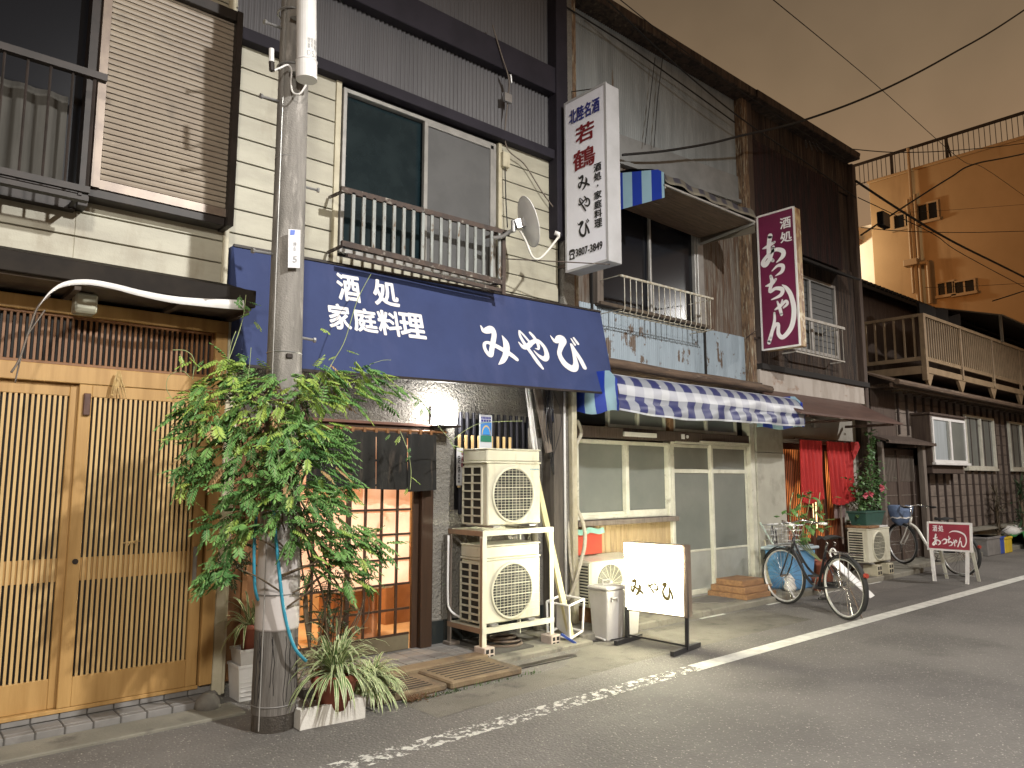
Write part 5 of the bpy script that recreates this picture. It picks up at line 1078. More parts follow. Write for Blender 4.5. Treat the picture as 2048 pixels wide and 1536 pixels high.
part('black_writing', m_inkb, s1, lambda b: (glyph(b, 'mi', vbox(.46, .485, .32, .095), F1, 1.0), glyph(b, 'ya', vbox(.46, .355, .32, .095), F1, .85), glyph(b, 'bi', vbox(.44, .215, .32, .105), F1, .85)))
text('small_writing', '酒処・家庭料理', F1, (.72, .19, .90, .565), m_inkb, s1, .025, vertical=True)
text('phone_number', '3807-3849', F1, (.23, .065, .90, .108), m_inkb, s1, .02)
def phone(b):
    b.add([F1(.06+.14*x, .055+.05*y) for x, y in ((0, 0), (1, 0), (.92, .5), (.7, .72), (.3, .72), (.08, .5))], [tuple(range(6))])
    b.add([F1(.05+.16*x, .085+.03*y) for x, y in ((0, 0), (.22, 0), (.25, .45), (.75, .45), (.78, 0), (1, 0), (.95, .8), (.7, 1), (.3, 1), (.05, .8))], [tuple(range(10))])
part('phone_symbol', m_inkb, s1, phone)
part('phone_dial', m_signw, s1, lambda b: b.add([F1(.13+.035*math.cos(i*.52), .072+.0105*math.sin(i*.52), 2) for i in range(12)], [tuple(range(12))]))
part('frame', m_signside, s1, lambda b: (b.box(5.340, 5.352, 4.715, 4.738, 3.60, 5.44), b.box(5.340, 5.352, 5.282, 5.305, 3.60, 5.44), b.box(5.340, 5.352, 4.738, 5.282, 5.42, 5.445), b.box(5.340, 5.352, 4.738, 5.282, 3.595, 3.62)))
for z_ in (5.3, 4.5, 3.72): part('bracket', m_rustrail, s1, lambda b: b.bar((5.45, 5.28, z_), (5.45, 5.55, z_), .03, .03))
for w_ in ([(5.45, 4.8, 5.46), (5.62, 5.5, 5.75)], [(5.5, 5.0, 5.46), (5.62, 5.5, 5.6)], [(5.4, 4.75, 3.58), (4.45, 5.2, 3.55)]): part('stay_wire', m_rustrail, s1, lambda b: b.tube(w_, .006, 5))
s2 = sign_box('projecting_sign', 9.04, 9.20, 4.74, 5.28, 3.20, 5.06, m_plum, m_rustframe, 'tall plum projecting sign with white brushed writing and rusty gold edge')
F2 = frame_map((9.034, 5.26, 3.22), (9.034, 4.76, 3.22), (9.034, 5.26, 5.04), .003)
part('border', m_whitepl, s2, lambda b: (b.box(9.028, 9.045, 4.735, 4.758, 3.20, 5.06), b.box(9.028, 9.045, 5.262, 5.285, 3.20, 5.06), b.box(9.028, 9.045, 4.758, 5.262, 5.04, 5.065), b.box(9.028, 9.045, 4.758, 5.262, 3.195, 3.22)))
text('writing', '酒', F2, vbox(.79, .905, .30, .082), m_white, s2, .02); text('writing', '処', F2, vbox(.79, .80, .32, .078), m_white, s2, .02)
def f2box(x0, y0, x1, y1):       # source crop (px) -> face uv, sides of the face are slanted in the crop
    def uv(x, y):
        v = 1-(y-(165-(x-75)*.206))/(1440-165.0); v = min(1, max(0, v)); xl = 75+(1-v)*20; xr = 415+(1-v)*50; return (x-xl)/(xr-xl), 1-(y-(165-(x-75)*.17))/1290
    a, b_ = uv((x0), (y0+y1)/2), uv(x1, (y0+y1)/2); c, d = uv((x0+x1)/2, y1), uv((x0+x1)/2, y0); return (a[0]+.045, c[1], b_[0]+.045, d[1])
part('brushed_writing', m_white, s2, lambda b: [glyph(b, g, f2box(*G[g][1]), F2, 1.25) for g in ('a', 'tsu', 'chi', 'lya', 'n')])
part('bracket', m_rustrail, s2, lambda b: b.bar((9.12, 5.26, 4.9), (9.12, 5.5, 4.9), .03, .03))
part('bracket', m_rustrail, s2, lambda b: b.bar((9.12, 5.26, 3.4), (9.12, 5.5, 3.4), .03, .03))
part('stay_rod', m_rustrail, s2, lambda b: b.tube([(9.08, 5.2, 3.6), (9.0, 5.5, 3.4)], .006, 5))

# glowing stand sign of the pub
lsx0, lsx1 = 5.12, 5.98
lg = thing('stand_sign', (5.55, 4.42, 0), 'glowing white stand sign with brushed writing on black legs by the kerb', 'sign')
SL = [atz(1232, 1290), atz(1370, 1303)]
def onvert(px, py, base):          # point above base (vertical plane through base facing camera column)
    d = _ray(px, py); t = (d.x*base.x+d.y*base.y)/(d.x*d.x+d.y*d.y); return Vector((0, 0, H))+d*t
gl, gr = atz(1255, 1285), atz(1372, 1304)
q0 = onvert(1252, 1218, gl); q1 = onvert(1368, 1230, gr); q2 = onvert(1364, 1091, gr); q3 = onvert(1244, 1088, gl)
dirx = (q1-q0); dirx.z = 0; dirx.normalize(); nrm = dirx.cross(Vector((0, 0, 1))); q1 = Vector((q1.x, q1.y, q0.z)); q2.z = q3.z = (q2.z+q3.z)/2; q2.x, q2.y = q1.x, q1.y; q3.x, q3.y = q0.x, q0.y
part('cabinet', m_bronze, lg, lambda b: (b.slab(q0-dirx*.012-Vector((0, 0, .012)), q1+dirx*.03-Vector((0, 0, .012)), q2+dirx*.03+Vector((0, 0, .012)), q3-dirx*.012+Vector((0, 0, .012)), .10)))
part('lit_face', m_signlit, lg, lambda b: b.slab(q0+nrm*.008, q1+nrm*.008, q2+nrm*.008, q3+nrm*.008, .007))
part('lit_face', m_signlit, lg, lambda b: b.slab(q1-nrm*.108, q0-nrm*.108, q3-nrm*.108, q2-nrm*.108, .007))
FL = frame_map(q0+nrm*.009, q1+nrm*.009, q3+nrm*.009, .003)
part('brushed_writing', m_ink, lg, lambda b: (glyph(b, 'mi', (.10, .22, .34, .48), FL, 1.25), glyph(b, 'ya', (.38, .28, .60, .47), FL, 1.15), glyph(b, 'bi', (.63, .20, .85, .48), FL, 1.05)))
text('small_writing', '酒処', FL, (.10, .84, .30, .88), M('faded_print', (.5, .48, .40), rough=.7), lg); text('small_writing', '酒', FL, (.10, .66, .18, .72), M('faded_print', (.5, .48, .40), rough=.7), lg)
part('leg', m_blackp, lg, lambda b: (b.bar(Vector((gl.x, gl.y, .02)), Vector((gl.x, gl.y, q0.z+.02)), .03, .03), b.bar(Vector((gl.x, gl.y, .025))-nrm*.24, Vector((gl.x, gl.y, .025))+nrm*.2, .035, .04)))
part('leg', m_blackp, lg, lambda b: (b.bar(Vector((gr.x, gr.y, .02))+dirx*.012, q2+dirx*.012-nrm*.06, .03, .03), b.bar(Vector((gr.x, gr.y, .025))-nrm*.25, Vector((gr.x, gr.y, .025))+nrm*.25, .035, .04)))
part('crossbar', m_blackp, lg, lambda b: b.bar(Vector((gl.x, gl.y, .07)), Vector((gr.x, gr.y, .05)), .012, .015))
solid('power_cord', m_blackp, 'black cord lying from the glowing stand sign towards the bin', 'cord', lambda b: b.tube(spline([gl+Vector((0, 0, .05)), gl+Vector((-.1, .15, .01)), gl+Vector((-.25, .22, .01)), gl+Vector((-.45, .35, .01))]), .005, 5))

# crimson A-frame sign
af = thing('a_frame_sign', (12.3, 4.28, 0), 'small crimson board sign with white writing on splayed cream legs', 'sign')
c0, c1 = onvert(1866, 1098, atz(1870, 1160)), onvert(1944, 1104, atz(1935, 1166)); c2, c3 = onvert(1950, 1048, atz(1935, 1166)), onvert(1860, 1040, atz(1870, 1160))
gA, gB = atz(1871, 1162), atz(1936, 1168); ax = (gB-gA).normalized(); an = ax.cross(Vector((0, 0, 1)))
zb = (c0.z+c1.z)/2; zt_ = (c2.z+c3.z)/2; ctr = (gA+gB)/2; hwid = .30
lean = -an*.06
P0 = ctr-ax*hwid+Vector((0, 0, zb)); P1 = ctr+ax*hwid+Vector((0, 0, zb)); P2 = ctr+ax*hwid+Vector((0, 0, zt_))+lean; P3 = ctr-ax*hwid+Vector((0, 0, zt_))+lean
print('AFRAME', gA, gB, zb, zt_, P0, P1)
part('board', m_whitepl, af, lambda b: b.slab(P0, P1, P2, P3, .04))
ins = ax*.028; iz = Vector((0, 0, .028))
part('face', m_plum2, af, lambda b: b.slab(P0+ins+iz+an*.004, P1-ins+iz+an*.004, P2-ins-iz+an*.004, P3+ins-iz+an*.004, .003))
FA = frame_map(P0+an*.005, P1+an*.005, P3+an*.005, .002)
text('writing', '酒', FA, (.14, .66, .24, .87), m_white, af, .02); text('writing', '処', FA, (.27, .66, .38, .87), m_white, af, .02)
def afw(b):
    for g, x0, y0, x1, y1 in (('a', .13, .16, .32, .56), ('tsu', .33, .22, .46, .42), ('chi', .46, .17, .58, .52), ('lya', .58, .18, .68, .42)): glyph(b, g, (x0, y0, x1, y1), FA, 1.1)
    glyph(b, 'nh', (.50, .14, .90, .72), FA, 1.0)
part('brushed_writing', m_white, af, afw)
for g_, s_ in ((gA, -1), (gB, 1)):
    part('leg', m_whitepl, af, lambda b: b.bar(g_+an*.03, ctr+ax*s_*.24+Vector((0, 0, zb+.02)), .045, .03, an))
    part('leg', m_alub, af, lambda b: b.bar(g_-an*.42+ax*.02, ctr+ax*s_*.22+Vector((0, 0, zt_-.05))-an*.10, .04, .025, an))
part('crossbar', m_galv, af, lambda b: b.bar(gA-an*.33+Vector((0, 0, .08)), gB-an*.33+Vector((0, 0, .08)), .012, .012))

# ================================================================== utility pole
pc = Vector((2.045, 4.57, 0))
up = thing('utility_pole', (pc.x, pc.y, 0), 'grey concrete utility pole wrapped by a climbing vine', 'utility pole')
topx = Vector((1.98, 4.57, 9.5))
part('pole', m_conc, up, lambda b: b.tube([pc+Vector((-.0, 0, -.1)), Vector((2.026, 4.57, 2.6)), topx], [.128, .106, .070], 32), True)
def ribskirt(b):
    n = 96; P = []
    for i in range(n+1):
        t = 2*math.pi*i/n; c = []
        for z in (.10, .22, .40, .59): r_ = .1345-.009*z+.0007*(1 if i % 2 else -1)*.4; c.append((pc.x+r_*math.cos(t), pc.y+r_*math.sin(t), z))
        P.append(c)
    b.grid(P)
part('ribbed_sheet', m_skirt, up, ribskirt, False)
def cracks(b):
    rr = random.Random(5)
    for k in range(12):
        t = rr.uniform(3.3, 5.6); z = rr.uniform(.48, .58); pts = []
        while z > rr.uniform(.10, .25):
            pts.append((pc.x+(.1352-.009*z)*math.cos(t), pc.y+(.1352-.009*z)*math.sin(t), z)); t += rr.uniform(-.07, .07); z -= rr.uniform(.03, .06)
        if len(pts) > 2: b.tube(pts, .0022, 4)
part('crack_line', m_crack, up, cracks)
part('wrap', m_wrap, up, lambda b: b.lathe(pc, [(.131, .585), (.133, .60), (.131, .80), (.128, 1.05), (.125, 1.32), (.1245, 1.325)], 36), True)
for z in (.80, .15, 2.30, 3.60): part('steel_band', m_grey if z < 1 else m_galv, up, lambda b: b.ring(pc+Vector((-.008*z, 0, z)), (0, 0, 1), (.1355-.0045*z) if z < 1 else .1285-.0088*z, .0035, 36, 6))
wpos = lambda z: Vector((pc.x-.008*z-.866*(.139-.009*z), pc.y-.5*(.139-.009*z), z))
part('ground_wire', m_alu, up, lambda b: b.tube([wpos(.02)+Vector((-.004, -.01, 0)), wpos(.6)+Vector((.0, -.012, 0)), wpos(1.3)+Vector((.0, -.01, 0)), wpos(2.6), wpos(4.0), wpos(6.5)], .004, 5))
for pp in ((532, 45, 568, 58), (524, 193, 566, 205), (634, 380, 598, 371), (508, 502, 550, 509), (627, 680, 590, 673)):
    part('step_bolt', m_galv, up, lambda b: (b.cyl(at(pp[0], pp[1], 4.52), at(pp[2], pp[3], 4.58), .009, seg=8), b.cyl(at(pp[0], pp[1], 4.52), at(pp[0], pp[1], 4.52)+Vector(((-1 if pp[0] < pp[2] else 1)*.014, -.003, 0)), .017, seg=8)))
# antenna cylinder
ca, cb_ = at(613, -60, 4.36), at(613, 160, 4.36)
an_ = part('equipment_cylinder', m_whitepl, up, lambda b: (b.tube([cb_, cb_+(ca-cb_)*.16], [.068, .068], 24), b.tube([cb_+(ca-cb_)*.16, ca], .064, 24), b.ring(cb_+(ca-cb_)*.16, ca-cb_, .066, .006, 28, 6), b.ring(cb_+(ca-cb_)*.75, ca-cb_, .065, .004, 28, 6)))
part('bracket', m_galv, an_, lambda b: (b.bar(at(585, 30, 4.46), at(606, 28, 4.38), .05, .05), b.bar(at(583, 140, 4.46), at(606, 138, 4.38), .05, .05), b.bar(at(598, 0, 4.42), at(600, 152, 4.42), .02, .03, (0, 1, 0)), b.ring(at(587, 32, 4.57), (0, 0, 1), .100, .007, 30, 6), b.ring(at(586, 140, 4.57), (0, 0, 1), .101, .007, 30, 6)))
Fc = frame_map(at(610, 128, 4.294), at(633, 127, 4.294), at(610, 73, 4.294), -.002)
class _c: pass
ctrx = (cb_.x+ca.x)/2; cty = 4.36
def cyl_fm(u, v, k=1):
    z = at(620, 128-55*v, 4.30).z; a = rad(-135+90*u+12); ax_ = cb_+(ca-cb_)*((z-cb_.z)/(ca.z-cb_.z)); return Vector((ax_.x+.0655*math.cos(a), ax_.y+.0655*math.sin(a), z))
text('number', '05-', cyl_fm, (.10, .28, .80, .50), m_inkb2, an_); text('number', '0406', cyl_fm, (.10, .02, 1.0, .24), m_inkb2, an_)
text('small_print', '管理 東電\n番号 無線', cyl_fm, (.15, .56, .95, .96), m_inkb2, an_)
part('junction', [m_whitepl, m_dkmetal], up, lambda b: (b.cyl(at(543, 98, 4.46), at(543, 124, 4.46), .017, seg=10), setattr(b, 'cur', 1), b.cyl(at(543, 124, 4.46), at(544, 142, 4.46), .018, seg=10), setattr(b, 'cur', 0), b.tube(spline([at(545, 142, 4.46), at(560, 136, 4.45), at(575, 130, 4.44), at(583, 140, 4.43), at(582, 165, 4.42), at(586, 185, 4.41), at(600, 187, 4.38), at(612, 170, 4.37)]), .006, 6)))
# number plate
Fp = frame_map(at(576, 535, 4.43), at(600, 536, 4.43), at(577, 458, 4.43), .002)
pl = part('number_plate', M('plate_white', (.58, .58, .60), rough=.5), up, lambda b: b.slab(Fp(0, 0, 0), Fp(1, 0, 0), Fp(1, 1, 0), Fp(0, 1, 0), .004))
text('number', '5', Fp, (.38, .14, .72, .30), m_inkb2, pl, .01); text('place_name', '連支', Fp, (.36, .42, .70, .68), m_inkb2, pl, 0, vertical=True)
part('blue_mark', M('plate_blue', (.06, .12, .45), rough=.5), pl, lambda b: b.add([Fp(.15, .98), Fp(.55, .98), Fp(.5, .86), Fp(.12, .84)], [(0, 3, 2, 1)]))
part('clamp', m_dkmetal, up, lambda b: b.bbox(*sorted((at(574, 712, 4.45).x, at(586, 712, 4.45).x)), 4.45, 4.48, at(580, 716, 4.45).z, at(580, 707, 4.45).z, .003))
part('clamp', m_dkmetal, up, lambda b: b.bbox(*sorted((at(592, 272, 4.48).x, at(600, 272, 4.48).x)), 4.48, 4.50, at(590, 276, 4.48).z, at(590, 269, 4.48).z, .003))
solid('garden_hose', m_hose, 'bright blue garden hose looped down both sides of the utility pole', 'hose', lambda b: (b.tube(spline([at(515, 1010, 4.50), at(510, 1060, 4.45), at(508, 1120, 4.43), at(510, 1175, 4.45), at(516, 1200, 4.5)]), .0095, 8), b.tube(spline([at(546, 1000, 4.40), at(550, 1060, 4.39), at(557, 1130, 4.38), at(566, 1210, 4.37), at(578, 1265, 4.36), at(592, 1300, 4.34), at(612, 1322, 4.36)]), .0105, 8)), True)

# ================================================================== vine on the pole
def pinnate(b, o, d, L, up=Vector((0, 0, 1)), nl=6, lw=.30, droop=.5, rr=R):
    """one compound leaf: rachis with paired leaflets; d unit direction"""
    d = Vector(d).normalized(); sd = d.cross(up)
    if sd.length < .05: sd = d.cross(Vector((0, 1, 0)))
    sd.normalize(); nrm_ = sd.cross(d).normalized()
    pts = [o]; cur = d.copy(); p = o.copy()
    for i in range(nl+1):
        cur = (cur+Vector((0, 0, -droop/(nl+1)))).normalized(); p = p+cur*(L/(nl+1)); pts.append(p.copy())
    ll = L*lw
    def leaflet(p, dd, l, w_):
        dd = dd.normalized(); s_ = dd.cross(nrm_); s_ = s_.normalized() if s_.length > .01 else sd; n_ = s_.cross(dd)
        tip = p+dd*l-n_*(-.12*l)+Vector((0, 0, -.15*l)); m1 = p+dd*l*.38
        fold = n_*w_*.25*(1 if n_.z > 0 else -1)
        b.add([p, m1+s_*w_/2-fold, p+dd*l*.75+s_*w_*.34-fold+Vector((0, 0, -.06*l)), tip, p+dd*l*.75-s_*w_*.34-fold+Vector((0, 0, -.06*l)), m1-s_*w_/2-fold, p+dd*l*.5],
              [(0, 6, 1), (1, 6, 2), (2, 6, 3), (3, 6, 4), (4, 6, 5), (5, 6, 0)])
    for i in range(1, nl+1):
        p = pts[i]; dd = (pts[min(i+1, nl+1)]-pts[i-1]).normalized(); sz = ll*(.75+.35*math.sin(math.pi*i/(nl+1)))*rr.uniform(.85, 1.1)
        for s_ in (-1, 1): leaflet(p, dd*.6+sd*s_*.8+Vector((0, 0, -.35+rr.uniform(-.12, .12))), sz, sz*.36)
    leaflet(pts[-1], (pts[-1]-pts[-2]), ll, ll*.36)
    n0 = len(b.f); cu = b.cur; b.cur = 3
    for q0_, q1_ in zip(pts, pts[1:]):
        s2_ = sd*.0012; b.add([q0_-s2_, q0_+s2_, q1_+s2_*.6, q1_-s2_*.6], [(0, 1, 2, 3)])
    b.cur = cu
vine = thing('climbing_vine', (1.95, 4.5, .2), 'leafy green wisteria vine wrapped round the utility pole at head height', 'plant')
# masses: photo px centre, px radius, depth y, count
MASS = [(440, 800, 62, 4.42, 30), (505, 765, 55, 4.46, 24), (470, 740, 42, 4.5, 12), (700, 765, 50, 4.40, 22), (755, 775, 34, 4.40, 9), (640, 770, 48, 4.30, 20),
        (570, 830, 85, 4.28, 60), (450, 870, 70, 4.40, 36), (385, 855, 42, 4.46, 12), (395, 935, 42, 4.44, 15), (485, 940, 62, 4.38, 32), (590, 920, 80, 4.26, 55),
        (650, 880, 45, 4.34, 22), (650, 960, 42, 4.36, 18), (520, 1000, 58, 4.36, 32), (610, 1000, 60, 4.30, 32), (470, 1050, 36, 4.42, 12), (430, 1050, 24, 4.46, 5),
        (640, 1070, 55, 4.36, 30), (700, 1095, 50, 4.36, 28), (745, 1085, 26, 4.36, 9), (655, 1130, 38, 4.42, 14), (710, 1150, 32, 4.40, 10), (445, 1125, 30, 4.48, 14), (425, 1150, 22, 4.5, 5), (560, 880, 70, 4.45, 30), (600, 1060, 30, 4.34, 10), (380, 790, 26, 4.46, 4)]
def vine_leaves(b):
    rr = random.Random(3)
    for cx, cy, r_, y, n in MASS:
        core = at(570, 960, 4.5); c = at(cx, cy, y)
        for i in range(int(n*1.9)):
            t = rr.uniform(0, 6.283); q = r_*math.sqrt(rr.random())
            p = at(cx+q*math.cos(t), cy+q*math.sin(t), y+rr.uniform(-.13, .13)*(r_/60))
            out = Vector((p.x-core.x, 0, 0)); side = 1 if p.x > core.x else -1
            d = Vector((side*rr.uniform(.1, 1)*(.5 if abs(out.x) < .1 else 1)+rr.uniform(-.4, .4), rr.uniform(-.9, .25), rr.uniform(-.55, .35)))
            L = rr.uniform(.09, .15)
            b.cur = 1 if (cy < 845 and rr.random() < .40) or rr.random() < .09 else (2 if rr.random() < .03 else 0)
            pinnate(b, p, d, L, nl=rr.choice((5, 6)), lw=rr.uniform(.28, .36), droop=rr.uniform(.3, 1.0), rr=rr)
    # single leaves along runners
    for px, py, y, k in ((465, 600, 4.9, 0), (480, 590, 4.9, 0), (495, 603, 4.88, 0), (500, 625, 4.86, 0), (508, 640, 4.86, 1), (490, 610, 4.92, 0), (690, 700, 4.55, 1), (672, 712, 4.5, 1), (655, 735, 4.45, 1), (640, 742, 4.42, 1),
                         (790, 775, 4.42, 0), (805, 770, 4.44, 0), (820, 790, 4.5, 0), (838, 800, 4.52, 0), (850, 812, 4.55, 0), (845, 815, 4.55, 0), (780, 868, 5.2, 0), (800, 870, 5.2, 1), (820, 895, 5.2, 0), (822, 910, 5.2, 0), (815, 975, 5.2, 1), (818, 950, 5.2, 1),
                         (905, 890, 5.2, 1), (898, 880, 5.2, 1), (912, 900, 5.2, 1), (375, 712, 4.45, 1), (385, 722, 4.45, 1), (360, 708, 4.45, 1), (430, 745, 4.45, 1), (408, 720, 4.5, 0), (455, 752, 4.45, 1), (640, 655, 4.6, 1)):
        b.cur = k; pinnate(b, at(px, py, y), (rr.uniform(-1, 1), -.4, rr.uniform(-.7, .1)), rr.uniform(.06, .10), nl=4, lw=.36, rr=rr)
part('foliage', m_green+[m_stem], vine, vine_leaves)
def vine_stems(b):
    rr = random.Random(9)
    for k in range(34):
        cx, cy, r_, y, n_ = MASS[rr.randrange(len(MASS))]; o = at(572+rr.uniform(-12, 22), cy+rr.uniform(10, 70), 4.42); e_ = at(cx+rr.uniform(-.7, .7)*r_, cy+rr.uniform(-.6, .6)*r_, y)
        b.tube(spline([o, (o+e_)/2+Vector((0, -.05, rr.uniform(.0, .07))), e_]), [.006]*5+[.004]*4+[.0022]*4, 5)
    for k in range(7):
        P = [pc+Vector((rr.uniform(-.12, .12), -.16+rr.uniform(-.02, .02), .0))]
        base = at(640+rr.uniform(-25, 35), 1300, 4.55); P = [base, base+Vector((rr.uniform(-.05, .08), 0, .35)), at(640+rr.uniform(-40, 40), 1120, 4.5), at(590+rr.uniform(-30, 30), 1000, 4.42), at(570+rr.uniform(-60, 60), 880, 4.36), at(570+rr.uniform(-110, 140), 780, 4.36)]
        b.tube(spline(P), rr.uniform(.005, .010), 6)
part('trunk', m_bark, vine, vine_stems, True)
def runners(b):
    for P, r_ in (([(550, 800, 4.24), (557, 850, 4.2), (555, 900, 4.18), (565, 950, 4.17), (590, 985, 4.17), (615, 1018, 4.18)], .0035), ([(560, 808, 4.24), (580, 860, 4.2), (590, 920, 4.2), (582, 960, 4.19), (588, 985, 4.18), (585, 1020, 4.18)], .003),
                  ([(615, 1018, 4.18), (640, 1026, 4.2), (665, 1015, 4.22), (655, 990, 4.22)], .0025), ([(640, 770, 4.4), (668, 720, 4.5), (690, 680, 4.7), (715, 600, 4.9), (742, 548, 5.1)], .003), ([(760, 770, 4.4), (800, 775, 4.42), (845, 805, 4.55), (875, 850, 5.0), (905, 885, 5.2)], .0035),
                  ([(800, 862, 5.2), (815, 900, 5.2), (822, 940, 5.2), (820, 980, 5.2)], .003), ([(440, 760, 4.45), (465, 700, 4.6), (485, 640, 4.85), (492, 590, 4.9)], .003), ([(385, 760, 4.45), (388, 720, 4.45), (372, 702, 4.45), (345, 700, 4.45)], .0025),
                  ([(380, 755, 4.45), (365, 742, 4.45), (340, 750, 4.45), (333, 775, 4.45), (345, 800, 4.45)], .002), ([(495, 770, 4.4), (500, 720, 4.4), (502, 695, 4.4)], .002), ([(455, 740, 4.5), (462, 690, 4.5), (472, 662, 4.5)], .002),
                  ([(905, 880, 5.0), (935, 858, 4.98), (970, 845, 4.97), (1045, 842, 4.97)], .003), ([(810, 805, 4.42), (740, 740, 4.45), (760, 722, 4.5), (782, 720, 4.5)], .0015)):
        b.tube(spline([at(*p) for p in P]), r_, 5)
part('runner', m_stem, vine, runners, True)
solid('support_stick', m_galv, 'thin grey rod holding the vine across the pole', 'rod', lambda b: b.cyl(at(520, 985, 4.30), at(625, 970, 4.42), .004, seg=6))

# ================================================================== spider plants and pots
def spider(b, c, n, L, rr, spread=1., down=0):
    for i in range(n):
        a = rr.uniform(0, 6.283); el = rr.uniform(.15, 1.35)-down; l = L*rr.uniform(.6, 1.15); d = Vector((math.cos(a)*math.cos(el)*spread, math.sin(a)*math.cos(el)*spread, math.sin(el))); p = c+Vector((rr.uniform(-.03, .03), rr.uniform(-.03, .03), 0))
        s_ = d.cross(Vector((0, 0, 1)));
        s_ = s_.normalized() if s_.length > .05 else Vector((1, 0, 0)); w_ = rr.uniform(.007, .013); m_ = 7; prev = None
        for k in range(m_+1):
            t = k/m_; ww = w_*(1-t**2.2)*(.7+.6*math.sin(min(1, t*2)*1.57))
            row = [p-s_*ww, p-s_*ww*.5, p+s_*ww*.5, p+s_*ww]
            if prev:
                for q in range(3):
                    b.cur = 1 if q != 1 else 0
                    if rr.random() > 2: pass
                    b.add([prev[q], prev[q+1], row[q+1], row[q]], [(0, 1, 2, 3)])
            prev = row; d = (d+Vector((rr.uniform(-.08, .08), rr.uniform(-.08, .08), -.16-.12*k*(.5+t)))*.55).normalized(); p = p+d*(l/m_)
def potted(name, c, label, n, L, potfn, seed, **k):
    t = thing(name, c, label, 'potted plant', 'potted spider plants by the utility pole'); potfn(t)
    rr = random.Random(seed); part('leaves', [m_stripe, m_stripew], t, lambda b: spider(b, k.get('top', Vector(c)+Vector((0, 0, .2))), n, L, rr, k.get('spread', 1), k.get('down', 0))); return t
cA = atz(668, 1415, .02); cA = Vector((cA.x, cA.y+.02, .0)); cA = Vector((2.40, 4.47, 0))
def potA(t):
    part('pot', m_terr, t, lambda b: (b.lathe(cA+Vector((0, 0, .07)), [(.10, 0), (.135, .16), (.150, .165), (.152, .215), (.14, .215), (.13, .18), (.0, .18)], 28)), True)
potted('spider_plant', cA, 'big striped spider plant in a terracotta pot right of the utility pole', 170, .40, potA, 2, top=cA+Vector((0, 0, .28)))
solid('styrofoam_box', m_styro, 'broken white styrofoam box under the terracotta pot', 'box', lambda b: (b.slab((2.17, 4.40, .115), (2.17, 4.40, .0), (2.53, 4.36, .0), (2.53, 4.36, .125), .03), b.slab((2.53, 4.36, .0), (2.53, 4.62, 0), (2.53, 4.62, .11), (2.53, 4.36, .125), -.03), b.slab((2.17, 4.40, 0), (2.17, 4.62, 0), (2.17, 4.62, .10), (2.17, 4.40, .115), .03), b.box(2.17, 2.53, 4.41, 4.62, .0, .05)), group=None)
cB = Vector((2.72, 4.62, 0))
def potB(t): part('pot', m_styro, t, lambda b: b.lathe(cB, [(.08, 0), (.10, .10), (.09, .10), (.0, .08)], 20), True)
potted('spider_plant', cB, 'low pale yellowish spider plant sprawling at the edge of the drain slabs', 260, .33, potB, 5, top=cB+Vector((0, 0, .13)), spread=1.2, down=.15)
cC = Vector((2.03, 5.22, 0)); cC = atz(490, 1390, 0); cC = Vector((2.17, 5.30, 0))
def potC(t):
    part('pot', m_terr, t, lambda b: b.lathe(cC+Vector((.01, 0, .31)), [(.055, 0), (.075, .15), (.085, .155), (.085, .185), (.07, .185), (0, .16)], 20), True)
potted('spider_plant', cC+Vector((0, 0, .31)), 'small spider plant in a red pot stacked on white tubs left of the pole', 40, .34, potC, 8, top=cC+Vector((.01, 0, .48)))
def tub(b, c, z0, h_, w0, w1): 
    b.slab
    vs = []
    for z, w_ in ((z0, w0), (z0+h_, w1), (z0+h_, w1+.006), (z0+h_+.018, w1+.006), (z0+h_+.018, w1-.006)):
        for sx, sy in ((-1, -1), (1, -1), (1, 1), (-1, 1)): vs.append((c.x+sx*w_, c.y+sy*w_, z))
    fs = [(0, 3, 2, 1)]+[(k*4+i, k*4+(i+1) % 4, (k+1)*4+(i+1) % 4, (k+1)*4+i) for k in range(4) for i in range(4)]; b.add(vs, fs)
    b.box(c.x-w1*.9, c.x+w1*.9, c.y-w1*.9, c.y+w1*.9, z0+h_-.03, z0+h_-.02)
    if h_ > .15:
        for i in range(5): b.box(c.x-w0*.9, c.x+w0*.9, c.y-w0-.012-.0, c.y-w0+.004, z0+.03+.03*i, z0+.033+.03*i)
solid('plastic_tub', m_whitepl, 'taller white square tub standing on the ground left of the pole', 'tub', lambda b: tub(b, cC, 0, .22, .085, .10), group='stacked white tubs')
solid('plastic_tub', m_bin, 'short grey white tub stacked on the taller tub left of the pole', 'tub', lambda b: tub(b, cC, .21, .11, .078, .09), group='stacked white tubs')
solid('garden_rock', m_rock, 'rough grey rock at the foot of the cream corner post', 'rock', lambda b: b.lathe(Vector((1.86, 5.17, -.01)), [(.05, 0), (.085, .03), (.075, .08), (.04, .115), (.01, .12)], 9), True)
solid('plastic_bag', m_bag, 'crumpled white plastic bag on the ground right behind the pole', 'bag', lambda b: b.lathe(Vector((2.22, 4.66, 0)), [(.05, 0), (.07, .04), (.055, .09), (.03, .12), (.0, .13)], 10), True)
def wist(b):
    rr = random.Random(21)
    for i in range(70):
        p = at(645+rr.gauss(0, 34), 1215+rr.gauss(0, 38), 4.72+rr.uniform(-.15, .15)); b.cur = 0; pinnate(b, p, (rr.uniform(-1, 1), rr.uniform(-.8, .3), rr.uniform(-.3, .8)), rr.uniform(.07, .13), nl=5, lw=.3, rr=rr)
    for i in range(26):
        p = at(465+rr.gauss(0, 16), 1120+rr.gauss(0, 30), 4.95+rr.uniform(-.1, .1)); b.cur = 0; pinnate(b, p, (rr.uniform(-1, 1), rr.uniform(-.8, .3), rr.uniform(-.6, .4)), rr.uniform(.08, .13), nl=5, lw=.3, rr=rr)
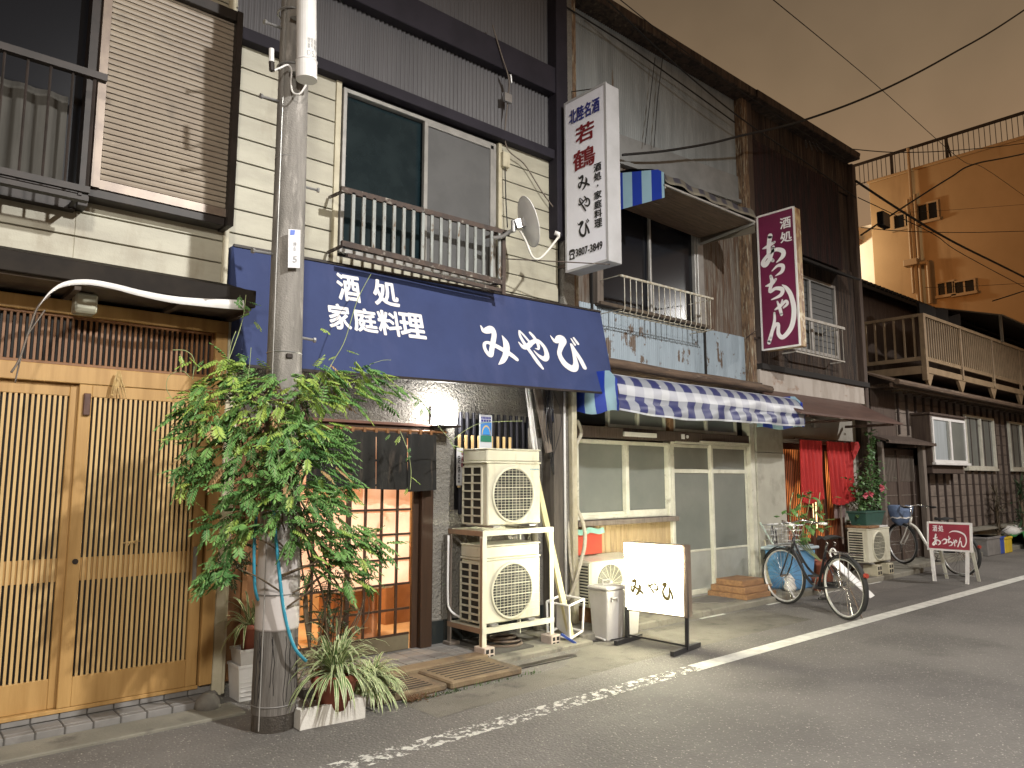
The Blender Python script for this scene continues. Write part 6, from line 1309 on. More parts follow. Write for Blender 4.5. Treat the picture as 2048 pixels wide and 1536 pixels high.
sh2 = thing('shrub', (2.45, 4.75, 0), 'dark leafy shrub with bare twigs behind the spider plant in front of the pub door', 'plant')
part('leaves', [M('dark_fern_leaf', (.03, .085, .028), (.022, .06, .02), 8, rough=.5)]*3+[m_stem], sh2, wist)
def twigs(b):
    rr = random.Random(14)
    for i in range(16):
        o = Vector((2.45+rr.uniform(-.05, .1), 4.75+rr.uniform(-.04, .04), .05)); a = rr.uniform(-.35, .45)
        b.tube(spline([o, o+Vector((a*.3, rr.uniform(-.1, .1), .25)), o+Vector((a*.7, rr.uniform(-.12, .12), .5)), o+Vector((a*1.0+rr.uniform(-.05, .05), rr.uniform(-.15, .1), rr.uniform(.55, .8)))]), [.006]*6+[.004]*8+[.002]*5, 5)
part('twigs', m_bark, sh2, twigs, True)
def weeds(b):
    rr = random.Random(17)
    for i in range(220):
        x = rr.choice((rr.uniform(2.9, 4.2), rr.uniform(2.9, 3.4))); o = Vector((x, 4.47+rr.uniform(-.03, .02), 0)); l = rr.uniform(.015, .05)
        d = Vector((rr.uniform(-1, 1), rr.uniform(-1, .2), rr.uniform(.3, 1))).normalized(); s_ = d.cross(Vector((0, 0, 1))).normalized()*.004
        b.add([o-s_, o+s_, o+d*l], [(0, 1, 2)])
kind(part('ground_cover', m_stripe, None, weeds), 'stuff')
def moss(b):
    rr = random.Random(18)
    for i in range(420):
        o = Vector((2.93+abs(rr.gauss(0, .09)), 4.47+rr.gauss(0, .03), rr.uniform(0, .03))); d = Vector((rr.uniform(-1, 1), rr.uniform(-1, 1), rr.uniform(.0, 1))).normalized(); s_ = d.orthogonal().normalized()*.004
        b.add([o-s_, o+s_, o+d*rr.uniform(.01, .03)], [(0, 1, 2)])
kind(part('dead_leaves', M('brown_litter', (.14, .07, .03), (.09, .045, .02), 30, rough=.9), None, moss), 'stuff')

# ================================================================== things in front of the shop
def ac3():
    x0, x1, y0, y1, z0, z1 = 5.62, 6.42, 5.28, 5.60, .20, .70
    t = thing('air_conditioner', ((x0+x1)/2, (y0+y1)/2, z0), 'dingy cream air conditioner on the kerb left of the glowing stand sign', 'air conditioner', 'outdoor air conditioner units')
    part('casing', m_ivory, t, lambda b: (b.bbox(x0+.012, x1, y0, y1, z0+.02, z1-.03, .012), b.slab((x0+.03, y0-.004, z1-.03), (x1, y0-.004, z1-.03), (x1, y1, z1), (x0+.03, y1, z1), .02)))
    part('side_void', m_fandk, t, lambda b: b.box(x0+.009, x0+.0125, y0+.02, y1-.02, z0+.04, z1-.06))
    part('side_grille', m_ivory, t, lambda b: ([b.box(x0-.004, x0+.010, y0+.01, y1-.01, z-.006, z+.006) for z in [z0+.05+.0295*i for i in range(14)]], [b.box(x0-.006, x0+.011, y-.008, y+.008, z0+.03, z1-.05) for y in (y0+.012, y0+.16, y1-.012)]))
    cx, cz, r_ = x0+.30, z0+.24, .19
    part('fan_void', m_fandk, t, lambda b: b.disc((cx, y0-.002, cz), (0, -1, 0), r_, 40))
    part('fan_grille', m_grille, t, lambda b: ([b.ring((cx, y0-.012, cz), (0, -1, 0), q, .0018, 40, 4) for q in [.03+.012*i for i in range(14)]], [b.bar((cx+.03*math.cos(a), y0-.013, cz+.03*math.sin(a)), (cx+r_*math.cos(a), y0-.010, cz+r_*math.sin(a)), .003, .003, (0, 1, 0)) for a in [i*.3927 for i in range(16)]], b.disc((cx, y0-.014, cz), (0, -1, 0), .03, 16)))
    part('feet', m_timber, t, lambda b: (b.bbox(x0+.06, x0+.14, y0-.02, y1, .065, z0+.02, .006), b.bbox(x1-.16, x1-.08, y0-.02, y1, .065, z0+.02, .006)))
ac3()
def hoses(b):
    b.tube(spline([(5.74, 5.55, 2.12), (5.77, 5.52, 1.98), at(1150, 900, 5.45), at(1148, 960, 5.42), at(1152, 1010, 5.40), at(1166, 1045, 5.36), at(1170, 1085, 5.33), at(1160, 1130, 5.32), at(1146, 1180, 5.35), at(1135, 1200, 5.4)]), .020, 8)
    b.tube(spline([(5.72, 5.56, 2.10), at(1143, 900, 5.50), at(1140, 980, 5.5), at(1136, 1050, 5.46), at(1140, 1120, 5.42), at(1146, 1165, 5.38), at(1144, 1185, 5.38)]), .016, 8)
solid('insulated_pipes', M('taped_cream_pipe', (.48, .45, .36), (.38, .34, .26), 12, rough=.7, bump=.5, bsc=26, c3=(.24, .2, .15), sc3=14, lo3=.58, hi3=.66), 'cream taped air conditioner pipes snaking down beside the shop window', 'pipes', hoses, True)
cr = thing('crate', (5.85, 5.5, .70), 'red orange plastic box with a mint cloth hanging under the shop window', 'crate')
p0, p1 = at(1146, 1135, 5.55), at(1195, 1055, 5.55)
part('body', m_redbox, cr, lambda b: b.bbox(p0.x, p1.x+.02, 5.50, 5.64, at(1170, 1110, 5.5).z, at(1170, 1062, 5.5).z, .008))
part('cloth', m_mint, cr, lambda b: (b.grid([[(p0.x-.01+(p1.x-p0.x+.04)*i/14, 5.49+.012*math.sin(i*1.1)-.01*k, at(1170, 1060, 5.5).z+.015-.028*k-.01*math.sin(i*.7)) for k in range(3)] for i in range(15)])), True)
# fallen white frame (old stool) and blue tool
st = thing('plastic_stool', (5.2, 5.1, .07), 'old white stool lying on its side at the corner of the rack', 'stool')
s0 = Vector((5.12, 5.02, .05))
def stool(b):
    a = [at(1113, 1205, 5.12), at(1140, 1190, 5.12), at(1168, 1200, 5.02), at(1160, 1270, 5.02), at(1140, 1280, 5.02), at(1112, 1255, 5.12)]
    f1 = [at(1138, 1212, 4.98), at(1168, 1198, 4.98), at(1165, 1262, 4.96), at(1140, 1278, 4.96)]; f2 = [p+Vector((-.07, .22, .02)) for p in f1]
    for q in (f1, f2):
        for i in range(4): b.tube([q[i], q[(i+1) % 4]], .011, 6)
    for i in range(4): b.tube([f1[i], f2[i]], .010, 6)
part('frame', m_whitepl, st, stool)
part('seat', m_bin, st, lambda b: b.slab(at(1113, 1208, 5.16), at(1113, 1255, 5.16), at(1138, 1276, 4.99), at(1137, 1214, 4.99), .02))
solid('blue_handle_tool', m_bluecr, 'blue handled tool lying on the ground below the fallen white stool', 'tool', lambda b: b.bar(at(1122, 1268, 4.97), at(1152, 1287, 4.87), .02, .02))
solid('pvc_pipe', m_whitepl, 'pair of white pipes lying between the fallen stool and the grey bin', 'pipes', lambda b: (b.cyl(atz(1165, 1258, .04), atz(1212, 1272, .03), .012), b.cyl(atz(1165, 1264, .03), atz(1210, 1280, .02), .010)))
# rubbish bins behind the glowing sign
def bin_(x0, x1, y0, y1, h_, lab, mat, handle=True):
    t = thing('rubbish_bin', ((x0+x1)/2, (y0+y1)/2, 0), lab, 'bin', 'bins behind the glowing stand sign')
    ins_ = .022
    def body(b):
        vs = [(x0+ins_, y0+ins_, 0), (x1-ins_, y0+ins_, 0), (x1-ins_, y1-ins_, 0), (x0+ins_, y1-ins_, 0), (x0, y0, h_), (x1, y0, h_), (x1, y1, h_), (x0, y1, h_)]
        b.add(vs, [(0, 3, 2, 1), (0, 1, 5, 4), (1, 2, 6, 5), (2, 3, 7, 6), (3, 0, 4, 7), (4, 5, 6, 7)])
    o = part('body', mat, t, body); md = o.modifiers.new('bevel', 'BEVEL'); md.width = .018; md.segments = 3
    part('lid', mat, t, lambda b: (b.bbox(x0-.012, x1+.012, y0-.012, y1+.012, h_, h_+.035, .012), b.bbox((x0+x1)/2-.05, (x0+x1)/2+.05, (y0+y1)/2-.02, (y0+y1)/2+.02, h_+.035, h_+.05, .005), b.tube([((x0+x1)/2-.05, (y0+y1)/2, h_+.03), ((x0+x1)/2-.05, (y0+y1)/2, h_+.085), ((x0+x1)/2+.05, (y0+y1)/2, h_+.085), ((x0+x1)/2+.05, (y0+y1)/2, h_+.03)], .008, 6)))
    part('handle', mat, t, lambda b: (b.bbox(x0+.05, x0+.14, y0-.018, y0-.002, h_-.075, h_-.06, .003), b.bbox(x0+.05, x0+.062, y0-.018, y0, h_-.10, h_-.06, .003), b.bbox(x0+.128, x0+.14, y0-.018, y0, h_-.10, h_-.06, .003)))
gb = atz(1232, 1287)
bin_(5.36, 5.61, 4.82, 5.06, .46, 'pale grey lidded bin on the kerb partly hidden by the glowing sign', m_bin)
bin_(5.66, 5.90, 4.86, 5.06, .40, 'cream bin seen below the glowing stand sign', m_whitepl)
# timber step blocks
def tblk(i, x0, x1, y0, y1, z0, z1, lab): solid('timber_block', m_timber, lab, 'timber', lambda b: b.bbox(x0, x1, y0, y1, z0, z1, .005), group='stacked timber steps')
pS = atz(1490, 1200, .065); 
tblk(0, 8.10, 8.78, 5.08, 5.62, .066, .125, 'lowest and widest brown timber of the stack by the shop doors')
tblk(1, 8.14, 8.74, 5.12, 5.60, .126, .20, 'middle brown timber of the stack by the shop doors')
tblk(2, 8.20, 8.68, 5.18, 5.56, .201, .27, 'topmost brown timber of the stack by the shop doors')
solid('door_mat', M('grey_mat', (.14, .13, .12), (.11, .10, .09), 9, rough=.95), 'flat grey half round mat on the slab before the shop doors', 'mat', lambda b: b.add([(7.9+.45*math.cos(t*.3491), 5.55-.38*math.sin(t*.3491), .072) for t in range(10)]+[(7.9+.45*math.cos(t*.3491), 5.55-.38*math.sin(t*.3491), .064) for t in range(10)], [tuple(range(10))[::-1]]+[(i, (i+1) % 10, (i+1) % 10+10, i+10) for i in range(10)]))
# blue bins, dustpan, broom
def tapered(b, c, w0, d0, w1, d1, z0, z1):
    vs = [(c[0]+sx*w_/2, c[1]+sy*d_/2, z) for z, w_, d_ in ((z0, w0, d0), (z1, w1, d1)) for sx, sy in ((-1, -1), (1, -1), (1, 1), (-1, 1))]
    b.add(vs, [(0, 3, 2, 1), (4, 5, 6, 7)]+[(i, (i+1) % 4, (i+1) % 4+4, i+4) for i in range(4)])
bb = thing('storage_tub', (9.55, 5.25, .065), 'blue lidded storage tub behind the black bicycle', 'tub')
o = part('body', m_blue, bb, lambda b: (tapered(b, (9.50, 5.27), .50, .34, .62, .40, .065, .57))); md = o.modifiers.new('bevel', 'BEVEL'); md.width = .02; md.segments = 2
part('lid', m_bluelid, bb, lambda b: (b.bbox(9.15, 9.86, 5.04, 5.50, .57, .61, .012), b.bbox(9.22, 9.80, 5.09, 5.45, .61, .63, .008)))
solid('plastic_bag', m_bag, 'white plastic bag slumped beside the blue storage tub', 'bag', lambda b: b.lathe(Vector((9.18, 5.12, .065)), [(.06, 0), (.085, .05), (.06, .12), (.07, .15), (.02, .21), (0, .23)], 7), True)
solid('dustpan', m_trim, 'cream long handled dustpan leaning on the pale pillar', 'dustpan', lambda b: (b.slab((9.22, 5.40, .10), (9.46, 5.38, .10), (9.40, 5.50, .42), (9.28, 5.50, .42), .012), b.cyl((9.34, 5.50, .40), (9.33, 5.54, .68), .012), b.slab((9.22, 5.40, .10), (9.22, 5.52, .10), (9.28, 5.52, .40), (9.28, 5.50, .42), .006)))
solid('broom', M('pale_green_stick', (.42, .52, .46), rough=.5), 'pale broom stick leaning beside the dustpan at the pillar', 'broom', lambda b: (b.cyl((9.44, 5.28, .30), (9.22, 5.53, .92), .011), b.bbox(9.38, 9.52, 5.22, 5.32, .12, .32, .01)))
solid('umbrella', m_blackp, 'folded black umbrella leaning on the pale pillar behind the basket', 'umbrella', lambda b: (b.tube([(9.50, 5.42, .12), (9.50, 5.47, .3), (9.50, 5.50, .80), (9.50, 5.52, .88)], [.012, .045, .040, .012], 8)), True)
# terracotta pots and leafy plant
def pot_(c, r_, h_, lab, mat=m_terr, grp='plant pots behind the black bicycle'):
    return solid('plant_pot', mat, lab, 'plant pot', lambda b: b.lathe(Vector(c), [(r_*.7, 0), (r_*.92, h_*.8), (r_, h_*.82), (r_*1.02, h_), (r_*.9, h_), (r_*.85, h_*.85), (0, h_*.85)], 24), True, grp, c)
pot_((9.98, 5.06, .065), .14, .34, 'large terracotta pot holding the broad leaved plant')
pot_((9.56, 4.92, .065), .10, .18, 'small terracotta pot low behind the black bicycle frame')
pl4 = thing('potted_shrub', (9.98, 5.06, .37), 'broad leaved green plant rising behind the black bicycle handlebar', 'plant')
def leafb(b, p, d, l, w_):
    d = d.normalized(); s_ = d.cross(Vector((0, 0, 1)));
    s_ = s_.normalized() if s_.length > .05 else Vector((1, 0, 0)); n_ = s_.cross(d)
    q = [p, p+d*l*.25+s_*w_*.42, p+d*l*.55+s_*w_*.5-n_*.05*l, p+d*l-n_*.22*l, p+d*l*.55-s_*w_*.5-n_*.05*l, p+d*l*.25-s_*w_*.42, p+d*l*.5-n_*-.04*l]
    b.add(q, [(0, 6, 1), (1, 6, 2), (2, 6, 3), (3, 6, 4), (4, 6, 5), (5, 6, 0)])
def broad(b):
    rr = random.Random(33)
    for px, py, n, r_ in ((1612, 1005, 10, 22), (1600, 1030, 12, 26), (1640, 1020, 9, 22), (1625, 1050, 10, 28), (1600, 1060, 6, 22), (1615, 985, 5, 10), (1560, 1030, 3, 10), (1645, 1050, 5, 12), (1600, 1085, 5, 16), (1620, 1070, 6, 18)):
        for i in range(n):
            p = at(px+rr.gauss(0, r_*.5), py+rr.gauss(0, r_*.5), 5.0+rr.uniform(-.15, .15)); leafb(b, p, Vector((rr.uniform(-1, 1), rr.uniform(-1, .2), rr.uniform(-.6, .6))), rr.uniform(.08, .16), rr.uniform(.05, .09))
part('leaves', m_leafd, pl4, broad)
part('stems', m_stem, pl4, lambda b: [b.tube(spline([(9.98, 5.06, .36), at(1600+dx*.4, 1080, 5.02), at(1600+dx, 1020, 5.0), at(1606+dx, 985, 5.0)]), .006, 5) for dx in (-20, 0, 16, 34)], True)
# board and ac by the bar
ac_unit('air_conditioner', 11.40, 12.16, 5.08, 5.38, .24, .76, 'weathered air conditioner under the green planter by the red noren', lid=.02, logo=False, cols=1, rows=12)
solid('plank', m_timber, 'brown plank lying on the air conditioner under the green planter', 'plank', lambda b: (b.bbox(11.42, 11.78, 5.06, 5.42, .765, .80, .004)))
solid('tray', m_whitepl, 'pale board beside the brown plank on the air conditioner', 'board', lambda b: b.bbox(11.80, 12.12, 5.08, 5.40, .765, .79, .004))
cblock(11.62, 5.1, .066, 'pale block under the left end of the weathered air conditioner', m_trim, 1.5); cblock(12.02, 5.1, .066, 'pale block under the right end of the weathered air conditioner', m_trim, 1.5)
gp = thing('planter_box', (11.8, 5.26, .80), 'dark green planter box standing on the weathered air conditioner', 'planter')
part('box', m_planter, gp, lambda b: tapered(b, (11.80, 5.26), .52, .22, .66, .28, .80, .985))
part('rim', m_planter, gp, lambda b: b.bbox(11.45, 12.15, 5.11, 5.41, .985, 1.01, .006))
rs = thing('rose_bush', (11.8, 5.3, 1.0), 'tall climbing rose with pink flowers growing from the green planter', 'plant')
def rosel(b):
    rr = random.Random(6)
    for px, py, sx, sy, n in ((1733, 1000, 14, 20, 150), (1728, 970, 15, 14, 110), (1738, 940, 10, 16, 90), (1741, 910, 5, 14, 60), (1743, 880, 4, 12, 50), (1755, 985, 9, 16, 60), (1724, 1005, 8, 14, 60), (1742, 965, 14, 10, 60)):
        for i in range(n):
            p = at(px+rr.gauss(0, sx), py+rr.gauss(0, sy), 5.3+rr.uniform(-.12, .1)); leafb(b, p, Vector((rr.uniform(-1, 1), rr.uniform(-1, .3), rr.uniform(-.7, .5))), rr.uniform(.06, .10), rr.uniform(.035, .06))
part('leaves', M('rose_leaf', (.09, .18, .055), (.045, .10, .035), 8, rough=.5), rs, rosel)
part('stems', m_bark, rs, lambda b: [b.tube(spline([at(1730+dx, 1015, 5.3), at(1735+dx*.6, 960, 5.3), at(1741+dx*.2, 900, 5.35), at(1743, 862, 5.4)]), .006, 5) for dx in (-12, 0, 10)], True)
rr_ = random.Random(2)
for px, py in ((1741, 988), (1763, 976), (1730, 990)):
    c_ = at(px, py, 5.12); part('flower', m_pink, rs, lambda b: [leafb(b, c_, Vector((rr_.uniform(-1, 1), rr_.uniform(-1, .1), rr_.uniform(-1, 1))), .06, .055) for i in range(16)])
solid('prop_stake', m_greywood, 'thin wooden stake standing left of the weathered air conditioner', 'stake', lambda b: b.tube(spline([at(1684, 960, 5.5), at(1682, 1020, 5.45), at(1686, 1088, 5.3)]), .014, 6))

# ================================================================== bicycles
def bicycle(name, rear, front, lab, frame_m, rim_m, fender_m, basket, swoop=False, steer=0., lean_=0.):
    t = thing(name, (rear[0], rear[1], rear[2]), lab, 'bicycle', 'bicycles parked along the kerb')
    A = Vector(rear); Bv = Vector(front); ax_ = (Bv-A); ax_.z = 0; WB = ax_.length; ax_.normalize(); sd = ax_.cross(Vector((0, 0, 1))); upv = (Vector((0, 0, 1))+sd*lean_).normalized()
    S = WB/1.08; rw = .335
    def P(x, z, s_=0): # x along (0 rear hub .. 1.08 front hub), z up
        zb_ = A.z+(Bv.z-A.z)*x/1.08
        return Vector((A.x, A.y, zb_))+ax_*x*S+upv*z+sd*s_
    def wheel(cx, rot=0.):
        n_ = (Matrix.Rotation(rot, 3, 'Z') @ sd.cross(Vector((0, 0, 0))+sd)) if False else sd.copy()
        if rot: n_ = Matrix.Rotation(rot, 3, 'Z') @ sd
        c = P(cx, rw); w_ = part('wheel', rim_m, t, lambda b: b.ring(c, n_, rw-.032, .0135, 48, 6), True)
        part('tyre', m_rubber, w_, lambda b: b.ring(c, n_, rw-.016, .017, 48, 8), True)
        def spk(b):
            a = n_.orthogonal().normalized(); d = n_.cross(a)
            for i in range(28):
                th = 6.283*i/28; e_ = a*math.cos(th)+d*math.sin(th); th2 = th+(.35 if i % 2 else -.35); h_ = (a*math.cos(th2)+d*math.sin(th2))*.02+n_*(.025 if i % 4 < 2 else -.025)
                b.tube([c+h_, c+e_*(rw-.035)], .0021, 4, False)
            b.cyl(c-n_*.045, c+n_*.045, .017, seg=10)
        part('spokes', m_chrome, w_, spk)
        def fen(b):
            a0, a1 = ((rad(18), rad(215)) if cx < .5 else (rad(28), rad(150))); Pn = []; fw = Vector(ax_)
            if rot: fw = Matrix.Rotation(rot, 3, 'Z') @ fw
            for i in range(25):
                th = a0+(a1-a0)*i/24; e_ = fw*math.cos(th)+upv*math.sin(th); Pn.append([c+e_*(rw+.012)-n_*.024, c+e_*(rw+.022), c+e_*(rw+.012)+n_*.024])
            b.grid(Pn)
        part('mudguard', fender_m, t, fen, True)
    wheel(0); wheel(1.08, steer)
    bbk = P(.43, .28); hub = P(0, rw); fh = P(1.08, rw); ht, hb = P(.86, .80), P(.91, .64); sc_ = P(.28, .72)
    def fr(b):
        if swoop: b.tube(spline([hb+(ht-hb)*.3, P(.76, .62), P(.60, .40), P(.46, .29)]), [.022]*7+[.024]*6+[.026]*6, 10)
        else:
            b.tube(spline([hb+(ht-hb)*.2, P(.72, .46), P(.58, .33), bbk]), .017, 10); b.tube(spline([ht-(ht-hb)*.2, P(.70, .56), P(.55, .44), P(.385, .40)]), .014, 10)
        b.tube([ht, hb], .019, 10); b.tube([bbk, sc_, P(.25, .80)], .015, 10)
        for s_ in (-.05, .05): b.tube([P(.43, .28, s_*.3), P(0, rw, s_)], .010, 6); b.tube([P(.31, .62, s_*.2), P(0, rw, s_)], .008, 6)
        b.tube([P(.36, .28, 0), P(.50, .28, 0)], .022, 8)
    part('frame', frame_m, t, fr, True)
    part('fork', frame_m, t, lambda b: [b.tube(spline([hb, P(.93, .62, s_*.7), P(.99, .48, s_), fh+sd*s_]), .010, 6) for s_ in (-.045, .045)], True)
    sd2 = Matrix.Rotation(steer, 3, 'Z') @ sd; fw2 = Matrix.Rotation(steer, 3, 'Z') @ ax_
    hs = ht+upv*.17
    part('handlebar', m_chrome, t, lambda b: (b.tube([ht, hs], .012, 8), b.tube(spline([hs-fw2*.24+sd2*.27, hs-fw2*.10+sd2*.26+upv*.01, hs+fw2*.03+sd2*.16+upv*.03, hs+fw2*.05, hs+fw2*.03-sd2*.16+upv*.03, hs-fw2*.10-sd2*.26+upv*.01, hs-fw2*.24-sd2*.27]), .011, 8), b.tube([hs+sd2*.22+fw2*.02, hs+sd2*.29-fw2*.10], .006, 6), b.tube([hs-sd2*.22+fw2*.02, hs-sd2*.29-fw2*.10], .006, 6)), True)
    part('grip', m_whitepl if not swoop else m_rubber, t, lambda b: (b.tube([hs-fw2*.13+sd2*.265, hs-fw2*.25+sd2*.27], .016, 8), b.tube([hs-fw2*.13-sd2*.265, hs-fw2*.25-sd2*.27], .016, 8)), True)
    sdl = part('saddle', m_rubber, t, lambda b: b.grid([[P(.10+.30*i/10, .83+.014*math.sin(i*.6)+.038*(1-(2*j/8-1)**2), (2*j/8-1)*(.115*(1-(i/10)**1.5)+.026)) for j in range(9)] for i in range(11)]), True)
    part('springs', m_chrome, sdl, lambda b: [b.tube([P(.19, .79, s_)+Vector((.014*math.cos(k*1.2), .014*math.sin(k*1.2), .006*k-.03)) for k in range(9)], .004, 5) for s_ in (-.05, .05)])
    part('carrier', m_chrome, t, lambda b: (b.tube([P(.22, .70, .05), P(-.22, .70, .055), P(-.22, .70, -.055), P(.22, .70, -.05)], .006, 6), b.tube([P(-.02, .70, .055), P(0, rw, .06)], .005, 6), b.tube([P(-.02, .70, -.055), P(0, rw, -.06)], .005, 6), [b.tube([P(x, .70, .052), P(x, .70, -.052)], .004, 5) for x in (-.12, -.02, .1)]))
    part('crank', m_chrome, t, lambda b: (b.ring(P(.43, .28, .05), sd, .085, .006, 28, 5), b.tube([P(.43, .28, .06), P(.50, .14, .07)], .009, 6), b.tube([P(.43, .28, -.06), P(.36, .42, -.07)], .009, 6)))
    part('pedal', m_rubber, t, lambda b: b.bar(P(.50, .14, .07), P(.50, .14, .16), .07, .02)); part('pedal', m_rubber, t, lambda b: b.bar(P(.36, .42, -.07), P(.36, .42, -.16), .07, .02))
    part('chain_guard', frame_m if not swoop else m_blackp, t, lambda b: b.bar(P(.05, .36, .065), P(.50, .30, .065), .012, .06))
    part('stand', m_chrome, t, lambda b: (b.tube([P(0, rw, .07), P(-.07, .01, .16)], .008, 6)))
    part('rear_reflector', m_redbox, t, lambda b: b.cyl(P(-.33, .50, 0), P(-.36, .50, 0), .025, seg=12))
    part('headlight', m_chrome, t, lambda b: b.tube([P(1.0, .66, .05), P(1.06, .66, .05)], [.02, .034], 12))
    o = P(1.07, .70)
    def bp(x, z, s_): return o+fw2*x+upv*z+sd2*s_
    if basket == 'wire':
        def bk(b):
            for k, (z, e_) in enumerate([(0, .0), (.06, .012), (.12, .022), (.18, .032), (.24, .042)]):
                b.tube([bp(-.10-e_, z, -.14-e_), bp(.12+e_, z, -.14-e_), bp(.12+e_, z, .14+e_), bp(-.10-e_, z, .14+e_), bp(-.10-e_, z, -.14-e_)], .0022 if k < 4 else .005, 5)
            e_ = .042
            for i in range(9):
                u = -1+2*i/8
                b.tube([bp(.12, 0, .14*u), bp(.12+e_, .24, (.14+e_)*u)], .0018, 4); b.tube([bp(-.10, 0, .14*u), bp(-.10-e_, .24, (.14+e_)*u)], .0018, 4); b.tube([bp(-.1, 0, .14*u), bp(.12, 0, .14*u)], .0018, 4)
                x = -.10+.22*i/8; X2 = -.10-e_+(.22+2*e_)*i/8; b.tube([bp(x, 0, .14), bp(X2, .24, .14+e_)], .0018, 4); b.tube([bp(x, 0, -.14), bp(X2, .24, -.14-e_)], .0018, 4)
        part('wire_basket', m_galv, t, bk)
    else:
        def bk(b):
            rr = random.Random(1); L_ = []
            for k, (z, e_) in enumerate([(-.06, -.09), (.0, -.02), (.08, .01), (.17, .03), (.25, .045), (.27, .02)]):
                row = []
                for i in range(21):
                    th = 6.283*(i % 20)/20; c_, s_ = math.cos(th), math.sin(th); q = (abs(c_)**3+abs(s_)**3)**(-1/3)
                    row.append(bp(.01+(.12+e_)*c_*q, z+.008*math.sin(i*2.1+k), (.15+e_)*s_*q+.004*math.sin(i*3)))
                L_.append(row)
            b.grid(L_); b.add(L_[0][:-1], [tuple(range(20))]); b.add(L_[-1][:-1], [tuple(range(20))])
            b.cur = 1; b.grid([[p+(p-bp(.01, .1, 0))*.012 for p in L_[2]], [p+(p-bp(.01, .1, 0))*.012+upv*-.022 for p in L_[2]]])
        part('covered_basket', [m_denim, m_whitepl], t, bk, True)
    return t, P
bk1, P1_ = bicycle('bicycle', (8.14, 3.92, .0), (8.60, 4.88, .0), 'black city bicycle with a wire basket parked at the kerb, nearest the camera', m_blackp, m_rim, m_rubber, 'wire', steer=.2, lean_=.03)
solid('warped_board', m_whitepl, 'long white board lying aslant through the rear wheel side of the black bicycle', 'board', lambda b: b.slab(at(1660, 1125, 4.28), at(1672, 1118, 4.28), at(1748, 1192, 3.98), at(1740, 1197, 3.98), .012))
solid('lock_cable', m_whitepl, 'coiled pale lock cable hung under the black bicycle saddle', 'bicycle lock', lambda b: (b.ring(P1_(.20, .68, .03), (P1_(0, 0, 1)-P1_(0, 0, 0)), .05, .009, 24, 6), b.ring(P1_(.24, .66, .05), (P1_(0, .3, 1)-P1_(0, 0, 0)), .045, .008, 24, 6)), True)
bk2, P2_ = bicycle('bicycle', (13.08, 4.42, .0), (13.45, 5.42, .08), 'white framed bicycle with a denim covered basket behind the crimson sign', m_whitep, m_rim, m_rubber, 'cover', swoop=True, steer=-.1)
# crates and net by the far wall
def crate(px0, py0, px1, py1, mat, lab, y):
    a, c = at(px0, py1, y), at(px1, py0, y); z1 = c.z
    t = thing('crate', ((a.x+c.x)/2, y+.2, 0), lab, 'crate', 'plastic crates along the far wall')
    part('body', mat, t, lambda b: b.bbox(a.x, c.x, y, y+.4, .0, z1, .012)); part('rim', mat, t, lambda b: b.bbox(a.x-.015, c.x+.015, y-.015, y+.415, z1-.05, z1, .008))
crate(1977, 1071, 2001, 1107, m_grey, 'grey plastic crate at the foot of the board wall behind the crimson sign', 5.15)
crate(2003, 1072, 2010, 1104, m_bluecr, 'narrow blue crate between the grey and yellow crates', 5.14)
crate(2011, 1072, 2023, 1102, m_yellow, 'yellow plastic crate beside the green net', 5.13)
def net(b):
    rr = random.Random(5); b.grid([[(19.0+2.6*i/26, 5.1+.5*k/8, (.30+.05*math.sin(i*.9)+.05*math.sin(k*1.3+i*.4))*(0 if k in (0, 8) else 1)*(1 if 0 < k < 8 else 0)) for k in range(9)] for i in range(27)])
solid('green_net', m_net, 'bright green rubbish net heaped at the right edge by the board wall', 'net', net, True)
solid('rubbish_bags', m_bag, 'white rubbish bags on top of the green net at the right edge', 'bags', lambda b: [b.lathe(Vector((19.2+.5*i, 5.45, .26)), [(.12, 0), (.22, .07), (.18, .17), (.05, .22), (0, .22)], 10) for i in range(4)], True)
# plants by the board wall
def spiky(px, py, h_, lab, mat, seed, y=5.35):
    c = at(px, py, y); c.z = .09; t = thing('yucca', c, lab, 'plant', 'plants along the board wall')
    rr = random.Random(seed)
    part('trunk', m_bark, t, lambda b: b.tube([c, c+Vector((.02, 0, h_*.6))], [.04, .03], 8))
    def lv(b):
        for i in range(110):
            a = rr.uniform(0, 6.28); el = rr.uniform(-.8, 1.4); o = c+Vector((0, 0, h_*rr.uniform(.15, .75))); d = Vector((math.cos(a)*math.cos(el), math.sin(a)*math.cos(el), math.sin(el))); s_ = d.cross(Vector((0, 0, 1))); s_ = s_.normalized()*.014 if s_.length > .05 else Vector((.012, 0, 0)); l = rr.uniform(.25, .42)
            b.add([o-s_*.6, o+s_*.6, o+d*l*.5+s_, o+d*l, o+d*l*.5-s_], [(0, 1, 2, 3, 4)])
    part('leaves', mat, t, lv)
spiky(1996, 1048, 1.5, 'dry brown yucca standing against the board wall below the window', M('dry_yucca', (.10, .075, .05), (.06, .05, .03), 5, rough=.8), 3, 5.5)
spiky(2046, 1045, 1.8, 'dark green spiky yucca at the right edge by the board wall', m_shrub, 4, 5.3)
def bush(b):
    rr = random.Random(12)
    for i in range(900):
        p = Vector((21.0+rr.gauss(0, .55), 5.35+rr.gauss(0, .18), .25+abs(rr.gauss(0, .38)))); leafb(b, p, Vector((rr.uniform(-1, 1), rr.uniform(-1, 1), rr.uniform(-.6, .8))), rr.uniform(.05, .10), rr.uniform(.03, .05))
bs_ = thing('shrub', (21, 5.35, 0), 'dark low bush at the foot of the board wall behind the rubbish net', 'plant'); part('leaves', m_shrub, bs_, bush); part('stems', m_bark, bs_, lambda b: [b.tube([(21+.1*i, 5.35, 0), (21+.25*i, 5.3, .7)], .012, 5) for i in range(-2, 3)])

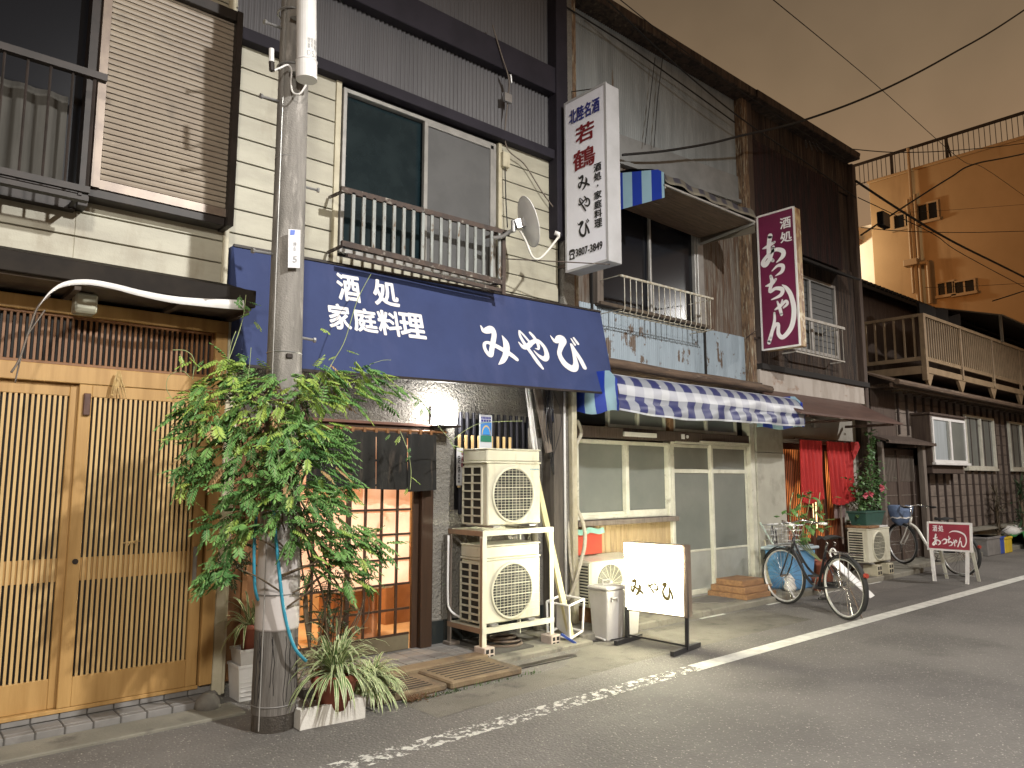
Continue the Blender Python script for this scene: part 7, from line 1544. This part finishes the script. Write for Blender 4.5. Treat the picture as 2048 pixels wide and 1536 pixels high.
# ================================================================== overhead cables
m_cable = M('black_cable', (.012, .011, .011), rough=.7)
def cable(P, r_, lab, mat=m_cable, n=10):
    pts = spline([at(*p) if len(p) == 3 else Vector(p[:3]) for p in P], n); solid('overhead_cable', mat, lab, 'cable', lambda b: b.tube(pts, r_, 5), True, 'overhead cables', tuple(pts[0]))
cable([(1245, 310, 5.40), (1330, 302, 5.30), (1420, 287, 5.20), (1480, 272, 5.05), (1600, 243, 4.8), (1750, 187, 4.4), (1900, 110, 4.0), (2060, 12, 3.6), (2300, -160, 3.0)], .016, 'thick black cable rising from the white sign across the sky to the top right corner')
cable([(1535, -10, 4.4), (1750, 168, 5.2), (1920, 318, 5.9), (1968, 336, 6.1), (2060, 400, 6.6), (2200, 500, 7.2)], .007, 'thin wire slanting down across the sky from the top centre')
cable([(1700, 298, 5.3), (1800, 305, 5.2), (1920, 300, 5.0), (2060, 285, 4.8), (2300, 250, 4.4)], .009, 'slack black cable running from the dark roof corner along the roof railing')
cable([(1712, 362, 5.35), (1800, 420, 5.3), (1900, 480, 5.2), (2000, 530, 5.1), (2070, 565, 5.0), (2300, 680, 4.7)], .022, 'heaviest black cable slanting down from the dark roof corner across the orange block')
cable([(1722, 470, 5.5), (1810, 412, 5.4), (1900, 355, 5.2), (1950, 328, 5.1), (2060, 305, 4.9), (2300, 250, 4.6)], .017, 'black cable climbing in a bend over the orange block towards the right edge')
cable([(1716, 395, 5.4), (1790, 430, 5.35), (1870, 470, 5.3), (1920, 505, 5.2), (2060, 580, 5.0), (2200, 650, 4.8)], .008, 'slim cable sagging below the heaviest black cable')
cable([(1722, 455, 5.6), (1800, 462, 5.5), (1920, 465, 5.4), (2060, 462, 5.2), (2300, 455, 4.9)], .008, 'level cable crossing the middle of the orange block')
cable([(1800, 425, 5.8), (1900, 420, 5.7), (2060, 408, 5.6), (2300, 390, 5.3)], .004, 'hair thin wire crossing the orange block at its upper window')
cable([(1850, 575, 5.8), (1950, 572, 5.7), (2060, 566, 5.5), (2300, 555, 5.2)], .005, 'thin level wire crossing the lower window of the orange block')
cable([(1985, 602, 5.4), (2060, 578, 5.2), (2300, 500, 4.9)], .014, 'short dark cable rising at the right edge below the orange block')
cable([(1210, -5, 5.1), (1330, 110, 5.15), (1480, 235, 5.2), (1620, 330, 5.25), (1712, 395, 5.3)], .010, 'cable following the roof edge down to the dark roof corner')
cable([(1235, -5, 5.15), (1400, 125, 5.15), (1560, 235, 5.2), (1690, 318, 5.25)], .006, 'thin cable just below the rusted roof edge')
cable([(1123, 8, 5.44), (1250, 88, 5.44), (1380, 180, 5.46), (1470, 245, 5.46)], .010, 'dark cable pinned along the grey corrugated wall under the roof', n=6)
cable([(985, 50, 5.36), (1003, 110, 5.36), (1018, 160, 5.34), (1015, 205, 5.40), (1012, 290, 5.42), (1050, 330, 5.44), (1085, 385, 5.44), (1115, 425, 5.43)], .007, 'wire dropping down the corrugated wall from the violet beam', m_greywood)
cable([(1010, 335, 5.44), (1012, 400, 5.44), (1015, 455, 5.43)], .006, 'short black wire from the small beige box down to the dish')
cable([(1310, 115, 5.42), (1300, 200, 5.48), (1290, 290, 5.46)], .005, 'left one of two thin wires hanging down the grey corrugated wall'); cable([(1325, 118, 5.42), (1315, 200, 5.48), (1308, 295, 5.46)], .005, 'right one of two thin wires hanging down the grey corrugated wall')
solid('cable_clamp', m_galv, 'pale insulator where the wires meet the violet beam', 'insulator', lambda b: (b.cyl(at(1021, 150, 5.33), at(1023, 166, 5.33), .012, seg=8), b.bbox(*sorted((at(1008, 190, 5.38).x, at(1022, 190, 5.38).x)), 5.36, 5.40, at(1015, 205, 5.38).z, at(1015, 188, 5.38).z, .004)))
solid('splice_box', m_blackp, 'black splice box hanging on a cable in front of the orange block', 'cable box', lambda b: b.bbox(at(1765, 440, 5.4).x, at(1778, 440, 5.4).x, 5.38, 5.5, at(1771, 453, 5.4).z, at(1771, 425, 5.4).z, .01))
solid('sagging_bundle', m_blackp, 'loose coil of cable at the dark roof edge', 'cable coil', lambda b: [b.ring(at(1612+i*9, 288+i*3, 5.2), (.3, -1, .2*i), .06+.01*i, .006, 20, 5) for i in range(4)], True)
bpy.context.view_layer.update()
print('OBJECTS', len(bpy.data.objects), 'POLYS', sum(len(m.polygons) for m in bpy.data.meshes))
